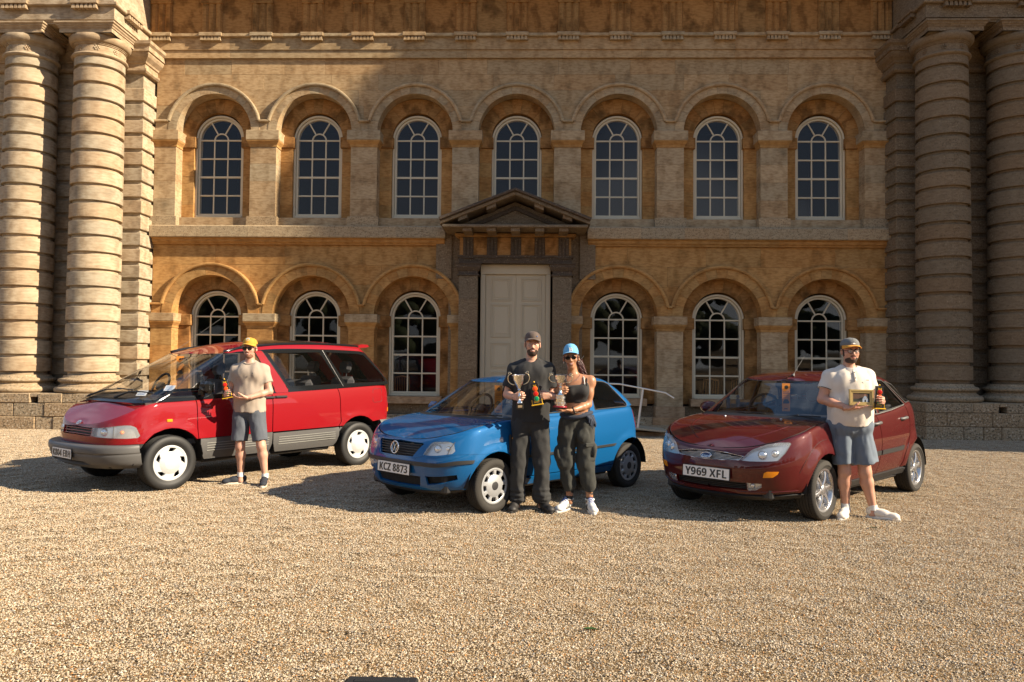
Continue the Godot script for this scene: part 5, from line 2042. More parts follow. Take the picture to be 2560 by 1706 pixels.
	var o := Transform3D(Basis(Vector3.UP, 0.9391), Vector3(-4.989, 0, -9.3666))
	hang_tag("reddish card tag hanging askew behind the minivan windscreen", o * Vector3(0.56, 1.60, 0.02), 0.35, 0.0, "card tags hung in windscreens")


func build_blue_car() -> void:
	var car := thing("blue_hatchback", "metallic blue three-door hatchback parked in the middle of the row", "car", Vector3(-0.9439, 0, -8.3138), 0.8255)
	var b := Shell.new()
	b.nf = 2.7
	b.yb = [[-0.7, 0.205], [-0.2, 0.235], [0.4, 0.235], [2.0, 0.24], [2.7, 0.25]]
	b.yt = [[-0.62, 0.738], [-0.50, 0.80], [-0.29, 0.873], [0.0, 0.918], [0.19, 0.940], [0.8, 0.952], [1.5, 0.972], [2.3, 1.015], [2.6, 1.04]]
	b.rows = [[0.0, -0.575, 0.50, 0.74, 2.60, 0.40], [0.13, -0.635, 0.52, 0.785, 2.67, 0.40], [0.35, -0.672, 0.53, 0.815, 2.71, 0.40], [0.58, -0.690, 0.53, 0.8275, 2.72, 0.40], [0.74, -0.672, 0.53, 0.822, 2.70, 0.40], [0.90, -0.640, 0.52, 0.808, 2.66, 0.38], [0.97, -0.612, 0.50, 0.792, 2.63, 0.36], [1.0, -0.588, 0.49, 0.770, 2.60, 0.34]]
	b.taper = 0.035
	b.flares = [[0.0, 0.28, 0.355, 0.09, 0.016], [2.37, 0.28, 0.36, 0.09, 0.016]]
	var blue: Material = M.paint_blue
	var arch_f := arch_hole(b, 0.0, 0.28, 0.355)
	var arch_r := arch_hole(b, 2.37, 0.28, 0.355)
	var lampp := mp(b, [["f", 0.40, 0.612], ["f", 0.62, 0.622], ["s", -0.50, 0.635], ["s", -0.475, 0.66], ["s", -0.47, 0.735], ["s", -0.50, 0.752], ["f", 0.66, 0.750], ["f", 0.485, 0.744], ["f", 0.455, 0.725]])
	var grille := mp(b, [["f", -0.27, 0.585], ["f", 0.0, 0.580], ["f", 0.27, 0.585], ["f", 0.37, 0.712], ["f", 0.345, 0.724], ["f", 0.0, 0.732], ["f", -0.345, 0.724], ["f", -0.37, 0.712]])
	var mesh := mp(b, [["f", -0.34, 0.285], ["f", 0.0, 0.278], ["f", 0.34, 0.285], ["f", 0.37, 0.392], ["f", 0.0, 0.394], ["f", -0.37, 0.392]])
	var fog := mp(b, [["f", 0.435, 0.310], ["f", 0.60, 0.335], ["f", 0.71, 0.375], ["f", 0.715, 0.425], ["f", 0.43, 0.400]])
	var lip := b.find("front", 0.0, 0.245).y
	# bumper below the lamps, wings above: a fine joint between
	var seam := [["s", -0.05, 0.622], ["s", -0.29, 0.625], ["s", -0.46, 0.627], ["f", 0.64, 0.608], ["f", 0.40, 0.597], ["f", 0.30, 0.572], ["u", 0.0, b.find("front", 0.0, 0.570).y]]
	var bump := mp(b, [["u", 0.0, lip], ["s", -0.345, 0.272], ["s", -0.15, 0.45]] + seam)
	both(car, "front_bumper", b, bump, [mesh, fog, arch_f], blue, 0.0, 0.025, 0.04, 0.05)
	var wing_pts := seam.duplicate()
	wing_pts.reverse()
	var wing := mp(b, wing_pts + [["s", 0.0, 0.55], ["s", 0.2, 0.40], ["s", 0.40, 0.32], ["s", 0.455, 0.32], ["s", 0.455, 0.80], ["u", b.find("side", 0.44, 0.93).x, 1.0], ["u", 0.0, 1.0]])
	both(car, "front_wing", b, wing, [arch_f, lampp, grille], blue, 0.003, 0.025, 0.04, 0.05)
	put("bonnet", fan(b, 0.0, b.find("side", 0.20, 0.93).x, -0.588, 0.15, [[-0.59, 0.740], [-0.45, 0.805], [-0.2, 0.880], [0.05, 0.928], [0.15, 0.945]], 0.0, 1.0, 0.985, 22, 0.004, 0.0), blue, car)
	for s: float in [-1.0, 1.0]:
		var crease := PackedVector3Array()
		for i in 12:
			var t := 0.12 + 0.86 * i / 11.0
			crease.append(fan_point(b, 0.0, b.find("side", 0.20, 0.93).x, -0.588, 0.15, [[-0.59, 0.740], [-0.45, 0.805], [-0.2, 0.880], [0.05, 0.928], [0.15, 0.945]], t, 0.985 * s) + Vector3(0, 0.003, 0))
		put("bonnet_joint", strip(crease, 0.0028, 1.0, 5), M.plastic_black, car)
	both(car, "lower_lip", b, mp(b, [["u", 0.0, 0.0], ["s", -0.37, 0.245], ["s", -0.36, 0.270], ["u", 0.0, lip]]), [arch_f], M.plastic_black, 0.004, 0.02)
	put("grille", panel(b, grille, [], -0.045, 0.0, 0.04, 0.04), M.plastic_black, car)
	for i in 5:
		var y := 0.607 + i * 0.025
		var hw := 0.265 + (y - 0.585) / 0.13 * 0.085
		put("grille_bar", strip(on_skin(b, "front", [-hw, y, -hw / 2, y, 0.0, y, hw / 2, y, hw, y], -0.010), 0.0065, 1.0, 6), M.plastic_dark, car)
	put("lower_mesh", panel(b, mesh, [], -0.05, 0.0), M.dark, car)
	for i in 9:
		var y := 0.292 + i * 0.0125
		put("mesh_wire", strip(on_skin(b, "front", [-0.345, y, 0.0, y - 0.002, 0.345, y], -0.025), 0.0028, 1.0, 4), M.plastic_dark, car)
	both(car, "fog_recess", b, fog, [], M.dark, -0.05, 0.0)
	for s: float in [-1.0, 1.0]:
		for i in 6:
			var y := 0.345 + i * 0.013
			put("mesh_wire", strip(on_skin(b, "front", [0.50 * s, y, 0.60 * s, y + 0.003, 0.70 * s, y + 0.008], -0.022), 0.0026, 1.0, 4), M.plastic_dark, car)
		var fl := MB.new()
		var q := b.find("front", 0.66 * s, 0.47)
	lamp(car, "headlamp", b, lampp, [], [[0.53, 0.685, 0.045, 0.045, "chrome", "f"], [0.64, 0.69, 0.03, 0.04, "chrome", "f"], [0.725, 0.70, 0.028, 0.04, "chrome", "f"]])
	for s: float in [-1.0, 1.0]:
		put("lamp_divider", strip(on_skin(b, "front", [0.655 * s, 0.626, 0.665 * s, 0.69, 0.685 * s, 0.748], 0.003), 0.004), M.plastic_grey, car)
	# badge: a ring with the two letters one above the other
	var bm := emblem_rings(M.chrome, car, Vector3(-0.690, 0.662, 0.0), Basis(Vector3.UP, -PI / 2) * Basis(Vector3.RIGHT, -0.12), [[0.062, 0.062, 0.0]], 0.006)
	var vw := MB.new()
	vw.xf = Transform3D(Basis(Vector3.UP, -PI / 2) * Basis(Vector3.RIGHT, -0.12), Vector3(-0.690, 0.662, 0.0))
	for l in [[-0.032, 0.048, -0.0, 0.006, 0.032, 0.048], [-0.052, 0.022, -0.024, -0.050, 0.0, 0.004], [0.052, 0.022, 0.024, -0.050, 0.0, 0.004]]:
		vw.tube(PackedVector3Array([Vector3(l[0], l[1], 0), Vector3(l[2], l[3], 0.001), Vector3(l[4], l[5], 0)]), 0.0052, 5)
	put("emblem_letters", vw, M.chrome, car)
	put("emblem_disc", on_disc(Vector3(-0.683, 0.662, 0.0), 0.06), M.plastic_black, car)
	var rub := sp(b, [-0.31, 0.535])
	both(car, "bumper_strip", b, mp(b, [["u", 0.0, b.find("front", 0.0, 0.500).y], ["f", 0.4, 0.502], ["s", -0.46, 0.530], ["s", -0.315, 0.535], ["s", -0.305, 0.567], ["s", -0.46, 0.567], ["f", 0.4, 0.540], ["u", 0.0, b.find("front", 0.0, 0.540).y]]), [], M.plastic_dark, 0.014, 0.014)
	plate(car, "KCZ 8873", Vector3(-0.706, 0.452, 0.0), 0.0, -0.04, 0.54)
	# door, quarter, sill
	both(car, "door", b, mp(b, [["s", 0.465, 0.33], ["s", 1.50, 0.325], ["s", 1.595, 0.45], ["s", 1.615, 0.63], ["s", 1.59, 0.85], ["u", b.find("side", 1.56, 0.97).x, 1.0], ["u", b.find("side", 0.452, 0.93).x, 1.0], ["s", 0.465, 0.80]]), [], blue)
	both(car, "sill", b, mp(b, [["s", 0.345, 0.236], ["s", 2.03, 0.242], ["s", 2.03, 0.315], ["s", 0.345, 0.312]]), [arch_f, arch_r], blue, 0.006, 0.02)
	both(car, "quarter_panel", b, mp(b, [["s", 1.51, 0.325], ["s", 2.1, 0.325], ["s", 2.5, 0.53], ["s", 2.62, 0.60], ["u", 3.0, b.find("rear", 0.2, 0.62).y], ["u", 3.0, 1.0], ["u", b.find("side", 1.572, 0.97).x, 1.0], ["s", 1.602, 0.85], ["s", 1.627, 0.63], ["s", 1.607, 0.45]]), [arch_r, mp(b, [["s", 2.545, 0.745], ["s", 2.635, 0.745], ["u", 2.56, 0.68], ["u", 2.5, 0.93], ["s", 2.56, 0.975], ["s", 2.515, 0.97]])], blue, 0.0, 0.025)
	both(car, "tail_lamp", b, mp(b, [["s", 2.545, 0.745], ["s", 2.635, 0.745], ["u", 2.56, 0.68], ["u", 2.5, 0.93], ["s", 2.56, 0.975], ["s", 2.515, 0.97]]), [], M.red_lens, 0.006, 0.02)
	both(car, "rear_bumper", b, mp(b, [["s", 2.55, 0.25], ["u", 3.0, 0.02], ["u", 3.0, b.find("rear", 0.2, 0.60).y], ["s", 2.63, 0.592], ["s", 2.52, 0.53]]), [arch_r], blue, 0.012, 0.03)
	for s: float in [-1.0, 1.0]:
		var mf := MB.new()
		mf.box(Vector3(2.655, 0.14, 0.62 * s - 0.09), Vector3(2.665, 0.36, 0.62 * s + 0.09), 0.004)
		put("mud_flap", mf, M.rubber, car)
		var lk := MB.new()
		lk.ball(Vector3(1.60, 0.815, 0.815 * s), Vector3(0.016, 0.016, 0.008), 10, 6)
		put("lock", lk, M.plastic_dark, car)
		var hd := MB.new()
		hd.box(Vector3(1.40, 0.80, 0.815 * s - 0.015), Vector3(1.56, 0.835, 0.815 * s + 0.022), 0.012)
		put("door_handle", hd, M.plastic_dark, car)
		var mr := group("door_mirror", car)
		var mm := MB.new()
		mm.box(Vector3(0.50, 0.945, 0.80 * s - 0.03 - (0.12 if s < 0 else 0.0)), Vector3(0.60, 1.065, 0.80 * s + 0.03 + (0.12 if s > 0 else 0.0)), 0.045)
		put("shell", mm, blue, mr)
		var mg := MB.new()
		mg.box(Vector3(0.599, 0.96, 0.86 * s - 0.07), Vector3(0.604, 1.05, 0.86 * s + 0.07), 0.001)
		put("glass", mg, M.chrome, mr)
	both(car, "side_strip", b, mp(b, [["s", 0.42, 0.532], ["s", 1.60, 0.545], ["s", 1.60, 0.572], ["s", 0.42, 0.560]]), [], M.plastic_dark, 0.012, 0.012)
	both(car, "side_strip", b, mp(b, [["s", 1.64, 0.546], ["s", 2.03, 0.553], ["s", 2.05, 0.580], ["s", 1.64, 0.573]]), [], M.plastic_dark, 0.012, 0.012)
	# glasshouse
	var g := Shell.new()
	g.nf = 3.0
	g.nr = 3.2
	g.yb = [[0.0, 0.942], [0.3, 0.940], [0.8, 0.953], [1.5, 0.973], [2.3, 1.016], [2.7, 1.045]]
	g.yt = [[0.0, 1.30], [0.75, 1.315], [0.95, 1.345], [1.3, 1.378], [1.7, 1.388], [2.0, 1.372], [2.2, 1.335], [2.7, 1.31]]
	g.rows = [[0.0, 0.10, 0.26, 0.772, 2.64, 0.32], [0.28, 0.29, 0.26, 0.735, 2.57, 0.30], [0.6, 0.505, 0.26, 0.692, 2.46, 0.28], [0.85, 0.675, 0.24, 0.645, 2.34, 0.26], [0.95, 0.745, 0.22, 0.610, 2.28, 0.24], [1.0, 0.785, 0.20, 0.572, 2.22, 0.22]]
	var ua := 0.80
	put("windscreen", panel(g, PackedVector2Array([Vector2(-ua, 0.045), Vector2(ua, 0.045), Vector2(ua - 0.04, 0.925), Vector2(-ua + 0.04, 0.925)]), [], 0.0, 0.0), M.car_glass, car)
	put("windscreen_surround", panel(g, PackedVector2Array([Vector2(-ua - 0.05, 0.0), Vector2(ua + 0.05, 0.0), Vector2(ua + 0.0, 0.95), Vector2(-ua - 0.0, 0.95)]), [PackedVector2Array([Vector2(-ua + 0.01, 0.06), Vector2(ua - 0.01, 0.06), Vector2(ua - 0.05, 0.91), Vector2(-ua + 0.05, 0.91)])], 0.002, 0.006), M.plastic_black, car)
	var dw := sp(g, [0.40, 0.985, 0.60, 1.095, 0.90, 1.250, 1.05, 1.310, 1.30, 1.338, 1.60, 1.350, 1.60, 1.0])
	var qw := sp(g, [1.70, 1.352, 2.02, 1.325, 2.10, 1.300, 2.34, 1.062, 2.345, 1.035, 2.31, 1.018, 1.70, 1.0])
	var bpl := sp(g, [1.605, 1.352, 1.655, 1.355, 1.655, 0.99, 1.605, 0.99])
	both(car, "pillar", g, PackedVector2Array([Vector2(ua + 0.052, 0.0), Vector2(2.9, 0.0), Vector2(2.9, 1.0), Vector2(ua + 0.0, 1.0), Vector2(ua + 0.002, 0.95)]), [dw, qw], blue, 0.0, 0.02)
	both(car, "door_window", g, dw, [], M.car_glass, -0.006, 0.0)
	both(car, "quarter_window", g, qw, [], M.car_glass, -0.006, 0.0)
	for s: float in [-1.0, 1.0]:
		for loop in [[1.70, 1.352, 2.02, 1.325, 2.10, 1.300, 2.34, 1.062, 2.345, 1.035, 2.31, 1.018, 1.70, 1.0, 1.70, 1.352], [0.40, 0.985, 0.60, 1.095, 0.90, 1.250, 1.05, 1.310, 1.30, 1.338, 1.60, 1.350, 1.60, 1.0, 0.40, 0.985]]:
			var pt := on_skin(g, "side", loop, 0.0)
			for i in pt.size():
				pt[i].z *= s
			put("window_seal", strip(pt, 0.009, 1.0, 5), M.rubber, car)
	put("tailgate", panel(g, PackedVector2Array([Vector2(2.9, 0.0), Vector2(3.0, 0.0), Vector2(3.0, 1.0), Vector2(2.9, 1.0)]), [], 0.0, 0.0), M.black_gloss, car)
	put("tailgate", panel(g, PackedVector2Array([Vector2(-2.9, 0.0), Vector2(-3.0, 0.0), Vector2(-3.0, 1.0), Vector2(-2.9, 1.0)]), [], 0.0, 0.0), M.black_gloss, car)
	put("roof", fan(g, 0.0, 3.0, 0.785, 2.22, [[0.785, 1.338], [0.9, 1.372], [1.1, 1.402], [1.45, 1.418], [1.9, 1.405], [2.22, 1.35]], 0.0, 1.0, 1.0, 26, 0.0, 0.0), blue, car)
	put("aerial", strip(PackedVector3Array([Vector3(2.12, 1.38, 0.0), Vector3(2.44, 1.66, 0.0)]), 0.003, 1.0, 5), M.plastic_black, car)
	for k in 2:
		var w := MB.new()
		var z0: float = [-0.45, 0.18][k]
		w.tube(PackedVector3Array([Vector3(0.16, 0.955, z0), Vector3(0.20, 0.985, z0 + 0.26)]), 0.009, 6)
		w.tube(PackedVector3Array([Vector3(0.19, 0.972, z0 - 0.02), Vector3(0.205, 0.985, z0 + 0.50)]), 0.007, 5)
		put("wiper", w, M.plastic_black, car)
	for w in [[0.0, -1.0], [0.0, 1.0], [2.37, -1.0], [2.37, 1.0]]:
		wheel(car, w[0], 0.715 * w[1], 0.28, 0.175, 0.182, "nine", M.rubber_dusty, M.cover_silver)
		well(car, w[0], 0.375, 0.46 * w[1], 0.79 * w[1], 0.28)
	var un := MB.new()
	un.box(Vector3(-0.52, 0.22, -0.62), Vector3(2.55, 0.5, 0.62), 0.02)
	un.box(Vector3(0.40, 0.21, -0.74), Vector3(1.98, 0.42, 0.74), 0.02)
	put("underbody", un, M.plastic_black, car)
	dash(car, 0.18, 0.72, 0.955, 0.70, M.plastic_dark)
	steering(car, Vector3(0.86, 1.0, -0.34))
	seat(car, 1.28, -0.35, 0.44, 0.48, M.seat_cloth)
	seat(car, 1.28, 0.35, 0.44, 0.48, M.seat_cloth)
	seat(car, 2.02, 0.0, 0.42, 1.15, M.seat_cloth, false)
	var fm := MB.new()
	fm.box(Vector3(0.3, 0.38, -0.72), Vector3(2.4, 0.42, 0.72))
	put("floor", fm, M.seat_cloth, car)
	var o := Transform3D(Basis(Vector3.UP, 0.8255), Vector3(-0.9439, 0, -8.3138))
	hang_tag("orange card tag hanging upright behind the blue hatchback windscreen", o * Vector3(0.745, 1.285, 0.08), 0.1, 0.0, "card tags hung in windscreens")


func on_disc(at: Vector3, r: float) -> MB:
	var mb := MB.new()
	mb.xf = Transform3D(Basis(Vector3.BACK, PI / 2), at)
	mb.lathe(v2([r, -0.004, r, 0.004, 0.0, 0.005]), 24)
	return mb


func build_maroon_car() -> void:
	var car := thing("maroon_hatchback", "dark maroon five-door hatchback parked at the right of the row", "car", Vector3(2.4079, 0, -8.2587), 0.7871)
	var b := Shell.new()
	b.nf = 2.35
	b.yb = [[-0.9, 0.215], [-0.4, 0.25], [0.4, 0.25], [2.0, 0.27], [2.8, 0.28]]
	b.yt = [[-0.84, 0.715], [-0.70, 0.775], [-0.50, 0.855], [-0.20, 0.930], [0.19, 0.972], [0.4, 0.972], [1.15, 0.985], [1.9, 1.040], [2.35, 1.105], [2.75, 1.14]]
	b.rows = [[0.0, -0.76, 0.56, 0.755, 2.72, 0.46], [0.13, -0.845, 0.60, 0.810, 2.80, 0.48], [0.35, -0.885, 0.62, 0.838, 2.84, 0.50], [0.60, -0.905, 0.64, 0.850, 2.845, 0.50], [0.80, -0.892, 0.64, 0.842, 2.82, 0.48], [0.93, -0.866, 0.62, 0.822, 2.78, 0.46], [0.98, -0.846, 0.60, 0.806, 2.75, 0.44], [1.0, -0.826, 0.59, 0.788, 2.72, 0.42]]
	b.taper = 0.035
	b.flares = [[-0.05, 0.30, 0.375, 0.13, 0.030], [2.55, 0.30, 0.375, 0.13, 0.030]]
	var red: Material = M.paint_maroon
	var fx := -0.05
	var rx := 2.55
	var arch_f := arch_hole(b, fx, 0.30, 0.372)
	var arch_r := arch_hole(b, rx, 0.30, 0.372)
	var lampp := mp(b, [["f", 0.345, 0.618], ["f", 0.50, 0.615], ["f", 0.655, 0.628], ["f", 0.700, 0.700], ["f", 0.725, 0.785], ["f", 0.715, 0.800], ["f", 0.64, 0.798], ["f", 0.55, 0.778], ["f", 0.45, 0.730], ["f", 0.39, 0.670]])
	var grille := mp(b, [["f", -0.335, 0.618], ["f", 0.0, 0.603], ["f", 0.335, 0.618], ["f", 0.372, 0.655], ["f", 0.20, 0.680], ["f", 0.0, 0.690], ["f", -0.20, 0.680], ["f", -0.372, 0.655]])
	var mesh := mp(b, [["f", -0.40, 0.330], ["f", 0.0, 0.318], ["f", 0.40, 0.330], ["f", 0.40, 0.402], ["f", 0.0, 0.408], ["f", -0.40, 0.402]])
	var fog := mp(b, [["f", 0.405, 0.326], ["f", 0.47, 0.333], ["f", 0.525, 0.365], ["f", 0.53, 0.402], ["f", 0.405, 0.402]])
	var seam := [["s", -0.12, 0.622], ["s", -0.42, 0.625], ["f", 0.70, 0.622], ["f", 0.50, 0.607], ["f", 0.34, 0.608], ["u", 0.0, b.find("front", 0.0, 0.597).y]]
	var lip := b.find("front", 0.0, 0.285).y
	var bump := mp(b, [["u", 0.0, lip], ["f", 0.5, 0.292], ["s", -0.41, 0.315], ["s", -0.2, 0.46]] + seam)
	both(car, "front_bumper", b, bump, [mesh, fog, arch_f], red, 0.0, 0.03, 0.04, 0.05)
	both(car, "lower_lip", b, mp(b, [["u", 0.0, 0.0], ["s", -0.42, 0.262], ["s", -0.42, 0.300], ["f", 0.5, 0.280], ["u", 0.0, lip - 0.02]]), [arch_f], M.plastic_black, 0.010, 0.03)
	for s: float in [-1.0, 1.0]:
		put("bumper_crease", strip(on_skin(b, "front", [0.30 * s, 0.310, 0.45 * s, 0.313, 0.60 * s, 0.322, 0.70 * s, 0.330, 0.76 * s, 0.335], 0.002), 0.007, 1.0, 6), red, car)
	var rs := seam.duplicate()
	rs.reverse()
	var wing := mp(b, rs + [["s", 0.0, 0.5], ["s", 0.30, 0.30], ["s", 0.42, 0.30], ["s", 0.43, 0.80], ["u", b.find("side", 0.40, 0.96).x, 1.0], ["u", 0.0, 1.0]])
	both(car, "front_wing", b, wing, [arch_f, lampp, grille], red, 0.002, 0.03, 0.04, 0.05)
	for s: float in [-1.0, 1.0]:
		var fl := PackedVector3Array()
		var pts := []
		for i in 10:
			var a := 2.72 - i * 0.135
			pts.append(fx + cos(a) * 0.505)
			pts.append(0.30 + sin(a) * 0.505)
		fl = on_skin(b, "side", pts, 0.0025)
		for i in fl.size():
			fl[i].z *= s
		put("arch_joint", strip(fl, 0.0016, 1.0, 5), M.plastic_black, car)
	var yc := [[-0.83, 0.722], [-0.72, 0.785], [-0.5, 0.872], [-0.25, 0.935], [0.0, 0.972], [0.16, 0.988]]
	var uc := b.find("side", 0.30, 0.97).x
	put("bonnet", fan(b, 0.0, uc, -0.826, 0.14, yc, 0.0, 1.0, 0.985, 24, 0.003, 0.0), red, car)
	for s: float in [-1.0, 1.0]:
		var cl := PackedVector3Array()
		for i in 14:
			var t := 0.10 + 0.88 * i / 13.0
			cl.append(fan_point(b, 0.0, uc, -0.826, 0.14, yc, t, s * 0.985) + Vector3(0, 0.003, 0))
		put("bonnet_joint", strip(cl, 0.0026, 1.0, 5), M.plastic_black, car)
		var cr := PackedVector3Array()
		for i in 14:
			var t := 0.22 + 0.74 * i / 13.0
			cr.append(fan_point(b, 0.0, uc, -0.826, 0.14, yc, t, s * (0.66 + 0.06 * t)) + Vector3(0, 0.0005, 0))
		put("bonnet_crease", strip(cr, 0.006, 1.0, 6), red, car)
		var jet := MB.new()
		jet.ball(Vector3(0.02, 0.978, 0.33 * s), Vector3(0.02, 0.01, 0.012), 8, 5)
		put("washer_jet", jet, M.chrome_soft, car)
	put("grille", panel(b, grille, [], -0.025, 0.0, 0.04, 0.04), M.plastic_black, car)
	for i in 6:
		var y := 0.615 + i * 0.0125
		var hw := 0.33 + (y - 0.615) * 0.7
		if i > 3:
			hw -= (i - 3) * 0.12
		put("grille_mesh", strip(on_skin(b, "front", [-hw, y - 0.004, -hw / 2, y, 0.0, y + 0.003, hw / 2, y, hw, y - 0.004], -0.014), 0.0035, 1.0, 4), M.chrome_soft, car)
	put("grille_rim", strip(on_skin(b, "front", [-0.335, 0.618, -0.17, 0.607, 0.0, 0.603, 0.17, 0.607, 0.335, 0.618, 0.372, 0.655, 0.20, 0.680, 0.0, 0.690, -0.20, 0.680, -0.372, 0.655, -0.335, 0.618], 0.0), 0.004, 1.0, 5), M.chrome, car)
	var ov := MB.new()
	ov.xf = Transform3D(Basis(Vector3.UP, -PI / 2) * Basis(Vector3.RIGHT, -0.3), Vector3(-0.903, 0.642, 0.0))
	var op := PackedVector2Array()
	for i in 24:
		op.append(Vector2(cos(TAU * i / 24) * 0.060, sin(TAU * i / 24) * 0.026))
	ov.prism(op, -0.01, 0.006, 0.003)
	put("emblem_oval", ov, M.oval_blue, car)
	emblem_rings(M.chrome, car, Vector3(-0.908, 0.643, 0.0), Basis(Vector3.UP, -PI / 2) * Basis(Vector3.RIGHT, -0.3), [[0.060, 0.026, 0.0]], 0.0038)
	var tx := text_mesh("Ford", 0.030, 0.002, "Droid Serif", true)
	var to := put("emblem_letters", tx, M.chrome, car)
	to.basis = Basis(Vector3.UP, -PI / 2) * Basis(Vector3.RIGHT, -0.3) * Basis(Vector3(1, 0, 0), Vector3(0.25, 1, 0), Vector3(0, 0, 1))
	to.position = Vector3(-0.911, 0.634, 0.0)
	put("lower_grille", panel(b, mesh, [], -0.06, 0.0), M.dark, car)
	for i in 4:
		var y := 0.337 + i * 0.018
		put("grille_bar", strip(on_skin(b, "front", [-0.395, y, -0.2, y - 0.004, 0.0, y - 0.005, 0.2, y - 0.004, 0.395, y], -0.025), 0.004, 1.0, 5), M.plastic_dark, car)
	lamp(car, "fog_lamp", b, fog, [], [[0.45, 0.366, 0.028, 0.04, "chrome", "f"]])
	lamp(car, "headlamp", b, lampp, [], [[0.53, 0.685, 0.05, 0.05, "chrome", "f"], [0.635, 0.70, 0.042, 0.05, "chrome", "f"], [0.625, 0.70, 0.016, 0.012, "chrome_soft", "f"]])
	for s: float in [-1.0, 1.0]:
		for i in 7:
			var z := 0.60 + i * 0.017
			put("lens_flute", strip(on_skin(b, "front", [z * s, 0.765 + i * 0.001, (z + 0.012) * s, 0.790], 0.003), 0.0045, 1.0, 5), M.lens, car)
	both(car, "front_indicator", b, mp(b, [["f", 0.545, 0.462], ["f", 0.62, 0.468], ["f", 0.655, 0.500], ["f", 0.665, 0.525], ["f", 0.58, 0.522], ["f", 0.555, 0.508]]), [], M.amber, 0.004, 0.01)
	plate(car, "Y969 XFL", Vector3(-0.915, 0.470, 0.0), 0.0, -0.06, 0.53)
	# doors and the rest of the side
	both(car, "front_door", b, mp(b, [["s", 0.44, 0.33], ["s", 1.285, 0.335], ["s", 1.35, 0.45], ["s", 1.40, 0.67], ["s", 1.365, 0.85], ["u", b.find("side", 1.33, 0.99).x, 1.0], ["u", b.find("side", 0.415, 0.96).x, 1.0], ["s", 0.44, 0.8]]), [], red)
	both(car, "rear_door", b, mp(b, [["s", 1.297, 0.335], ["s", 2.06, 0.345], ["s", 2.14, 0.5], ["s", 2.28, 0.72], ["s", 2.30, 0.86], ["u", b.find("side", 2.22, 1.07).x, 1.0], ["u", b.find("side", 1.342, 0.99).x, 1.0], ["s", 1.377, 0.85], ["s", 1.412, 0.67], ["s", 1.362, 0.45]]), [arch_r], red)
	both(car, "quarter_panel", b, mp(b, [["s", 2.072, 0.345], ["s", 2.15, 0.36], ["s", 2.88, 0.30], ["u", 2.7, 0.06], ["u", 3.0, 0.06], ["u", 3.0, 1.0], ["u", b.find("side", 2.232, 1.07).x, 1.0], ["s", 2.312, 0.86], ["s", 2.292, 0.72], ["s", 2.152, 0.5]]), [arch_r], red, 0.0, 0.03)
	both(car, "sill", b, mp(b, [["s", 0.33, 0.255], ["s", 2.17, 0.275], ["s", 2.17, 0.338], ["s", 0.33, 0.325]]), [arch_f, arch_r], M.plastic_dark, 0.014, 0.03)
	both(car, "side_strip", b, mp(b, [["s", 0.46, 0.545], ["s", 1.36, 0.548], ["s", 1.37, 0.598], ["s", 0.46, 0.592]]), [], M.plastic_dark, 0.012, 0.012)
	both(car, "side_strip", b, mp(b, [["s", 1.40, 0.548], ["s", 2.08, 0.562], ["s", 2.10, 0.612], ["s", 1.41, 0.598]]), [], M.plastic_dark, 0.012, 0.012)
	for s: float in [-1.0, 1.0]:
		for hx in [1.20, 2.02]:
			var hd := MB.new()
			var hy := 0.90 if hx < 1.5 else 0.925
			hd.tube(PackedVector3Array([Vector3(hx, hy, 0.83 * s), Vector3(hx + 0.03, hy + 0.006, 0.862 * s), Vector3(hx + 0.13, hy + 0.014, 0.862 * s), Vector3(hx + 0.16, hy + 0.018, 0.83 * s)]), [0.018, 0.019, 0.019, 0.016], 8)
			put("door_handle", hd, M.plastic_grey, car)
		var mr := group("door_mirror", car)
		var mm := MB.new()
		mm.ball(Vector3(0.66, 1.03, 0.93 * s), Vector3(0.07, 0.075, 0.125), 16, 10)
		mm.box(Vector3(0.60, 0.965, 0.80 * s - 0.04), Vector3(0.68, 1.0, 0.80 * s + 0.06), 0.01)
		put("shell", mm, red, mr)
		var mg := MB.new()
		mg.ball(Vector3(0.70, 1.03, 0.93 * s), Vector3(0.035, 0.06, 0.105), 14, 8)
		put("glass", mg, M.chrome, mr)
	# glasshouse
	var g := Shell.new()
	g.nf = 2.8
	g.nr = 2.6
	g.yb = [[0.0, 0.985], [0.35, 0.970], [1.15, 0.986], [1.9, 1.041], [2.35, 1.106], [2.8, 1.145]]
	g.yt = [[0.0, 1.36], [0.80, 1.368], [1.0, 1.405], [1.4, 1.452], [1.75, 1.455], [2.0, 1.430], [2.35, 1.345], [2.8, 1.30]]
	g.rows = [[0.0, 0.09, 0.32, 0.800, 2.74, 0.42], [0.25, 0.27, 0.32, 0.765, 2.67, 0.40], [0.6, 0.53, 0.30, 0.712, 2.56, 0.36], [0.85, 0.715, 0.26, 0.660, 2.46, 0.32], [0.95, 0.785, 0.24, 0.622, 2.40, 0.30], [1.0, 0.83, 0.22, 0.582, 2.34, 0.28]]
	var ua := 0.80
	put("windscreen", panel(g, PackedVector2Array([Vector2(-ua, 0.06), Vector2(ua, 0.06), Vector2(ua - 0.04, 0.935), Vector2(-ua + 0.04, 0.935)]), [], 0.0, 0.0), M.car_glass, car)
	put("windscreen_surround", panel(g, PackedVector2Array([Vector2(-ua - 0.05, 0.0), Vector2(ua + 0.05, 0.0), Vector2(ua - 0.01, 0.955), Vector2(-ua + 0.01, 0.955)]), [PackedVector2Array([Vector2(-ua + 0.02, 0.075), Vector2(ua - 0.02, 0.075), Vector2(ua - 0.06, 0.90), Vector2(-ua + 0.06, 0.90)])], 0.002, 0.006), M.plastic_black, car)
	var dw := sp(g, [0.62, 1.005, 0.66, 1.13, 0.90, 1.290, 1.05, 1.350, 1.25, 1.382, 1.41, 1.392, 1.38, 1.012])
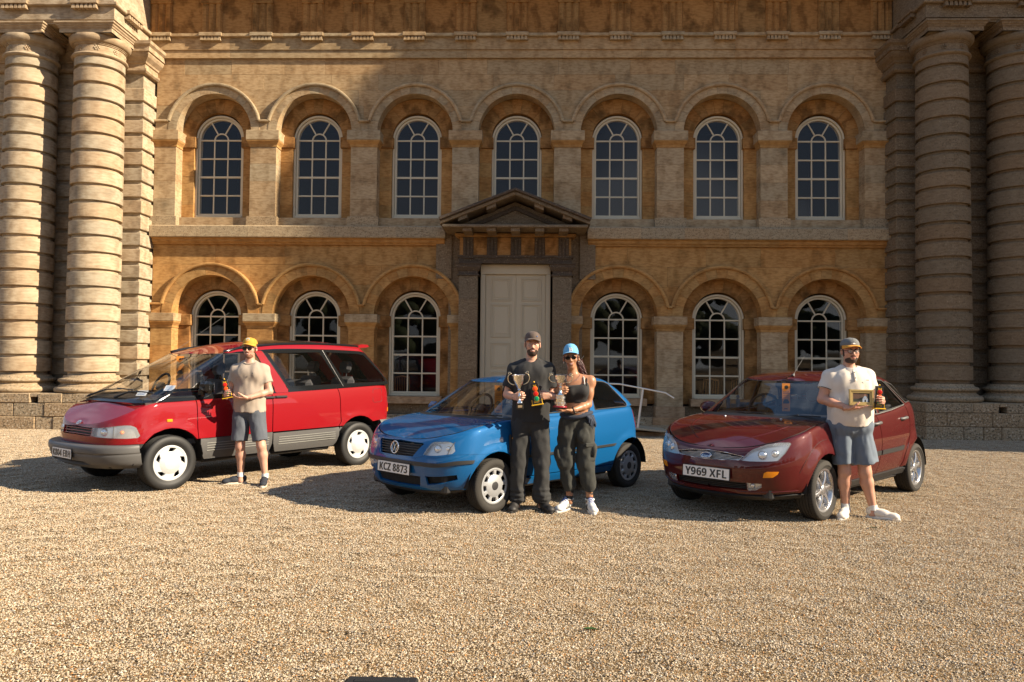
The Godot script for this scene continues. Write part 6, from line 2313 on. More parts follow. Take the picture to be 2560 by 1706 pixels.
	var rw := sp(g, [1.49, 1.395, 1.86, 1.382, 1.93, 1.35, 2.22, 1.095, 2.20, 1.085, 1.45, 1.018])
	var qw := sp(g, [1.96, 1.372, 2.18, 1.330, 2.36, 1.26, 2.56, 1.155, 2.54, 1.130, 2.44, 1.125, 2.28, 1.112])
	both(car, "pillar", g, PackedVector2Array([Vector2(ua + 0.052, 0.0), Vector2(2.92, 0.0), Vector2(2.92, 1.0), Vector2(ua - 0.008, 1.0), Vector2(ua - 0.008, 0.955)]), [dw, rw, qw], red, 0.0, 0.02)
	both(car, "front_window", g, dw, [], M.car_glass, -0.006, 0.0)
	both(car, "rear_window", g, rw, [], M.car_glass, -0.006, 0.0)
	both(car, "quarter_window", g, qw, [], M.car_glass, -0.006, 0.0)
	for s: float in [-1.0, 1.0]:
		for loop in [[[0.62, 1.005, 0.66, 1.13, 0.90, 1.290, 1.05, 1.350, 1.25, 1.382, 1.41, 1.392, 1.38, 1.012, 0.62, 1.005], 0.009], [[1.49, 1.395, 1.86, 1.382, 1.93, 1.35, 2.22, 1.095, 2.20, 1.085, 1.45, 1.018, 1.49, 1.395], 0.011], [[1.96, 1.372, 2.18, 1.330, 2.36, 1.26, 2.56, 1.155, 2.54, 1.130, 2.44, 1.125, 2.28, 1.112, 1.96, 1.372], 0.009]]:
			var pt := on_skin(g, "side", loop[0], 0.0)
			for i in pt.size():
				pt[i].z *= s
			put("window_seal", strip(pt, loop[1], 1.0, 5), M.rubber, car)
		var ln := on_skin(g, "side", [0.62, 1.0, 1.0, 1.0, 1.4, 1.006, 1.8, 1.036, 2.2, 1.085], 0.006)
		for i in ln.size():
			ln[i].z *= s
		put("waist_trim", strip(ln, 0.006, 1.0, 5), M.chrome_soft, car)
	both(car, "tail_lamp", g, mp(g, [["s", 2.44, 1.25], ["s", 2.60, 1.14], ["u", 2.62, 0.02], ["u", 2.60, 0.85], ["s", 2.36, 1.31]]), [], M.red_lens, 0.006, 0.02)
	both(car, "tailgate", g, PackedVector2Array([Vector2(2.92, 0.0), Vector2(3.0, 0.0), Vector2(3.0, 1.0), Vector2(2.92, 1.0)]), [], M.black_gloss, 0.0, 0.0)
	put("roof", fan(g, 0.0, 3.0, 0.83, 2.34, [[0.83, 1.398], [0.95, 1.432], [1.15, 1.468], [1.5, 1.490], [1.9, 1.475], [2.34, 1.385]], 0.0, 1.0, 1.0, 26, 0.0, 0.0), red, car)
	var ae := MB.new()
	ae.tube(PackedVector3Array([Vector3(0.93, 1.425, 0.02), Vector3(0.96, 1.455, 0.02)]), [0.022, 0.010], 8)
	ae.tube(PackedVector3Array([Vector3(0.955, 1.45, 0.02), Vector3(1.23, 1.665, 0.02)]), 0.0018, 5)
	put("aerial", ae, M.plastic_grey, car)
	for k in 2:
		var w := MB.new()
		var z0: float = [-0.46, 0.16][k]
		w.tube(PackedVector3Array([Vector3(0.15, 0.985, z0), Vector3(0.185, 1.02, z0 + 0.28)]), 0.010, 6)
		w.tube(PackedVector3Array([Vector3(0.17, 1.004, z0), Vector3(0.19, 1.018, z0 + 0.52)]), 0.008, 5)
		put("wiper", w, M.plastic_black, car)
	for w in [[fx, -1.0], [fx, 1.0], [rx, -1.0], [rx, 1.0]]:
		wheel(car, w[0], 0.745 * w[1], 0.302, 0.20, 0.215, "alloy", M.rubber_dusty, M.alloy)
		well(car, w[0], 0.39, 0.48 * w[1], 0.82 * w[1], 0.30)
	var un := MB.new()
	un.box(Vector3(-0.72, 0.24, -0.60), Vector3(2.66, 0.5, 0.60), 0.02)
	un.box(Vector3(0.38, 0.22, -0.75), Vector3(2.12, 0.42, 0.75), 0.02)
	put("underbody", un, M.plastic_black, car)
	dash(car, 0.18, 0.78, 1.0, 0.72, M.plastic_dark)
	steering(car, Vector3(0.92, 1.04, -0.35))
	seat(car, 1.36, -0.36, 0.46, 0.48, M.seat_cloth)
	seat(car, 1.36, 0.36, 0.46, 0.48, M.seat_cloth)
	seat(car, 2.12, 0.0, 0.44, 1.15, M.seat_cloth, false)
	for z in [-0.4, 0.4]:
		var hr := MB.new()
		hr.box(Vector3(2.42, 1.06, z - 0.13), Vector3(2.50, 1.22, z + 0.13), 0.04)
		put("headrest", hr, M.seat_cloth, car)
	var fm := MB.new()
	fm.box(Vector3(0.3, 0.40, -0.74), Vector3(2.5, 0.44, 0.74))
	put("floor", fm, M.seat_cloth, car)
	var rv := MB.new()
	rv.box(Vector3(0.80, 1.29, -0.14), Vector3(0.83, 1.35, 0.02), 0.02)
	put("rear_view_mirror", rv, M.plastic_black, car)
	var o := Transform3D(Basis(Vector3.UP, 0.7871), Vector3(2.4079, 0, -8.2587))
	hang_tag("orange card tag hanging behind the maroon hatchback windscreen", o * Vector3(0.70, 1.345, 0.05), 0.0, 0.0, "card tags hung in windscreens")


# a signed-distance grid that is turned into a smooth mesh (surface nets)
class Field:
	var o: Vector3
	var c: float
	var nx: int
	var ny: int
	var nz: int
	var d := PackedFloat32Array()

	func _init(lo: Vector3, hi: Vector3, cell: float) -> void:
		o = lo
		c = cell
		nx = ceili((hi.x - lo.x) / cell) + 1
		ny = ceili((hi.y - lo.y) / cell) + 1
		nz = ceili((hi.z - lo.z) / cell) + 1
		d.resize(nx * ny * nz)
		d.fill(0.5)

	func span(lo: Vector3, hi: Vector3) -> Array:
		return [clampi(floori((lo.x - o.x) / c), 0, nx), clampi(ceili((hi.x - o.x) / c) + 1, 0, nx), clampi(floori((lo.y - o.y) / c), 0, ny), clampi(ceili((hi.y - o.y) / c) + 1, 0, ny), clampi(floori((lo.z - o.z) / c), 0, nz), clampi(ceili((hi.z - o.z) / c) + 1, 0, nz)]

	func join(i: int, v: float, k: float) -> void:
		var a := d[i]
		if k > 0.0:
			var h := maxf(k - absf(a - v), 0.0) / k
			d[i] = minf(a, v) - h * h * k * 0.25
		else:
			d[i] = minf(a, v)

	# tapered limb; flat squeezes it in z; cap leaves its end b cut off square
	func cone(a: Vector3, b: Vector3, ra: float, rb: float, k := 0.02, flat := 1.0, cap := false) -> void:
		var m := maxf(ra, rb) + k + 2.0 * c
		var s := span(a.min(b) - Vector3(m, m, m), a.max(b) + Vector3(m, m, m))
		var ab := b - a
		var iz := 1.0 / flat
		var ab2 := Vector3(ab.x, ab.y, ab.z * iz)
		var l2 := maxf(ab2.length_squared(), 1e-9)
		var dir := ab.normalized()
		var sc := (1.0 + flat) * 0.5
		for z in range(s[4], s[5]):
			for y in range(s[2], s[3]):
				var i: int = (z * ny + y) * nx + s[0]
				var p := Vector3(o.x + s[0] * c, o.y + y * c, o.z + z * c) - a
				for x in range(s[0], s[1]):
					var q := Vector3(p.x, p.y, p.z * iz)
					var t := clampf(q.dot(ab2) / l2, 0.0, 1.0)
					var v := ((q - ab2 * t).length() - lerpf(ra, rb, t)) * sc
					if cap:
						v = maxf(v, (p - ab).dot(dir))
					join(i, v, k)
					i += 1
					p.x += c

	func ell(e: Vector3, r: Vector3, k := 0.02, carve := false) -> void:
		var m := k + 2.0 * c
		var s := span(e - r - Vector3(m, m, m), e + r + Vector3(m, m, m))
		for z in range(s[4], s[5]):
			for y in range(s[2], s[3]):
				var i: int = (z * ny + y) * nx + s[0]
				var p := Vector3(o.x + s[0] * c, o.y + y * c, o.z + z * c) - e
				for x in range(s[0], s[1]):
					var a := p / r
					var k0 := a.length()
					var k1 := (a / r).length()
					var v := k0 * (k0 - 1.0) / k1 if k1 > 1e-6 else -r.x
					if carve:
						var h := maxf(k - absf(d[i] + v), 0.0) / maxf(k, 1e-6)
						d[i] = maxf(d[i], -v) + h * h * k * 0.25
					else:
						join(i, v, k)
					i += 1
					p.x += c

	func cut(at: Vector3, n: Vector3) -> void:
		# keeps what lies behind the plane
		for z in nz:
			for y in ny:
				var i := z * ny * nx + y * nx
				for x in nx:
					var v := (Vector3(o.x + x * c, o.y + y * c, o.z + z * c) - at).dot(n)
					if v > d[i]:
						d[i] = v
					i += 1

	func crease(nz_: FastNoiseLite, amp: float, st: Vector3) -> void:
		for z in nz:
			for y in ny:
				var i := z * ny * nx + y * nx
				for x in nx:
					if absf(d[i]) < 4.5 * c + absf(amp):
						var p := Vector3(o.x + x * c, o.y + y * c, o.z + z * c) * st
						d[i] += amp * nz_.get_noise_3dv(p)
					i += 1

	func at(p: Vector3) -> float:
		var g := (p - o) / c
		var x := clampi(int(g.x), 0, nx - 2)
		var y := clampi(int(g.y), 0, ny - 2)
		var z := clampi(int(g.z), 0, nz - 2)
		var fx := g.x - x
		var fy := g.y - y
		var fz := g.z - z
		var i := (z * ny + y) * nx + x
		var a := lerpf(lerpf(d[i], d[i + 1], fx), lerpf(d[i + nx], d[i + nx + 1], fx), fy)
		i += nx * ny
		var b := lerpf(lerpf(d[i], d[i + 1], fx), lerpf(d[i + nx], d[i + nx + 1], fx), fy)
		return lerpf(a, b, fz)

	func build(mb: MB) -> void:
		var vert := {}
		var pos := PackedVector3Array()
		var nrm := PackedVector3Array()
		var corner := [0, 1, nx, nx + 1, nx * ny, nx * ny + 1, nx * ny + nx, nx * ny + nx + 1]
		var off := [Vector3(0, 0, 0), Vector3(1, 0, 0), Vector3(0, 1, 0), Vector3(1, 1, 0), Vector3(0, 0, 1), Vector3(1, 0, 1), Vector3(0, 1, 1), Vector3(1, 1, 1)]
		var edges := [[0, 1], [2, 3], [4, 5], [6, 7], [0, 2], [1, 3], [4, 6], [5, 7], [0, 4], [1, 5], [2, 6], [3, 7]]
		var lim := c * 3.4
		for z in nz - 1:
			for y in ny - 1:
				var i := (z * ny + y) * nx - 1
				for x in nx - 1:
					i += 1
					if absf(d[i]) > lim:
						continue
					var n := 0
					for k in 8:
						if d[i + corner[k]] < 0.0:
							n += 1
					if n == 0 or n == 8:
						continue
					var sum := Vector3.ZERO
					var cnt := 0
					for e in edges:
						var a := d[i + corner[e[0]]]
						var b := d[i + corner[e[1]]]
						if (a < 0.0) != (b < 0.0):
							sum += off[e[0]].lerp(off[e[1]], a / (a - b))
							cnt += 1
					vert[i] = pos.size()
					var p := o + (Vector3(x, y, z) + sum / cnt) * c
					pos.append(p)
					var h := c * 0.75
					nrm.append(Vector3(at(p + Vector3(h, 0, 0)) - at(p - Vector3(h, 0, 0)), at(p + Vector3(0, h, 0)) - at(p - Vector3(0, h, 0)), at(p + Vector3(0, 0, h)) - at(p - Vector3(0, 0, h))).normalized())
		var st := [1, nx, nx * ny]
		for i in vert.keys():
			for ax in 3:
				var a := d[i]
				var b := d[i + st[ax]]
				if (a < 0.0) == (b < 0.0):
					continue
				var u: int = st[(ax + 1) % 3]
				var v: int = st[(ax + 2) % 3]
				if not (vert.has(i - u) and vert.has(i - v) and vert.has(i - u - v)):
					continue
				var q := [vert[i], vert[i - u], vert[i - u - v], vert[i - v]]
				if a >= 0.0:
					q = [q[0], q[3], q[2], q[1]]
				mb.tri_n(pos[q[0]], pos[q[1]], pos[q[2]], nrm[q[0]], nrm[q[1]], nrm[q[2]])
				mb.tri_n(pos[q[0]], pos[q[2]], pos[q[3]], nrm[q[0]], nrm[q[2]], nrm[q[3]])


func head_shape(f: Field, g: float, p: Dictionary) -> void:
	# a head about its own middle, looking along +z; g grows it
	var w: float = p.get("wide", 1.0)
	var j: float = p.get("jaw", 1.0)
	f.ell(Vector3(0, 0.035, -0.015), Vector3(0.076 * w + g, 0.088 + g, 0.094 + g), 0.0)
	f.ell(Vector3(0, -0.04, 0.022), Vector3(0.060 * w * j + g, 0.074 + g, 0.066 + g), 0.03)
	f.ell(Vector3(0, -0.096, 0.052), Vector3(0.030 * j + g, 0.020 + g, 0.026 + g), 0.03)
	f.cone(Vector3(-0.034, 0.022, 0.070), Vector3(0.034, 0.022, 0.070), 0.013 + g, 0.013 + g, 0.02)
	f.ell(Vector3(-0.040, -0.018, 0.056), Vector3(0.024 + g, 0.022 + g, 0.022 + g), 0.025)
	f.ell(Vector3(0.040, -0.018, 0.056), Vector3(0.024 + g, 0.022 + g, 0.022 + g), 0.025)
	f.cone(Vector3(0, -0.066, -0.02), Vector3(0, -0.17, -0.028), 0.050 * p.get("neck_w", 1.0), 0.054 * p.get("neck_w", 1.0), 0.02)


func head_detail(f: Field) -> void:
	f.ell(Vector3(-0.030, 0.004, 0.090), Vector3(0.017, 0.011, 0.014), 0.012, true)
	f.ell(Vector3(0.030, 0.004, 0.090), Vector3(0.017, 0.011, 0.014), 0.012, true)
	f.cone(Vector3(0, 0.014, 0.080), Vector3(0, -0.026, 0.103), 0.008, 0.0125, 0.010)
	f.ell(Vector3(-0.012, -0.030, 0.092), Vector3(0.010, 0.008, 0.011), 0.006)
	f.ell(Vector3(0.012, -0.030, 0.092), Vector3(0.010, 0.008, 0.011), 0.006)
	f.cone(Vector3(-0.018, -0.055, 0.083), Vector3(0.018, -0.055, 0.083), 0.0075, 0.0075, 0.008)
	f.cone(Vector3(-0.014, -0.070, 0.080), Vector3(0.014, -0.070, 0.080), 0.008, 0.008, 0.008)
	for s: float in [-1.0, 1.0]:
		f.ell(Vector3(0.080 * s, -0.004, -0.012), Vector3(0.010, 0.032, 0.019), 0.006)
		f.ell(Vector3(0.087 * s, -0.002, -0.006), Vector3(0.006, 0.018, 0.009), 0.004, true)


func hand_shape(f: Field, m: float, curl: Array, spread: float, thumb: Array) -> void:
	# wrist at the origin, fingers along +y, palm towards +z, thumb on the side m
	f.cone(Vector3(0, -0.05, 0), Vector3(0, 0.0, 0), 0.025, 0.024, 0.0, 0.82)
	var root := [0.028, 0.0095, -0.0095, -0.027]
	var ky := [0.084, 0.088, 0.083, 0.074]
	var ln := [[0.040, 0.025, 0.020], [0.045, 0.028, 0.021], [0.041, 0.026, 0.020], [0.032, 0.020, 0.017]]
	for i in 4:
		var kn := Vector3(m * root[i], ky[i], -0.002)
		f.cone(Vector3(m * root[i] * 0.55, 0.004, 0), kn, 0.0165, 0.0125, 0.014)
		var p := kn
		var a := 0.0
		var side: float = m * (1.5 - i) * spread
		for s in 3:
			a += curl[s]
			var dir := Vector3(sin(side), cos(side) * cos(a), sin(a)).normalized()
			var q: Vector3 = p + dir * ln[i][s]
			var r0: float = [0.0102, 0.0092, 0.0082][s] * (0.9 if i == 3 else 1.0)
			f.cone(p, q, r0, r0 - 0.0012, 0.0035)
			p = q
	var t0 := Vector3(m * 0.020, 0.018, 0.006)
	for k in 3:
		var t1 := Vector3(m * thumb[k][0], thumb[k][1], thumb[k][2])
		f.cone(t0, t1, [0.018, 0.0125, 0.0105][k], [0.0125, 0.0108, 0.0085][k], 0.010 if k == 0 else 0.004)
		t0 = t1


func add_hand(mb: MB, at: Vector3, b: Basis, m: float, curl: Array, thumb: Array, spread := 0.06, scale := 1.0) -> void:
	var f := Field.new(Vector3(-0.09, -0.06, -0.05), Vector3(0.09, 0.205, 0.125), 0.0042)
	hand_shape(f, m, curl, spread, thumb)
	mb.xf = Transform3D(b.scaled(Vector3(scale, scale, scale)), at)
	f.build(mb)
	mb.xf = Transform3D.IDENTITY


func frame(y: Vector3, z: Vector3) -> Basis:
	y = y.normalized()
	z = (z - y * z.dot(y)).normalized()
	return Basis(y.cross(z), y, z)


func make_body(t: Node, p: Dictionary) -> MeshInstance3D:
	# one skin for head, neck, trunk, arms, hands and legs
	var mb := MB.new()
	var f := Field.new(Vector3(-0.40, 0.02, -0.26), Vector3(0.40, 1.66, 0.38), 0.0115)
	var k: float = p.get("thick", 1.0)
	var nb: Vector3 = p.neck
	f.cone(nb + Vector3(0, 0.09, 0.0), nb + Vector3(0, -0.06, -0.01), 0.050 * p.get("neck_w", 1.0), 0.060 * k, 0.0)
	f.cone(p.chest + Vector3(-0.06, 0.05, 0), p.chest + Vector3(0.06, 0.05, 0), 0.115 * k, 0.115 * k, 0.05, 0.8)
	f.cone(p.chest, p.waist, 0.135 * k, 0.118 * k, 0.05, 0.70)
	f.cone(p.waist, p.pelvis, 0.118 * k, 0.14 * k, 0.05, 0.75)
	for s in ["l", "r"]:
		var sh: Vector3 = p["sh_" + s]
		var el: Vector3 = p["el_" + s]
		var wr: Vector3 = p["wr_" + s]
		var a: float = p.get("arm", 1.0)
		f.cone(nb + Vector3(0, -0.05, -0.02), sh, 0.045 * k, 0.056 * a, 0.05)
		f.cone(sh, el, 0.055 * a, 0.043 * a, 0.03)
		f.ell(sh.lerp(el, 0.45) + Vector3(0, 0, 0.008), Vector3(0.050, 0.07, 0.05) * a, 0.04)
		f.cone(el, el.lerp(wr, 0.35), 0.041 * a, 0.043 * a, 0.02)
		f.cone(el.lerp(wr, 0.35), wr, 0.043 * a, 0.027, 0.02)
		var hp: Vector3 = p["hip_" + s]
		var kn: Vector3 = p["kn_" + s]
		var an: Vector3 = p["an_" + s]
		var g: float = p.get("leg", 1.0)
		f.cone(hp, kn, 0.085 * g, 0.056 * g, 0.04)
		f.cone(kn, kn.lerp(an, 0.3) + Vector3(0, 0, -0.014), 0.053 * g, 0.057 * g, 0.03)
		f.cone(kn.lerp(an, 0.3) + Vector3(0, 0, -0.014), an, 0.057 * g, 0.035 * g, 0.03)
		f.cone(an, an - Vector3(0, 0.08, 0), 0.035, 0.04, 0.02)
	f.build(mb)
	var h := Field.new(Vector3(-0.125, -0.19, -0.135), Vector3(0.125, 0.15, 0.135), 0.005)
	head_shape(h, 0.0, p)
	head_detail(h)
	mb.xf = p.head
	h.build(mb)
	mb.xf = Transform3D.IDENTITY
	for s in ["l", "r"]:
		var q: Array = p["hand_" + s]
		add_hand(mb, p["wr_" + s], q[0], q[1], q[2], q[3], 0.05, p.get("hand", 1.0))
	return put("body", mb, p.skin, t)


func face(t: Node, p: Dictionary) -> void:
	# mouth, teeth, brows and, where no dark glasses hide them, eyes
	var lip := MB.new()
	lip.xf = p.head
	var sm: float = p.get("smile", 0.008)
	var a := PackedVector3Array()
	var b := PackedVector3Array()
	for i in 9:
		var x := -0.026 + 0.052 * i / 8.0
		var u := x / 0.026
		a.append(Vector3(x, -0.0545 + sm * u * u - 0.001, 0.0925 - 0.012 * u * u))
		b.append(Vector3(x, -0.0615 + sm * 1.4 * u * u, 0.0915 - 0.012 * u * u))
	lip.tube(a, [0.002, 0.0032, 0.0038, 0.004, 0.0038, 0.004, 0.0038, 0.0032, 0.002], 6)
	var bb := b.duplicate()
	for i in 9:
		bb[i].y -= 0.006 * (1.0 - pow((i - 4) / 4.0, 2.0)) * (1.0 if p.get("teeth", false) else 0.2)
	lip.tube(bb, [0.002, 0.0036, 0.0045, 0.005, 0.005, 0.005, 0.0045, 0.0036, 0.002], 6)
	put("lips", lip, M.lips, t)
	if p.get("teeth", false):
		var te := MB.new()
		te.xf = p.head
		var c := b.duplicate()
		for i in 9:
			c[i].y -= 0.001 * (1.0 - pow((i - 4) / 4.0, 2.0)) - 0.001
			c[i].z += 0.0005
		te.tube(c.slice(1, 8), [0.001, 0.0032, 0.004, 0.0042, 0.004, 0.0032, 0.001], 6)
		put("teeth", te, M.teeth, t)
	if not p.get("shades", false):
		for s: float in [-1.0, 1.0]:
			var e := MB.new()
			e.xf = p.head
			e.ball(Vector3(0.030 * s, 0.004, 0.073), Vector3(0.0145, 0.0085, 0.0115), 12, 8)
			put("eye", e, M.eye_white, t)
			var ir := MB.new()
			ir.xf = p.head
			ir.ball(Vector3(0.030 * s, 0.004, 0.0815), Vector3(0.0055, 0.0055, 0.0035), 10, 6)
			put("iris", ir, M.iris, t)
	for s: float in [-1.0, 1.0]:
		var br := MB.new()
		br.xf = p.head
		br.tube(PackedVector3Array([Vector3(0.012 * s, 0.024, 0.088), Vector3(0.030 * s, 0.029, 0.083), Vector3(0.048 * s, 0.024, 0.068)]), [0.0035, 0.004, 0.002], 6)
		put("eyebrow", br, p.hair, t)


func beard(t: Node, p: Dictionary, grow: float, top: float) -> void:
	var f := Field.new(Vector3(-0.10, -0.135, -0.04), Vector3(0.10, 0.01, 0.115), 0.005)
	head_shape(f, grow, p)
	f.cut(Vector3(0, top, 0.10), Vector3(0, 0.93, -0.37).normalized())
	f.cut(Vector3(0, -0.10, -0.005), Vector3(0, -0.45, -0.9).normalized())
	f.cut(Vector3(0, -0.118, 0.02), Vector3(0, -1, -0.3).normalized())
	f.ell(Vector3(0, -0.059, 0.098), Vector3(0.027, 0.0125, 0.03), 0.004, true)
	f.ell(Vector3(0, -0.025, 0.10), Vector3(0.020, 0.017, 0.04), 0.006, true)
	var mb := MB.new()
	mb.xf = p.head
	f.build(mb)
	mb.tube(PackedVector3Array([Vector3(-0.028, -0.052, 0.083), Vector3(-0.014, -0.043, 0.0925), Vector3(0, -0.041, 0.0945), Vector3(0.014, -0.043, 0.0925), Vector3(0.028, -0.052, 0.083)]), [0.004, 0.0048, 0.004, 0.0048, 0.004], 6)
	put("beard", mb, p.beard, t)


func hair_cap(t: Node, p: Dictionary, grow: float) -> void:
	var f := Field.new(Vector3(-0.11, -0.08, -0.13), Vector3(0.11, 0.10, 0.09), 0.006)
	head_shape(f, grow, p)
	f.cut(Vector3(0, 0, 0.030), Vector3(0, 0.35, 1.0).normalized())
	f.cut(Vector3(0, -0.055, 0.0), Vector3(0, -1.0, 0.25).normalized())
	var mb := MB.new()
	mb.xf = p.head
	f.build(mb)
	put("hair", mb, p.hair, t)


func baseball_cap(t: Node, p: Dictionary, crown_m: Material, brim_m: Material, tall := 0.0, flatbrim := 0.0) -> void:
	var cap := group("cap", t)
	var w: float = p.get("wide", 1.0)
	var mb := MB.new()
	mb.xf = p.head * Transform3D(Basis(Vector3.RIGHT, -0.03), Vector3(0, 0.060, -0.012))
	var rows := []
	for i in 9:
		var e := i / 8.0 * PI / 2
		var line := PackedVector3Array()
		for k in 33:
			var a := TAU * k / 32
			var ct := pow(cos(e), 0.72)
			var front := maxf(0.0, sin(a))
			line.append(Vector3(cos(a) * (0.0865 * w) * ct, sin(e) * (0.078 + tall) * (1.0 + 0.05 * front) + 0.006 * front * cos(e), sin(a) * 0.104 * ct))
		rows.append(line)
	mb.grid(rows, false, true)
	put("crown", mb, crown_m, cap)
	var seam := MB.new()
	seam.xf = mb.xf
	for k in 6:
		var a := TAU * k / 6 + PI / 2
		var pth := PackedVector3Array()
		for i in 9:
			var e := i / 8.0 * PI / 2
			var ct := pow(cos(e), 0.72)
			var front := maxf(0.0, sin(a))
			pth.append(Vector3(cos(a) * 0.0868 * w * ct, sin(e) * (0.078 + tall) * (1.0 + 0.05 * front) + 0.006 * front * cos(e) + 0.0003, sin(a) * 0.1043 * ct))
		seam.tube(pth, 0.0009, 4)
	put("seam", seam, crown_m, cap)
	var btn := MB.new()
	btn.xf = mb.xf
	btn.ball(Vector3(0, 0.080 + tall, 0), Vector3(0.008, 0.005, 0.008), 8, 5)
	put("button", btn, crown_m, cap)
	var br := MB.new()
	br.xf = mb.xf
	for lay in 2:
		var rw := []
		for i in 7:
			var r := i / 6.0
			var line := PackedVector3Array()
			for k in 17:
				var a := PI * (0.06 + 0.88 * k / 16.0)
				var inn := Vector3(cos(a) * 0.085 * w, 0.006 * sin(a), sin(a) * 0.102)
				var ext := 0.068 * pow(sin(a), 0.55)
				var drop := (-0.012 - 0.022 * (1.0 - flatbrim) * pow(absf(cos(a)), 1.5)) * r
				line.append(inn + Vector3(cos(a) * 0.004 * r, drop - 0.003 * lay, ext * r))
			rw.append(line)
		br.grid(rw, false, lay == 1)
		if lay == 0:
			br.tube(rw[6], 0.0022, 5)
	put("brim", br, brim_m, cap)


func glasses(t: Node, p: Dictionary, called: String, frame_m: Material, lens_m: Material, r: Vector2, box: float, thick: float) -> void:
	var g := group(called, t)
	for s: float in [-1.0, 1.0]:
		var poly := PackedVector2Array()
		for i in 24:
			var a := TAU * i / 24
			var cx := signf(cos(a)) * pow(absf(cos(a)), box)
			var cy := signf(sin(a)) * pow(absf(sin(a)), box)
			poly.append(Vector2(0.032 * s + cx * r.x, 0.004 + cy * r.y))
		var ln := MB.new()
		ln.xf = p.head
		ln.prism(poly, 0.0955, 0.0975, 0.0, true)
		put("lens", ln, lens_m, g)
		var fr := MB.new()
		fr.xf = p.head
		var pth := PackedVector3Array()
		for q in poly:
			pth.append(Vector3(q.x, q.y, 0.0965 - absf(q.x) * 0.03))
		fr.tube(pth, thick, 6, true)
		fr.tube(PackedVector3Array([Vector3((0.032 + r.x) * s, 0.012, 0.094), Vector3(0.082 * s, 0.012, 0.06), Vector3(0.088 * s, 0.008, -0.02)]), thick * 0.9, 6)
		if s > 0:
			fr.tube(PackedVector3Array([Vector3(-0.032 + r.x, 0.012, 0.0965), Vector3(0, 0.014, 0.103), Vector3(0.032 - r.x, 0.012, 0.0965)]), thick, 6)
		put("rim", fr, frame_m, g)


func shoe(t: Node, called: String, at: Vector3, yaw: float, upper: Material, sole: Material, lace: Material, length := 0.29, high := 0.0, stripes: Material = null) -> void:
	# at is the middle of the heel on the ground; the toe points along +z turned by yaw
	var s := group(called, t, at)
	s.rotation.y = yaw
	var f := Field.new(Vector3(-0.075, 0.0, -0.075), Vector3(0.075, 0.20, length), 0.0062)
	var l := length - 0.075
	f.cone(Vector3(0, 0.060, 0.0), Vector3(0, 0.052, l * 0.55), 0.038, 0.040, 0.0)
	f.cone(Vector3(0, 0.052, l * 0.5), Vector3(0.004, 0.040, l), 0.042, 0.034, 0.03)
	f.ell(Vector3(0.006, 0.040, l), Vector3(0.042, 0.026, 0.045), 0.03)
	f.cone(Vector3(0, 0.07, 0.002), Vector3(0, 0.098 + high, 0.006), 0.038, 0.040, 0.02, 1.0, true)
	f.cone(Vector3(0, 0.085 + high * 0.8, 0.025), Vector3(0, 0.062, l * 0.62), 0.030, 0.030, 0.02)
	f.cut(Vector3(0, 0.022, 0), Vector3(0, -1, 0))
	var mb := MB.new()
	f.build(mb)
	put("upper", mb, upper, s)
	var so := MB.new()
	var outl := PackedVector2Array()
	for i in 28:
		var a := TAU * i / 28
		var z := (l + 0.055 - (-0.045)) * 0.5 * sin(a) + (l + 0.01) * 0.5
		var ww := 0.040 + 0.008 * smoothstep(0.0, l, z)
		outl.append(Vector2(cos(a) * ww * (1.0 if absf(sin(a)) < 0.8 else 1.06), -z))
	so.xf = Transform3D(Basis(Vector3.RIGHT, -PI / 2), Vector3.ZERO)
	so.prism(outl, -0.004, 0.027, 0.004)
	put("sole", so, sole, s)
	var la := MB.new()
	for i in 5:
		var q := i / 4.0
		var y := lerpf(0.112 + high * 0.85, 0.092, q) + 0.001
		var z := lerpf(0.045, l * 0.66, q)
		la.tube(PackedVector3Array([Vector3(-0.026, y - 0.010, z), Vector3(0, y + 0.002, z + 0.004), Vector3(0.026, y - 0.010, z)]), 0.0036, 5)
	put("laces", la, lace, s)
	if stripes:
		for sd: float in [-1.0, 1.0]:
			for i in 3:
				var st := MB.new()
				var z := 0.055 + i * 0.026
				st.xf = Transform3D(Basis(Vector3.UP, 0.05 * sd), Vector3.ZERO)
				st.tube(PackedVector3Array([Vector3(sd * 0.0435, 0.03, z + 0.012), Vector3(sd * 0.042, 0.052, z + 0.002), Vector3(sd * 0.036, 0.078, z - 0.012)]), 0.0055, 5)
				put("stripe", st, stripes, s)


func cloth_part(t: Node, called: String, f: Field, m: Material, amp: float, st := Vector3(1, 0.45, 1), sd := 1, freq := 9.0) -> MeshInstance3D:
	var n := FastNoiseLite.new()
	n.noise_type = FastNoiseLite.TYPE_SIMPLEX_SMOOTH
	n.seed = sd
	n.frequency = freq
	n.fractal_octaves = 2
	if amp > 0.0:
		f.crease(n, -amp * 1.25, st)
	var mb := MB.new()
	f.build(mb)
	return put(called, mb, m, t)


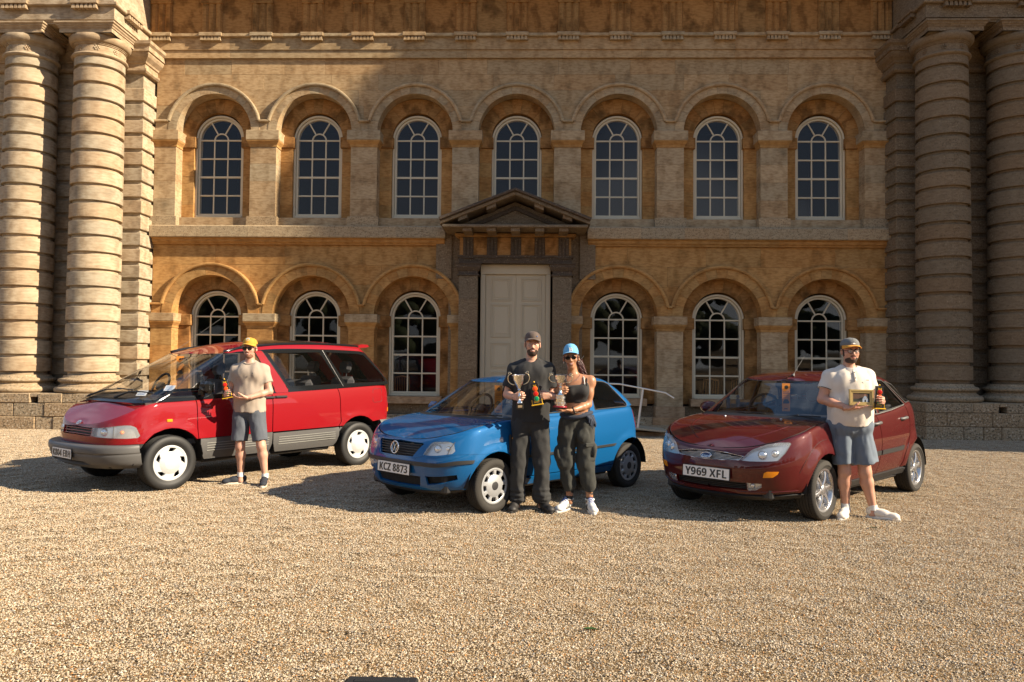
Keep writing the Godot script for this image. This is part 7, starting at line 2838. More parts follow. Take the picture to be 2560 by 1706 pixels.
func tee(t: Node, p: Dictionary, called: String, m: Material, hem: float, half: float, depth: float, sleeve := 0.62, sd := 1, belly := 0.0, amp := 0.012) -> void:
	var f := Field.new(Vector3(-0.42, hem - 0.03, -0.24), Vector3(0.42, 1.64, 0.30), 0.0105)
	var ch: Vector3 = p.chest
	var nb: Vector3 = p.neck
	var base := Vector3(p.pelvis.x, hem, p.pelvis.z + 0.01)
	f.cone(ch + Vector3(0, 0.03, 0.0), base.lerp(ch, 0.45) + Vector3(0, 0, 0.01 + belly * 0.5), half * 0.96, half * 0.97, 0.0, depth)
	f.cone(base.lerp(ch, 0.5) + Vector3(0, 0, 0.01 + belly * 0.5), base, half * 0.97, half * 1.02, 0.03, depth * 1.02, true)
	if belly > 0.0:
		f.ell(base.lerp(ch, 0.35) + Vector3(0, 0, 0.02 + belly), Vector3(half * 0.85, 0.16, half * depth * 0.92), 0.08)
	for s: float in [-1.0, 1.0]:
		f.ell(ch + Vector3(0.08 * s, 0.06, 0.055), Vector3(0.10, 0.09, 0.07), 0.06)
	for s in ["l", "r"]:
		var sh: Vector3 = p["sh_" + s]
		var el: Vector3 = p["el_" + s]
		f.cone(nb + Vector3(signf(sh.x - nb.x) * 0.045, -0.045, -0.025), sh + Vector3(0, -0.005, 0), 0.050, 0.068, 0.05)
		f.cone(sh, sh.lerp(el, sleeve), 0.070 * p.get("sleeve_w", 1.0), 0.075 * p.get("sleeve_w", 1.0), 0.035, 1.0, true)
	# neck opening
	f.ell(nb + Vector3(0, 0.045, 0.045), Vector3(0.074, 0.072, 0.085), 0.008, true)
	cloth_part(t, called, f, m, amp, Vector3(1.0, 0.42, 1.0), sd, 7.5)
	var ring := PackedVector3Array()
	for i in 24:
		var a := TAU * i / 24
		ring.append(nb + Vector3(cos(a) * 0.070, -0.004 - 0.020 * sin(a) - 0.010 * maxf(0, sin(a)), 0.012 + sin(a) * 0.074))
	var cr := MB.new()
	cr.tube(ring, 0.0055, 6, true)
	put("collar", cr, m, t)


func build_people() -> void:
	var cloth := {"rim_enabled": true, "rim": 0.25, "heightmap_enabled": true, "heightmap_texture": M.t_weave, "heightmap_scale": 0.06, "uv1_triplanar": true, "uv1_scale": Vector3(9, 9, 9)}
	mat("skin_fair", lin(0.52, 0.285, 0.20), 0.5, 0.0, {"subsurf_scatter_enabled": true, "subsurf_scatter_strength": 0.12})
	mat("skin_ruddy", lin(0.50, 0.26, 0.175), 0.5, 0.0, {"subsurf_scatter_enabled": true, "subsurf_scatter_strength": 0.12})
	mat("skin_tan", lin(0.36, 0.175, 0.095), 0.42, 0.0, {"subsurf_scatter_enabled": true, "subsurf_scatter_strength": 0.10})
	mat("lips", lin(0.36, 0.12, 0.095), 0.45)
	mat("teeth", lin(0.70, 0.67, 0.60), 0.3)
	mat("eye_white", lin(0.60, 0.57, 0.53), 0.2)
	mat("iris", lin(0.03, 0.03, 0.035), 0.15)
	mat("hair_brown", lin(0.035, 0.018, 0.010), 0.6)
	mat("hair_ginger", lin(0.16, 0.07, 0.03), 0.65)
	mat("stubble", lin(0.22, 0.105, 0.062), 0.7)
	mat("hair_auburn", lin(0.05, 0.012, 0.012), 0.5)
	mat("beige_cloth", lin(0.36, 0.295, 0.235), 0.9, 0.0, cloth)
	mat("cream_cloth", lin(0.62, 0.555, 0.48), 0.9, 0.0, cloth)
	mat("black_cloth", lin(0.018, 0.018, 0.019), 0.9, 0.0, cloth)
	mat("charcoal_cloth", lin(0.024, 0.024, 0.024), 0.9, 0.0, cloth)
	mat("olive_black_cloth", lin(0.030, 0.031, 0.027), 0.9, 0.0, cloth)
	mat("slate_cloth", lin(0.085, 0.095, 0.115), 0.9, 0.0, cloth)
	mat("blue_grey_cloth", lin(0.125, 0.155, 0.195), 0.9, 0.0, cloth)
	mat("yellow_cap", lin(0.50, 0.27, 0.025), 0.8, 0.0, cloth)
	mat("brown_cap", lin(0.095, 0.068, 0.055), 0.85, 0.0, cloth)
	mat("blue_cap", lin(0.13, 0.40, 0.66), 0.8, 0.0, cloth)
	mat("grey_cap", lin(0.13, 0.135, 0.135), 0.85, 0.0, cloth)
	mat("orange_cap", lin(0.60, 0.25, 0.02), 0.8, 0.0, cloth)
	mat("white_cloth", lin(0.70, 0.69, 0.66), 0.85, 0.0, cloth)
	mat("navy_cloth", lin(0.02, 0.028, 0.05), 0.85, 0.0, cloth)
	mat("shoe_navy", lin(0.018, 0.022, 0.032), 0.8)
	mat("shoe_black", lin(0.020, 0.018, 0.017), 0.6)
	mat("shoe_white", lin(0.66, 0.64, 0.60), 0.6)
	mat("shoe_cream", lin(0.66, 0.61, 0.54), 0.7)
	mat("lace_blue", lin(0.02, 0.09, 0.42), 0.7)
	mat("sole_cream", lin(0.60, 0.53, 0.42), 0.6)
	mat("shade_lens", lin(0.012, 0.010, 0.009), 0.06)
	mat("clear_lens", Color(0.6, 0.65, 0.7, 0.10), 0.02, 0.0, {"transparency": BaseMaterial3D.TRANSPARENCY_ALPHA})
	mat("silver", lin(0.82, 0.80, 0.76), 0.07, 1.0)
	mat("gold_cup", lin(0.80, 0.68, 0.46), 0.10, 1.0)
	mat("base_black", lin(0.012, 0.012, 0.012), 0.15)
	mat("base_red", lin(0.22, 0.012, 0.02), 0.2)
	mat("award_black", lin(0.014, 0.015, 0.018), 0.3)
	mat("award_gold", lin(0.72, 0.42, 0.02), 0.35)
	mat("disc_red", lin(0.72, 0.015, 0.012), 0.25)
	mat("disc_orange", lin(0.85, 0.10, 0.015), 0.2)
	mat("disc_green", lin(0.0, 0.28, 0.12), 0.25)
	mat("disc_dark_red", lin(0.42, 0.008, 0.010), 0.25)
	mat("frame_gold", lin(0.50, 0.36, 0.14), 0.35, 0.45)
	person_beige()
	person_black()
	person_blue_cap()
	person_polo()


func person_beige() -> void:
	var t := thing("person", "man in beige t-shirt, yellow cap and sunglasses standing by the red minivan", "person", Vector3(-3.54, 0, -9.33), 0.0, "people posing with their cars")
	var p := {"skin": M.skin_fair, "hair": M.hair_ginger, "beard": M.stubble, "shades": true, "teeth": true, "smile": 0.009,
		"head": Transform3D(Basis(Vector3.UP, 0.02) * Basis(Vector3.RIGHT, 0.02), Vector3(0.012, 1.698, 0.02)), "neck": Vector3(0.010, 1.545, 0.0),
		"chest": Vector3(0.012, 1.33, 0.0), "waist": Vector3(0.012, 1.10, 0.0), "pelvis": Vector3(0.014, 0.93, -0.01),
		"sh_l": Vector3(-0.155, 1.435, -0.01), "el_l": Vector3(-0.235, 1.175, -0.02), "wr_l": Vector3(-0.222, 1.105, 0.165),
		"sh_r": Vector3(0.182, 1.440, -0.01), "el_r": Vector3(0.268, 1.165, 0.0), "wr_r": Vector3(0.055, 1.090, 0.195),
		"hip_l": Vector3(-0.075, 0.90, 0), "kn_l": Vector3(-0.085, 0.475, 0.02), "an_l": Vector3(-0.095, 0.125, -0.04),
		"hip_r": Vector3(0.105, 0.90, 0), "kn_r": Vector3(0.185, 0.485, 0.03), "an_r": Vector3(0.228, 0.12, 0.0), "leg": 0.98, "arm": 0.95}
	p.hand_l = [frame(Vector3(0.25, 0.35, 0.9), Vector3(0.95, 0.1, -0.3)), 1.0, [0.5, 0.55, 0.4], [[0.045, 0.045, 0.02], [0.055, 0.072, 0.035], [0.05, 0.095, 0.045]]]
	p.hand_r = [frame(Vector3(-0.97, 0.0, 0.22), Vector3(-0.05, 0.9, -0.35)), -1.0, [0.25, 0.4, 0.3], [[0.045, 0.045, 0.015], [0.062, 0.072, 0.03], [0.062, 0.098, 0.045]]]
	make_body(t, p)
	face(t, p)
	beard(t, p, 0.0010, -0.05)
	hair_cap(t, p, 0.003)
	baseball_cap(t, p, M.yellow_cap, M.yellow_cap)
	var bd := MB.new()
	bd.xf = p.head * Transform3D(Basis(Vector3.RIGHT, -0.75), Vector3(0, 0.118, 0.066))
	bd.xf = bd.xf * Transform3D(Basis(Vector3.RIGHT, PI / 2), Vector3.ZERO)
	bd.lathe(v2([0.022, -0.004, 0.022, 0.003, 0.0, 0.0035]), 16)
	put("cap_badge", bd, M.blue_cap, t)
	glasses(t, p, "sunglasses", M.shade_lens, M.shade_lens, Vector2(0.026, 0.018), 0.75, 0.0032)
	tee(t, p, "t_shirt", M.beige_cloth, 0.91, 0.196, 0.62, 0.62, 3)
	var lg := MB.new()
	lg.box(Vector3(0.094, 1.385, 0.147), Vector3(0.104, 1.403, 0.152), 0.002)
	put("chest_logo", lg, M.navy_cloth, t)
	var f := Field.new(Vector3(-0.30, 0.50, -0.22), Vector3(0.36, 1.0, 0.22), 0.0105)
	f.cone(Vector3(-0.05, 0.93, 0), Vector3(0.08, 0.93, 0), 0.13, 0.13, 0.0, 0.85)
	f.cone(Vector3(-0.08, 0.88, 0), Vector3(-0.098, 0.548, 0.02), 0.105, 0.098, 0.02, 1.0, true)
	f.cone(Vector3(0.11, 0.88, 0), Vector3(0.165, 0.552, 0.025), 0.105, 0.092, 0.02, 1.0, true)
	cloth_part(t, "shorts", f, M.slate_cloth, 0.009, Vector3(1, 0.5, 1), 5)
	for s in ["l", "r"]:
		var a: Vector3 = p["an_" + s]
		var so := MB.new()
		so.tube(PackedVector3Array([a + Vector3(0, 0.025, 0), a + Vector3(0, -0.03, 0.0)]), 0.042, 14)
		put("sock", so, M.white_cloth, t)
	shoe(t, "shoe", Vector3(-0.070, 0, -0.07), -1.12, M.shoe_navy, M.sole_cream, M.shoe_navy, 0.285)
	shoe(t, "shoe", Vector3(0.222, 0, -0.01), 0.22, M.shoe_navy, M.sole_cream, M.shoe_navy, 0.285)


func person_black() -> void:
	var t := thing("person", "bearded man in black t-shirt, black trousers and brown cap before the blue hatchback", "person", Vector3(0.0, 0, -7.93), 0.0, "people posing with their cars")
	var p := {"skin": M.skin_fair, "hair": M.hair_brown, "beard": M.hair_brown, "teeth": true, "smile": 0.010,
		"head": Transform3D(Basis(Vector3.UP, 0.04) * Basis(Vector3.RIGHT, 0.03) * Basis(Vector3.BACK, -0.03), Vector3(0.014, 1.742, 0.03)), "neck": Vector3(0.002, 1.580, 0.0),
		"chest": Vector3(0.0, 1.38, 0.0), "waist": Vector3(0.0, 1.14, 0.0), "pelvis": Vector3(0.004, 0.96, -0.01),
		"sh_l": Vector3(-0.180, 1.490, -0.01), "el_l": Vector3(-0.250, 1.215, -0.02), "wr_l": Vector3(-0.172, 1.198, 0.205),
		"sh_r": Vector3(0.178, 1.490, -0.01), "el_r": Vector3(0.226, 1.215, -0.02), "wr_r": Vector3(0.205, 1.210, 0.20),
		"hip_l": Vector3(-0.09, 0.93, 0), "kn_l": Vector3(-0.120, 0.51, 0.02), "an_l": Vector3(-0.140, 0.12, -0.04),
		"hip_r": Vector3(0.09, 0.93, 0), "kn_r": Vector3(0.118, 0.51, 0.02), "an_r": Vector3(0.125, 0.12, -0.03), "arm": 0.98}
	p.hand_l = [frame(Vector3(0.55, 0.05, 0.82), Vector3(0.8, 0.05, -0.55)), 1.0, [0.75, 0.95, 0.6], [[0.042, 0.04, 0.03], [0.045, 0.06, 0.055], [0.035, 0.078, 0.075]]]
	p.hand_r = [frame(Vector3(-0.97, 0.02, 0.2), Vector3(0.1, 0.05, -1.0)), -1.0, [0.12, 0.2, 0.15], [[0.04, 0.045, 0.03], [0.045, 0.072, 0.05], [0.04, 0.095, 0.06]]]
	make_body(t, p)
	face(t, p)
	beard(t, p, 0.0042, -0.040)
	hair_cap(t, p, 0.004)
	baseball_cap(t, p, M.brown_cap, M.brown_cap)
	var bd := MB.new()
	bd.xf = p.head
	bd.ball(Vector3(0.040, 0.088, 0.080), Vector3(0.006, 0.006, 0.005), 8, 5)
	put("cap_badge", bd, M.label_blue, t)
	tee(t, p, "t_shirt", M.black_cloth, 0.93, 0.203, 0.62, 0.72, 7)
	var f := Field.new(Vector3(-0.32, 0.06, -0.22), Vector3(0.32, 1.04, 0.20), 0.0105)
	f.cone(Vector3(-0.06, 0.96, 0), Vector3(0.06, 0.96, 0), 0.135, 0.135, 0.0, 0.85)
	f.cone(Vector3(-0.095, 0.90, 0), Vector3(-0.122, 0.50, 0.015), 0.107, 0.090, 0.025)
	f.cone(Vector3(-0.122, 0.50, 0.015), Vector3(-0.135, 0.085, -0.015), 0.088, 0.078, 0.02, 1.0, true)
	f.cone(Vector3(0.095, 0.90, 0), Vector3(0.120, 0.50, 0.015), 0.107, 0.090, 0.025)
	f.cone(Vector3(0.120, 0.50, 0.015), Vector3(0.126, 0.09, -0.01), 0.088, 0.085, 0.02, 1.0, true)
	for y in [0.12, 0.165, 0.22]:
		f.ell(Vector3(-0.135, y, 0.0), Vector3(0.088, 0.022, 0.088), 0.02)
		f.ell(Vector3(0.126, y + 0.01, 0.0), Vector3(0.092, 0.022, 0.09), 0.02)
	cloth_part(t, "trousers", f, M.charcoal_cloth, 0.013, Vector3(1, 0.55, 1), 9, 8.0)
	var pk := MB.new()
	pk.box(Vector3(-0.222, 0.60, -0.06), Vector3(-0.200, 0.80, 0.07), 0.01)
	put("pocket", pk, M.charcoal_cloth, t)
	var lb := MB.new()
	lb.box(Vector3(-0.192, 0.755, 0.067), Vector3(-0.180, 0.768, 0.072), 0.002)
	put("pocket_label", lb, M.orange_cap, t)
	var wb := MB.new()
	var rp := PackedVector3Array()
	for i in 16:
		var a := TAU * i / 16
		rp.append(Vector3(cos(a) * 0.029, sin(a) * 0.029, 0))
	wb.xf = Transform3D(Basis(Vector3.UP, -0.35), Vector3(-0.185, 1.200, 0.165))
	wb.tube(rp, 0.005, 6, true)
	put("wrist_band", wb, M.black_cloth, t)
	shoe(t, "shoe", Vector3(-0.142, 0, -0.07), -0.20, M.shoe_black, M.shoe_black, M.shoe_black, 0.30)
	shoe(t, "shoe", Vector3(0.115, 0, -0.06), 0.42, M.shoe_black, M.shoe_black, M.shoe_black, 0.30)


func person_blue_cap() -> void:
	var t := thing("person", "woman in black crop top, dark cargo trousers and light blue cap with sunglasses", "person", Vector3(0.48, 0, -7.96), 0.0, "people posing with their cars")
	var p := {"skin": M.skin_tan, "hair": M.hair_auburn, "shades": true, "teeth": true, "smile": 0.011, "wide": 0.94, "jaw": 0.9, "neck_w": 0.86, "thick": 0.86, "arm": 0.86, "leg": 0.88, "hand": 0.93}
	p.head = Transform3D(Basis(Vector3.UP, -0.08) * Basis(Vector3.RIGHT, -0.02) * Basis(Vector3.BACK, 0.06), Vector3(-0.058, 1.602, 0.03))
	p.neck = Vector3(-0.028, 1.452, 0.0)
	p.merge({"chest": Vector3(0.0, 1.27, 0.0), "waist": Vector3(0.008, 1.06, 0.0), "pelvis": Vector3(0.005, 0.93, -0.01),
		"sh_l": Vector3(-0.150, 1.375, 0.0), "el_l": Vector3(-0.208, 1.175, 0.02), "wr_l": Vector3(-0.196, 1.262, 0.185),
		"sh_r": Vector3(0.150, 1.375, 0.0), "el_r": Vector3(0.105, 1.125, 0.01), "wr_r": Vector3(-0.052, 1.062, 0.185),
		"hip_l": Vector3(-0.07, 0.90, 0), "kn_l": Vector3(-0.10, 0.55, 0.02), "an_l": Vector3(-0.062, 0.17, -0.02),
		"hip_r": Vector3(0.075, 0.90, 0), "kn_r": Vector3(0.095, 0.55, 0.02), "an_r": Vector3(0.148, 0.16, 0.0)})
	p.el_r = Vector3(0.128, 1.118, 0.02)
	p.hand_l = [frame(Vector3(0.50, 0.05, 0.85), Vector3(0.82, 0.02, -0.52)), 1.0, [0.8, 1.0, 0.6], [[0.042, 0.04, 0.03], [0.045, 0.06, 0.055], [0.035, 0.078, 0.075]]]
	p.hand_r = [frame(Vector3(-0.98, 0.0, 0.15), Vector3(0.0, 1.0, 0.1)), -1.0, [0.06, 0.08, 0.05], [[0.045, 0.04, 0.01], [0.068, 0.06, 0.018], [0.078, 0.082, 0.02]]]
	make_body_w(t, p)
	face(t, p)
	hair_cap(t, p, 0.006)
	baseball_cap(t, p, M.blue_cap, M.blue_cap, 0.014, 0.6)
	var lt := text_mesh("B", 0.046, 0.004, "Droid Serif", true)
	var lo := put("cap_letter", lt, M.white_cloth, t)
	lo.transform = p.head * Transform3D(Basis(Vector3.RIGHT, -0.32), Vector3(0.004, 0.088, 0.091))
	glasses(t, p, "sunglasses", M.shade_lens, M.shade_lens, Vector2(0.024, 0.017), 0.95, 0.0022)
	# plait of dark red hair
	var r := RandomNumberGenerator.new()
	r.seed = 12
	var hm := MB.new()
	for k in 26:
		var x0 := 0.035 + r.randf_range(-0.02, 0.02)
		var pth := PackedVector3Array()
		var ph := r.randf() * TAU
		for i in 9:
			var u := i / 8.0
			pth.append(Vector3(x0 - 0.005 + 0.075 * u + 0.014 * sin(ph + u * 11.0), 1.60 - 0.24 * u - r.randf() * 0.01, -0.085 + 0.014 * cos(ph + u * 10.0) + 0.03 * u))
		hm.tube(pth, [0.008, 0.010, 0.010, 0.010, 0.009, 0.008, 0.007, 0.005, 0.002], 5)
	put("ponytail", hm, M.hair_auburn, t)
	for s: float in [-1.0, 1.0]:
		var er := MB.new()
		er.xf = p.head
		er.ball(Vector3(0.080 * s, -0.042, 0.0), Vector3(0.004, 0.010, 0.004), 8, 5)
		put("earring", er, M.silver, t)
	# crop top
	var f := Field.new(Vector3(-0.24, 1.10, -0.18), Vector3(0.24, 1.44, 0.22), 0.009)
	f.cone(Vector3(0.0, 1.31, 0.0), Vector3(0.004, 1.135, 0.0), 0.152, 0.122, 0.0, 0.76, true)
	f.ell(Vector3(-0.062, 1.255, 0.075), Vector3(0.066, 0.062, 0.06), 0.05)
	f.ell(Vector3(0.062, 1.255, 0.075), Vector3(0.066, 0.062, 0.06), 0.05)
	f.cut(Vector3(0, 1.335, 0.05), Vector3(-0.12, 1.0, 0.25).normalized())
	cloth_part(t, "crop_top", f, M.black_cloth, 0.004, Vector3(1, 0.6, 1), 15)
	for s: float in [-1.0, 1.0]:
		var sp_ := MB.new()
		var xx := 0.105 * s
		sp_.tube(PackedVector3Array([Vector3(xx, 1.32, 0.098), Vector3(xx * 1.03, 1.385, 0.062), Vector3(xx * 0.98, 1.418, 0.0), Vector3(xx, 1.36, -0.085)]), 0.0055, 6, false, 1.6)
		put("shoulder_strap", sp_, M.black_cloth, t)
	var st2 := MB.new()
	st2.tube(PackedVector3Array([Vector3(0.082, 1.33, 0.102), Vector3(0.075, 1.40, 0.060), Vector3(0.07, 1.425, 0.0)]), 0.0055, 6, false, 1.5)
	put("inner_strap", st2, M.white_cloth, t)
	var ck := MB.new()
	ck.tube(PackedVector3Array([Vector3(-0.075, 1.43, 0.02), Vector3(-0.055, 1.39, 0.088), Vector3(-0.02, 1.365, 0.108), Vector3(0.02, 1.39, 0.092), Vector3(0.038, 1.435, 0.03)]), 0.002, 5)
	put("necklace", ck, M.silver, t)
	# cargo trousers with pockets and gathered hems
	f = Field.new(Vector3(-0.28, 0.20, -0.22), Vector3(0.30, 1.05, 0.22), 0.0105)
	f.cone(Vector3(-0.055, 0.945, 0), Vector3(0.06, 0.945, 0), 0.118, 0.118, 0.0, 0.9)
	f.cone(Vector3(-0.085, 0.90, 0), Vector3(-0.105, 0.50, 0.015), 0.108, 0.092, 0.025)
	f.cone(Vector3(-0.105, 0.50, 0.015), Vector3(-0.066, 0.262, -0.01), 0.090, 0.070, 0.02)
	f.cone(Vector3(-0.066, 0.27, -0.01), Vector3(-0.063, 0.238, -0.014), 0.062, 0.052, 0.015, 1.0, true)
	f.cone(Vector3(0.09, 0.90, 0), Vector3(0.105, 0.50, 0.02), 0.108, 0.092, 0.025)
	f.cone(Vector3(0.105, 0.50, 0.02), Vector3(0.142, 0.258, 0.0), 0.090, 0.072, 0.02)
	f.cone(Vector3(0.142, 0.265, 0.0), Vector3(0.144, 0.228, -0.002), 0.064, 0.052, 0.015, 1.0, true)
	f.ell(Vector3(0.182, 0.635, 0.045), Vector3(0.040, 0.085, 0.075), 0.012)
	f.ell(Vector3(-0.188, 0.60, 0.03), Vector3(0.040, 0.09, 0.07), 0.012)
	f.ell(Vector3(0.075, 0.80, 0.105), Vector3(0.065, 0.075, 0.022), 0.012)
	cloth_part(t, "cargo_trousers", f, M.olive_black_cloth, 0.014, Vector3(1, 0.6, 1), 17, 8.5)
	for z in [[0.142, 0.70, 0.122, 0.06], [0.155, 0.55, 0.105, 0.05]]:
		var fl := MB.new()
		fl.xf = Transform3D(Basis(Vector3.UP, 0.55), Vector3(z[0], z[1], z[2] - 0.02))
		fl.box(Vector3(-z[3], -0.02, -0.012), Vector3(z[3], 0.02, 0.012), 0.006)
		put("pocket_flap", fl, M.olive_black_cloth, t)
	# bandana knotted at the waist, studded belt
	var bn := MB.new()
	var wp := PackedVector3Array()
	for i in 30:
		var a := TAU * i / 30
		wp.append(Vector3(0.004 + cos(a) * 0.158, 1.005 + 0.018 * sin(a * 2.0 + 1.0) + 0.012 * cos(a), sin(a) * 0.128))
	bn.tube(wp, 0.022, 7, true)
	for k in 7:
		var x := 0.10 + 0.012 * k
		bn.tube(PackedVector3Array([Vector3(x, 1.01, 0.10 - 0.01 * k), Vector3(x + 0.03 + 0.01 * sin(k * 2.0), 0.975 - 0.01 * k, 0.115 - 0.01 * k), Vector3(x + 0.03, 0.93 - 0.022 * (k % 4), 0.11 - 0.012 * k)]), [0.014, 0.018, 0.008], 6)
	put("bandana", bn, M.navy_cloth, t)
	var bt := MB.new()
	for i in 26:
		var a := PI * (0.10 + 0.85 * i / 25.0)
		bt.ball(Vector3(0.0 + cos(a) * 0.148, 1.038 - 0.015 * cos(a), sin(a) * 0.118), Vector3(0.006, 0.008, 0.006), 6, 4)
	put("belt", bt, M.silver, t)
	var bw := MB.new()
	bw.xf = Transform3D(Basis(Vector3.BACK, 0.35) * Basis(Vector3.UP, PI / 2), Vector3(-0.035, 1.066, 0.182))
	for i in 14:
		var a := TAU * i / 14
		bw.ball(Vector3(cos(a) * 0.030, sin(a) * 0.030, 0), Vector3(0.008, 0.008, 0.008), 7, 5)
	put("bracelet", bw, M.base_black, t)
	for s in ["l", "r"]:
		var a: Vector3 = p["an_" + s]
		var so := MB.new()
		so.tube(PackedVector3Array([a + Vector3(0, 0.03, 0), a + Vector3(0, -0.06, 0.0)]), 0.038, 14)
		put("sock", so, M.black_cloth, t)
		var x: float = [-0.068, 0.152][0 if s == "l" else 1]
		shoe(t, "shoe", Vector3(x, 0, -0.05 if s == "l" else -0.01), -0.62 if s == "l" else 0.12, M.shoe_white, M.shoe_white, M.lace_blue, 0.265, 0.035, M.shoe_black)
		var sr := MB.new()
		var rp := PackedVector3Array()
		for i in 16:
			var b := TAU * i / 16
			rp.append(Vector3(x + cos(b) * 0.044, 0.118, a.z - 0.015 + sin(b) * 0.046))
		sr.tube(rp, 0.009, 6, true)
		put("ankle_strap", sr, M.shoe_white, t)


func make_body_w(t: Node, p: Dictionary) -> void:
	# as make_body, with the woman's slimmer head and neck
	var mb := MB.new()
	var f := Field.new(Vector3(-0.40, 0.02, -0.26), Vector3(0.40, 1.56, 0.38), 0.0105)
	var k := 0.86
	var nb: Vector3 = p.neck
	f.cone(nb + Vector3(-0.02, 0.09, 0.0), nb + Vector3(0.01, -0.06, -0.01), 0.044, 0.050, 0.0)
	f.cone(p.chest + Vector3(-0.06, 0.05, 0), p.chest + Vector3(0.06, 0.05, 0), 0.098, 0.098, 0.05, 0.8)
	f.cone(p.chest, p.waist, 0.122, 0.104, 0.05, 0.74)
	f.cone(p.waist, p.pelvis, 0.104, 0.125, 0.05, 0.8)
	for s in ["l", "r"]:
		var sh: Vector3 = p["sh_" + s]
		var el: Vector3 = p["el_" + s]
		var wr: Vector3 = p["wr_" + s]
		f.cone(nb + Vector3(0, -0.055, -0.02), sh, 0.036, 0.046, 0.045)
		f.cone(sh, el, 0.047, 0.037, 0.025)
		f.ell(sh + Vector3(0.006 * signf(sh.x), -0.03, 0.0), Vector3(0.050, 0.055, 0.050), 0.03)
		f.ell(sh.lerp(el, 0.52) + Vector3(0, 0, 0.01), Vector3(0.042, 0.06, 0.043), 0.03)
		f.cone(el, el.lerp(wr, 0.35), 0.036, 0.038, 0.02)
		f.cone(el.lerp(wr, 0.35), wr, 0.038, 0.024, 0.02)
		f.cone(p["hip_" + s], p["kn_" + s], 0.078, 0.05, 0.04)
		f.cone(p["kn_" + s], p["an_" + s], 0.05, 0.034, 0.03)
		f.cone(p["an_" + s], p["an_" + s] - Vector3(0, 0.08, 0), 0.034, 0.036, 0.02)
	f.build(mb)
	var h := Field.new(Vector3(-0.125, -0.19, -0.135), Vector3(0.125, 0.15, 0.135), 0.005)
	head_shape(h, 0.0, p)
	head_detail(h)
	mb.xf = p.head
	h.build(mb)
	mb.xf = Transform3D.IDENTITY
	for s in ["l", "r"]:
		var a: Array = p["hand_" + s]
		add_hand(mb, p["wr_" + s], a[0], a[1], a[2], a[3], 0.05, 0.93)
	put("body", mb, p.skin, t)


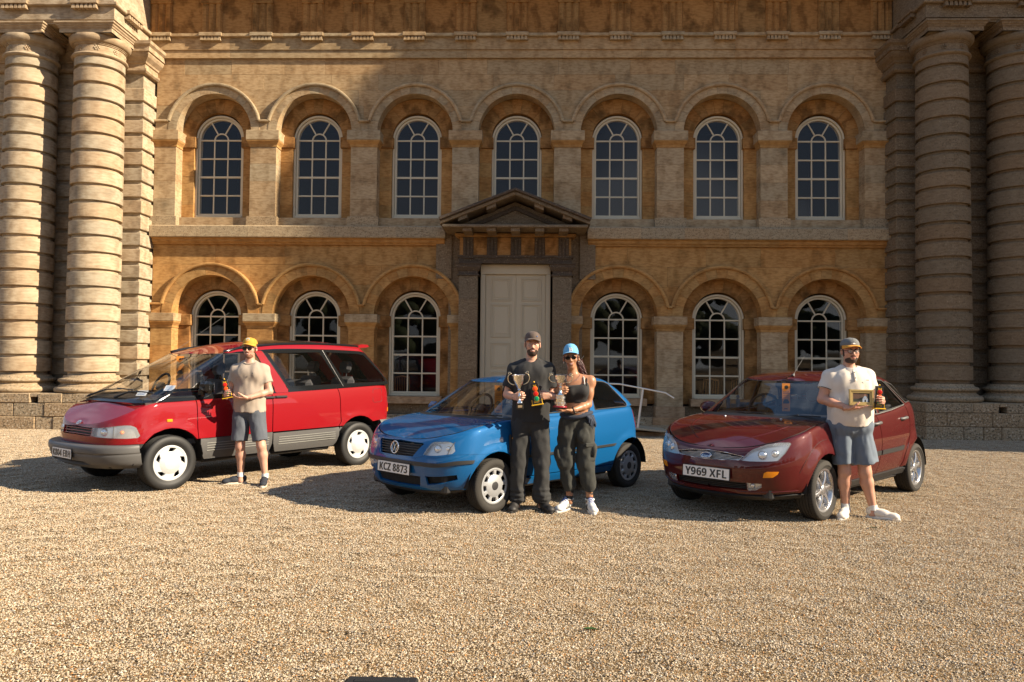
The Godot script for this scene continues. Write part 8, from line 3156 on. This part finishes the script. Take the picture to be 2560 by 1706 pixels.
func person_polo() -> void:
	var t := thing("person", "bearded man in cream polo shirt and blue-grey shorts beside the maroon hatchback", "person", Vector3(3.33, 0, -7.80), 0.0, "people posing with their cars")
	var p := {"skin": M.skin_ruddy, "hair": M.hair_brown, "beard": M.hair_brown, "smile": 0.002, "wide": 1.06, "jaw": 1.12, "thick": 1.1, "arm": 1.06, "leg": 1.08,
		"head": Transform3D(Basis(Vector3.UP, -0.03) * Basis(Vector3.RIGHT, 0.04), Vector3(-0.060, 1.697, 0.03)), "neck": Vector3(-0.058, 1.540, 0.0),
		"chest": Vector3(-0.064, 1.32, 0.0), "waist": Vector3(-0.058, 1.10, 0.01), "pelvis": Vector3(-0.055, 0.94, 0.0),
		"sh_l": Vector3(-0.250, 1.445, -0.01), "el_l": Vector3(-0.345, 1.205, 0.02), "wr_l": Vector3(-0.150, 1.128, 0.205),
		"sh_r": Vector3(0.128, 1.450, -0.01), "el_r": Vector3(0.205, 1.215, -0.02), "wr_r": Vector3(0.208, 1.195, 0.155),
		"hip_l": Vector3(-0.145, 0.92, 0), "kn_l": Vector3(-0.118, 0.47, 0.02), "an_l": Vector3(-0.090, 0.12, -0.03),
		"hip_r": Vector3(0.035, 0.92, 0), "kn_r": Vector3(0.085, 0.47, 0.03), "an_r": Vector3(0.165, 0.115, 0.02)}
	p.hand_l = [frame(Vector3(0.97, 0.12, 0.12), Vector3(-0.1, 0.95, 0.1)), 1.0, [0.10, 0.12, 0.08], [[0.045, 0.04, 0.018], [0.050, 0.068, 0.04], [0.045, 0.092, 0.055]]]
	p.hand_r = [frame(Vector3(-0.35, 0.15, 0.92), Vector3(-0.9, 0.0, -0.3)), -1.0, [0.45, 0.7, 0.4], [[0.045, 0.045, 0.02], [0.052, 0.07, 0.04], [0.045, 0.09, 0.055]]]
	make_body(t, p)
	face(t, p)
	beard(t, p, 0.0022, -0.048)
	hair_cap(t, p, 0.0035)
	baseball_cap(t, p, M.grey_cap, M.orange_cap)
	var em := MB.new()
	em.xf = p.head * Transform3D(Basis(Vector3.RIGHT, -0.42), Vector3(0, 0.085, 0.088))
	em.ball(Vector3.ZERO, Vector3(0.010, 0.012, 0.003), 10, 5)
	for s: float in [-1.0, 1.0]:
		for i in 3:
			em.tube(PackedVector3Array([Vector3(0.010 * s, 0.004 - 0.005 * i, 0.0), Vector3(0.022 * s, 0.005 - 0.005 * i, -0.003), Vector3((0.042 - 0.006 * i) * s, 0.003 - 0.005 * i, -0.013)]), 0.0018, 4)
	put("cap_emblem", em, M.white_cloth, t)
	glasses(t, p, "glasses", M.shade_lens, M.clear_lens, Vector2(0.026, 0.018), 0.6, 0.0026)
	tee(t, p, "polo_shirt", M.cream_cloth, 0.965, 0.222, 0.66, 0.58, 21, 0.03, 0.010)
	# collar flaps, placket, buttons, cuff bands
	for s: float in [-1.0, 1.0]:
		var cl := MB.new()
		var nb: Vector3 = p.neck
		var rows := []
		for i in 8:
			var a := 1.62 - i * 0.36
			var c := nb + Vector3(cos(a) * s * 0.070, -0.004 - 0.020 * sin(a), 0.012 + sin(a) * 0.076)
			var out := Vector3(cos(a) * s, 0, sin(a))
			rows.append(PackedVector3Array([c + Vector3(0, 0.014, 0), c + out * 0.010 + Vector3(0, 0.004, 0), c + out * 0.026 + Vector3(0, -0.026 - (0.016 if i < 2 else 0.0), 0.004)]))
		cl.grid(rows, false, s > 0)
		cl.grid(rows, false, s < 0)
		put("collar_flap", cl, M.cream_cloth, t)
	var pl := MB.new()
	pl.tube(PackedVector3Array([Vector3(-0.058, 1.512, 0.096), Vector3(-0.058, 1.46, 0.132), Vector3(-0.059, 1.40, 0.155)]), 0.012, 6, false, 0.35)
	put("placket", pl, M.cream_cloth, t)
	for y in [[1.485, 0.125], [1.43, 0.152]]:
		var bu := MB.new()
		bu.ball(Vector3(-0.058, y[0], y[1]), Vector3(0.006, 0.006, 0.003), 8, 5)
		put("button", bu, M.brown_cap, t)
	var lg := MB.new()
	lg.box(Vector3(0.045, 1.405, 0.152), Vector3(0.075, 1.411, 0.157), 0.001)
	put("chest_logo", lg, M.navy_cloth, t)
	for s in ["l", "r"]:
		var sh: Vector3 = p["sh_" + s]
		var el: Vector3 = p["el_" + s]
		var dir := (el - sh).normalized()
		var bs := frame(dir, Vector3(0, 0, 1))
		var rp := PackedVector3Array()
		for i in 20:
			var a := TAU * i / 20
			rp.append(sh.lerp(el, 0.565) + bs.x * cos(a) * 0.0755 + bs.z * sin(a) * 0.0755)
		var cu := MB.new()
		cu.tube(rp, 0.0035, 5, true)
		put("cuff_band", cu, M.navy_cloth, t)
	var f := Field.new(Vector3(-0.36, 0.50, -0.24), Vector3(0.30, 1.04, 0.24), 0.0105)
	f.cone(Vector3(-0.13, 0.95, 0), Vector3(0.02, 0.95, 0), 0.158, 0.158, 0.0, 0.95)
	f.cone(Vector3(-0.145, 0.90, 0), Vector3(-0.130, 0.545, 0.02), 0.118, 0.104, 0.02, 1.0, true)
	f.cone(Vector3(0.035, 0.90, 0), Vector3(0.092, 0.555, 0.02), 0.118, 0.128, 0.02, 1.0, true)
	cloth_part(t, "shorts", f, M.blue_grey_cloth, 0.010, Vector3(1, 0.45, 1), 23)
	var cd := MB.new()
	cd.tube(PackedVector3Array([Vector3(-0.235, 0.93, 0.10), Vector3(-0.240, 0.86, 0.108), Vector3(-0.242, 0.78, 0.105)]), 0.003, 5)
	put("pocket_seam", cd, M.slate_cloth, t)
	for s in ["l", "r"]:
		var a: Vector3 = p["an_" + s]
		var so := MB.new()
		so.tube(PackedVector3Array([a + Vector3(0, 0.022, 0), a + Vector3(0, -0.03, 0.0)]), 0.044, 14)
		put("sock", so, M.white_cloth, t)
	shoe(t, "shoe", Vector3(-0.072, 0, -0.05), -0.62, M.shoe_cream, M.shoe_white, M.white_cloth, 0.30)
	shoe(t, "shoe", Vector3(0.148, 0, 0.0), 0.95, M.shoe_cream, M.shoe_white, M.white_cloth, 0.30)


func cup_handle(mb: MB, s: float, y0: float, y1: float, r0: float, r1: float, curl: float) -> void:
	var pth := PackedVector3Array()
	for i in 15:
		var u := i / 14.0
		pth.append(Vector3(s * (lerpf(r0, r1, u) + 0.052 * sin(u * PI) + 0.010), lerpf(y0, y1, u) + curl * sin(u * PI * 2.0) * 0.012, 0))
	mb.tube(pth, [0.003, 0.006, 0.006, 0.0055, 0.005, 0.005, 0.005, 0.005, 0.005, 0.005, 0.005, 0.005, 0.005, 0.004, 0.003], 8)
	var sc := PackedVector3Array()
	for i in 12:
		var a := i / 11.0 * 4.4
		sc.append(pth[1] + Vector3(s * (0.016 - cos(a) * (0.016 - 0.001 * i)), 0.004 + sin(a) * (0.016 - 0.001 * i), 0))
	mb.tube(sc, 0.0042, 6)


func trophy_a() -> void:
	# tall cup on a black block, held by the man in the black t-shirt
	var t := thing("trophy_cup", "tall two-handled silver cup on a square black base held by the bearded man in black", "trophy", Vector3(-0.106, 1.078, -7.650), 0.0, "silver cups")
	t.basis = Basis(Vector3.BACK, 0.06)
	var b := MB.new()
	b.box(Vector3(-0.036, 0.0, -0.036), Vector3(0.036, 0.062, 0.036), 0.004)
	put("base", b, M.base_black, t)
	var pl := MB.new()
	pl.box(Vector3(-0.022, 0.018, 0.036), Vector3(0.022, 0.042, 0.0372))
	put("plaque", pl, M.silver, t)
	var c := MB.new()
	c.lathe(v2([0.030, 0.062, 0.030, 0.070, 0.018, 0.085, 0.012, 0.10, 0.014, 0.125, 0.020, 0.135, 0.014, 0.145, 0.010, 0.165, 0.012, 0.190, 0.018, 0.198, 0.014, 0.208, 0.024, 0.225, 0.042, 0.262, 0.054, 0.300, 0.060, 0.340, 0.064, 0.352, 0.061, 0.354, 0.056, 0.338, 0.050, 0.30, 0.036, 0.258, 0.0, 0.232]), 36)
	put("cup", c, M.silver, t)
	for s: float in [-1.0, 1.0]:
		var h := MB.new()
		cup_handle(h, s, 0.368, 0.250, 0.058, 0.036, 1.0)
		put("handle", h, M.gold_cup, t)
	var bd := MB.new()
	for i in 28:
		var a := TAU * i / 28
		bd.ball(Vector3(cos(a) * 0.0625, 0.346, sin(a) * 0.0625), Vector3(0.0045, 0.005, 0.0045), 6, 4)
	put("beading", bd, M.silver, t)


func trophy_b() -> void:
	var t := thing("trophy_cup", "wide two-handled silver bowl cup on tall silver tiers and a round red base", "trophy", Vector3(0.300, 1.098, -7.700), 0.0, "silver cups")
	t.basis = Basis(Vector3.BACK, -0.02)
	var b := MB.new()
	b.lathe(v2([0.0, 0.0, 0.072, 0.0, 0.074, 0.006, 0.070, 0.014, 0.062, 0.018, 0.0, 0.018]), 36)
	put("base", b, M.base_red, t)
	for k in 2:
		var d := MB.new()
		var y := 0.018 + 0.055 * k
		var r := 0.052 - 0.005 * k
		d.lathe(v2([r + 0.003, y, r + 0.003, y + 0.004, r, y + 0.005, r, y + 0.048, r + 0.003, y + 0.050, r + 0.003, y + 0.055, r - 0.006, y + 0.055]), 36)
		put("tier", d, M.silver, t)
		for i in 10:
			var a := TAU * (i + 0.5 * k) / 10
			var sh := MB.new()
			sh.xf = Transform3D(Basis(Vector3.UP, PI / 2 - a), Vector3(cos(a) * r, y + 0.026, sin(a) * r))
			sh.prism(v2([-0.011, 0.014, 0.011, 0.014, 0.011, -0.004, 0.0, -0.016, -0.011, -0.004]), -0.002, 0.0022, 0.001)
			put("shield", sh, M.chrome_soft, t)
	var c := MB.new()
	c.lathe(v2([0.040, 0.128, 0.034, 0.136, 0.018, 0.150, 0.012, 0.170, 0.012, 0.195, 0.018, 0.205, 0.012, 0.215, 0.016, 0.228, 0.034, 0.242, 0.058, 0.268, 0.068, 0.300, 0.071, 0.325, 0.075, 0.330, 0.070, 0.331, 0.064, 0.305, 0.052, 0.268, 0.0, 0.245]), 40)
	put("cup", c, M.silver, t)
	for s: float in [-1.0, 1.0]:
		var h := MB.new()
		cup_handle(h, s, 0.332, 0.255, 0.070, 0.044, 1.0)
		put("handle", h, M.gold_cup, t)


func award(label: String, at: Vector3, basis: Basis, rank: String, discs: Array) -> void:
	# traffic-light award: black wedge, three glossy discs, gold foot
	var t := thing("traffic_light_award", label, "award", at, 0.0, "traffic light awards")
	t.basis = basis
	var p := MB.new()
	p.prism(v2([-0.048, 0.012, 0.048, 0.012, 0.038, 0.232, -0.038, 0.232]), -0.012, 0.012, 0.002, true)
	put("panel", p, M.award_black, t)
	var f := MB.new()
	f.box(Vector3(-0.062, 0.0, -0.022), Vector3(0.062, 0.012, 0.024), 0.003)
	put("foot", f, M.award_gold, t)
	for s: float in [-1.0, 1.0]:
		var e := MB.new()
		e.box(Vector3(s * 0.051 - 0.003, 0.012, -0.004), Vector3(s * 0.051 + 0.003, 0.060, 0.008), 0.002)
		put("side_strut", e, M.award_gold, t)
	var kn := MB.new()
	kn.ball(Vector3(0, 0.240, 0), Vector3(0.008, 0.010, 0.008), 10, 6)
	put("knob", kn, M.award_gold, t)
	for i in 3:
		var d := MB.new()
		d.xf = Transform3D(Basis(Vector3.RIGHT, PI / 2), Vector3(0, 0.171 - 0.0515 * i, 0.012))
		d.lathe(v2([0.0248, 0.0, 0.0248, 0.003, 0.019, 0.0055, 0.010, 0.007, 0.0, 0.0074]), 24)
		put("light_disc", d, M[discs[i]], t)
		var rg := MB.new()
		rg.xf = Transform3D(Basis.IDENTITY, Vector3(0, 0.171 - 0.0515 * i, 0.0125))
		rg.tube(ring_path(0.0253, 0.0253, 24), 0.0011, 5, true)
		put("disc_ring", rg, M.award_gold, t)
	var tm := text_mesh(rank, 0.018, 0.001)
	var o := put("rank_letters", tm, M.award_gold, t)
	o.position = Vector3(0, 0.203, 0.0126)
	var ln := MB.new()
	for y in [0.030, 0.037, 0.044]:
		ln.box(Vector3(-0.030, y, 0.011), Vector3(0.034 if y > 0.04 else 0.024, y + 0.0022, 0.0126))
	put("caption_lines", ln, M.award_gold, t)


func photo_texture() -> ImageTexture:
	# the print in the frame: a seated figure in pale clothes before a brown stone wall, a dark car beside
	var im := Image.create(96, 64, false, Image.FORMAT_RGB8)
	var r := RandomNumberGenerator.new()
	r.seed = 3
	for y in 64:
		for x in 96:
			var c := Color(0.30, 0.22, 0.17).lerp(Color(0.42, 0.32, 0.25), r.randf())
			if y > 40:
				c = Color(0.12, 0.14, 0.14).lerp(Color(0.2, 0.22, 0.2), r.randf())
			if x > 82 or y < 8 and x > 34:
				c = Color(0.07, 0.09, 0.10).lerp(Color(0.16, 0.18, 0.18), r.randf())
			var dx := absf(x - 70.0)
			if y > 46 and y < 51 and x < 52:
				c = Color(0.30, 0.28, 0.18)
			if y > 30 and y < 48 and x > 24 and x < 62 and y > 48 - (x - 18) * 0.55:
				c = Color(0.07, 0.08, 0.09)
			if y > 20 and y < 42 and dx < 4.0 + (y - 20) * 0.55:
				c = Color(0.62, 0.68, 0.74).lerp(Color(0.5, 0.56, 0.62), r.randf())
			if y >= 40 and absf(dx - 10.0) < 5.5 or (y >= 40 and y < 46 and dx < 12):
				c = Color(0.66, 0.71, 0.77).lerp(Color(0.55, 0.6, 0.66), r.randf())
			if Vector2(x - 70, (y - 14) * 0.85).length() < 5.5:
				c = Color(0.55, 0.40, 0.34)
			if absf(x - 77.0) < 4 and absf(y - 38.0) < 2 or absf(x - 64.0) < 4 and absf(y - 38.0) < 2:
				c = Color(0.58, 0.42, 0.36)
			im.set_pixel(x, y, c)
	return ImageTexture.create_from_image(im)


func framed_photo() -> void:
	var t := thing("framed_photograph", "small gold-framed photograph of a seated figure held by the man in the polo shirt", "picture frame", Vector3(3.292, 1.155, -7.565))
	t.basis = Basis(Vector3.UP, -0.02) * Basis(Vector3.BACK, -0.015) * Basis(Vector3.RIGHT, -0.08)
	var w := 0.118
	var h := 0.160
	for k in 2:
		var i: float = [0.0, 0.016][k]
		var j: float = [0.018, 0.036][k]
		var z: float = [0.012, 0.006][k]
		var fr := MB.new()
		fr.prism(v2([-w + i, i, w - i, i, w - j, j, -w + j, j]), -0.010, z, 0.0025)
		fr.prism(v2([-w + i, h - i, -w + j, h - j, w - j, h - j, w - i, h - i]), -0.010, z, 0.0025)
		fr.prism(v2([-w + i, i, -w + j, j, -w + j, h - j, -w + i, h - i]), -0.010, z, 0.0025)
		fr.prism(v2([w - i, i, w - i, h - i, w - j, h - j, w - j, j]), -0.010, z, 0.0025)
		put("moulding", fr, M.frame_gold, t)
	var pm := mat("print", Color(1, 1, 1), 0.35)
	pm.albedo_texture = photo_texture()
	var ph := MB.new()
	ph.quad_uv(Vector3(-w + 0.034, 0.034, 0.0), Vector3(w - 0.034, 0.034, 0.0), Vector3(w - 0.034, h - 0.034, 0.0), Vector3(-w + 0.034, h - 0.034, 0.0))
	put("print", ph, pm, t)
	var bk := MB.new()
	bk.box(Vector3(-w + 0.01, 0.01, -0.012), Vector3(w - 0.01, h - 0.01, -0.004))
	put("backing", bk, M.brown_cap, t)


func chair(x: float, z: float, turn: float, label: String) -> void:
	var t := thing("chair", label, "chair", Vector3(x, 0.25, z), turn, "chairs inside the windows")
	var s := MB.new()
	s.box(Vector3(-0.21, 0.42, -0.21), Vector3(0.21, 0.46, 0.21), 0.012)
	put("seat", s, M.wood, t)
	for q in [[-0.19, 0.19], [0.19, 0.19]]:
		put("leg", strip(PackedVector3Array([Vector3(q[0], 0.0, q[1]), Vector3(q[0], 0.43, q[1])]), 0.016), M.wood, t)
	for q in [-0.19, 0.19]:
		put("back_post", strip(PackedVector3Array([Vector3(q, 0.0, -0.20), Vector3(q, 0.5, -0.20), Vector3(q * 0.95, 0.95, -0.26)]), 0.016), M.wood, t)
	var tr := MB.new()
	tr.tube(PackedVector3Array([Vector3(-0.19, 0.92, -0.257), Vector3(0, 0.965, -0.275), Vector3(0.19, 0.92, -0.257)]), 0.022, 6)
	put("top_rail", tr, M.wood, t)
	for i in 5:
		var xx := -0.12 + 0.06 * i
		put("spindle", strip(PackedVector3Array([Vector3(xx, 0.46, -0.20), Vector3(xx, 0.94, -0.262)]), 0.008), M.wood, t)


func build_small_things() -> void:
	trophy_a()
	trophy_b()
	award("black traffic light award held by the man in beige, red disc over orange and green", Vector3(-3.705, 1.085, -9.095), Basis(Vector3.UP, 0.08) * Basis(Vector3.BACK, 0.20), "2nd", ["disc_red", "disc_orange", "disc_green"])
	award("black traffic light award held by the bearded man in black beside his cup", Vector3(0.072, 1.118, -7.690), Basis(Vector3.UP, -0.05) * Basis(Vector3.BACK, 0.17), "1st", ["disc_orange", "disc_red", "disc_green"])
	award("black traffic light award with dark red top disc held by the polo shirt man", Vector3(3.478, 1.120, -7.60), Basis(Vector3.UP, 0.0) * Basis(Vector3.BACK, -0.04), "3rd", ["disc_dark_red", "disc_orange", "disc_green"])
	framed_photo()
	# ramp with its white handrail by the porch
	var r := thing("access_ramp", "grey boarded access ramp with white handrail leading up to the palace door", "ramp", Vector3(2.2, 0, -16.55))
	var sl := MB.new()
	sl.xf = Transform3D(Basis(Vector3.RIGHT, -PI / 2), Vector3.ZERO)
	var deck := MB.new()
	deck.prism(v2([-1.4, 0.36, -1.4, 0.30, 0.74, 0.10, 0.76, 0.14]), -0.45, 0.45, 0.01, true)
	put("deck", deck, M.slab, r)
	var d2 := MB.new()
	d2.prism(v2([-1.4, 0.43, -1.4, 0.37, 0.36, 0.235, 0.38, 0.26]), -0.5, -0.42, 0.005, true)
	put("kerb", d2, M.slab, r)
	put("handrail", strip(PackedVector3Array([Vector3(-1.4, 1.17, 0.42), Vector3(-0.30, 1.135, 0.42), Vector3(0.20, 1.045, 0.42), Vector3(0.68, 0.955, 0.42), Vector3(0.86, 0.845, 0.42)]), 0.017, 1.0, 8), M.white_paint, r)
	for q in [[0.20, 1.04, 0.09], [-0.95, 1.15, -1.0]]:
		var ps := MB.new()
		ps.tube(PackedVector3Array([Vector3(q[0], q[1], 0.42), Vector3(q[2], 0.20, 0.42)]), 0.024, 4)
		put("post", ps, M.white_paint, r)
	# blue tub below the window
	var b := thing("planter_tub", "blue wooden planter with ball finials standing under the window behind the maroon car", "planter", Vector3(4.93, 0.085, -16.95))
	var bx := MB.new()
	bx.box(Vector3(-0.36, 0.10, -0.36), Vector3(0.36, 0.60, 0.36), 0.01)
	put("box", bx, M.blue_paint, b)
	for sx: float in [-1.0, 1.0]:
		for sz: float in [-1.0, 1.0]:
			var po := MB.new()
			po.box(Vector3(sx * 0.40 - 0.04, 0.0, sz * 0.40 - 0.04), Vector3(sx * 0.40 + 0.04, 0.74, sz * 0.40 + 0.04), 0.008)
			po.ball(Vector3(sx * 0.40, 0.785, sz * 0.40), Vector3(0.04, 0.045, 0.04), 10, 8)
			put("corner_post", po, M.blue_paint, b)
	for y in [0.12, 0.64]:
		var ra := MB.new()
		ra.box(Vector3(-0.38, y - 0.03, 0.36), Vector3(0.38, y + 0.03, 0.41), 0.006)
		put("rail", ra, M.blue_paint, b)
	chair(4.55, -19.35, PI, "wooden spindle-back chair behind the left panes of the window over the blue planter")
	chair(5.25, -19.35, PI, "wooden spindle-back chair behind the right panes of the window over the blue planter")
	chair(-3.3, -19.4, PI, "wooden spindle-back chair at the window left of the palace door")
	# fallen leaves and the drain cover at the bottom edge
	for q in [[0.36, -4.36, 0.045, "oval green leaf lying alone on the near gravel"], [3.26, -7.25, 0.035, "small green leaf on the gravel near the man in white trainers"]]:
		var lm := MB.new()
		var rows := []
		for i in 9:
			var u := i / 8.0
			var hw: float = q[2] * 0.48 * sin(PI * pow(u, 0.8)) + 0.0005
			var zz: float = (u - 0.5) * q[2] * 2.0
			rows.append(PackedVector3Array([Vector3(-hw, 0.022 + 0.006 * sin(u * 3.0), zz), Vector3(0, 0.017, zz), Vector3(hw, 0.022, zz)]))
		lm.grid(rows, false, true)
		var lo := put("leaf", lm, M.leaf)
		lo.position = Vector3(q[0], 0.0, q[1])
		lo.rotation.y = 1.35
		tag(lo, q[3], "leaf")
	var dc := MB.new()
	dc.box(Vector3(-0.17, 0.0, -0.17), Vector3(0.17, 0.03, 0.17), 0.008)
	for i in 5:
		dc.box(Vector3(-0.13, 0.029, -0.13 + i * 0.06), Vector3(0.13, 0.034, -0.10 + i * 0.06), 0.002)
	var dv := put("drain_cover", dc, M.iron)
	dv.position = Vector3(-0.70, -0.012, -3.49)
	tag(dv, "dark iron drain cover cut off by the bottom edge of the picture", "drain cover")
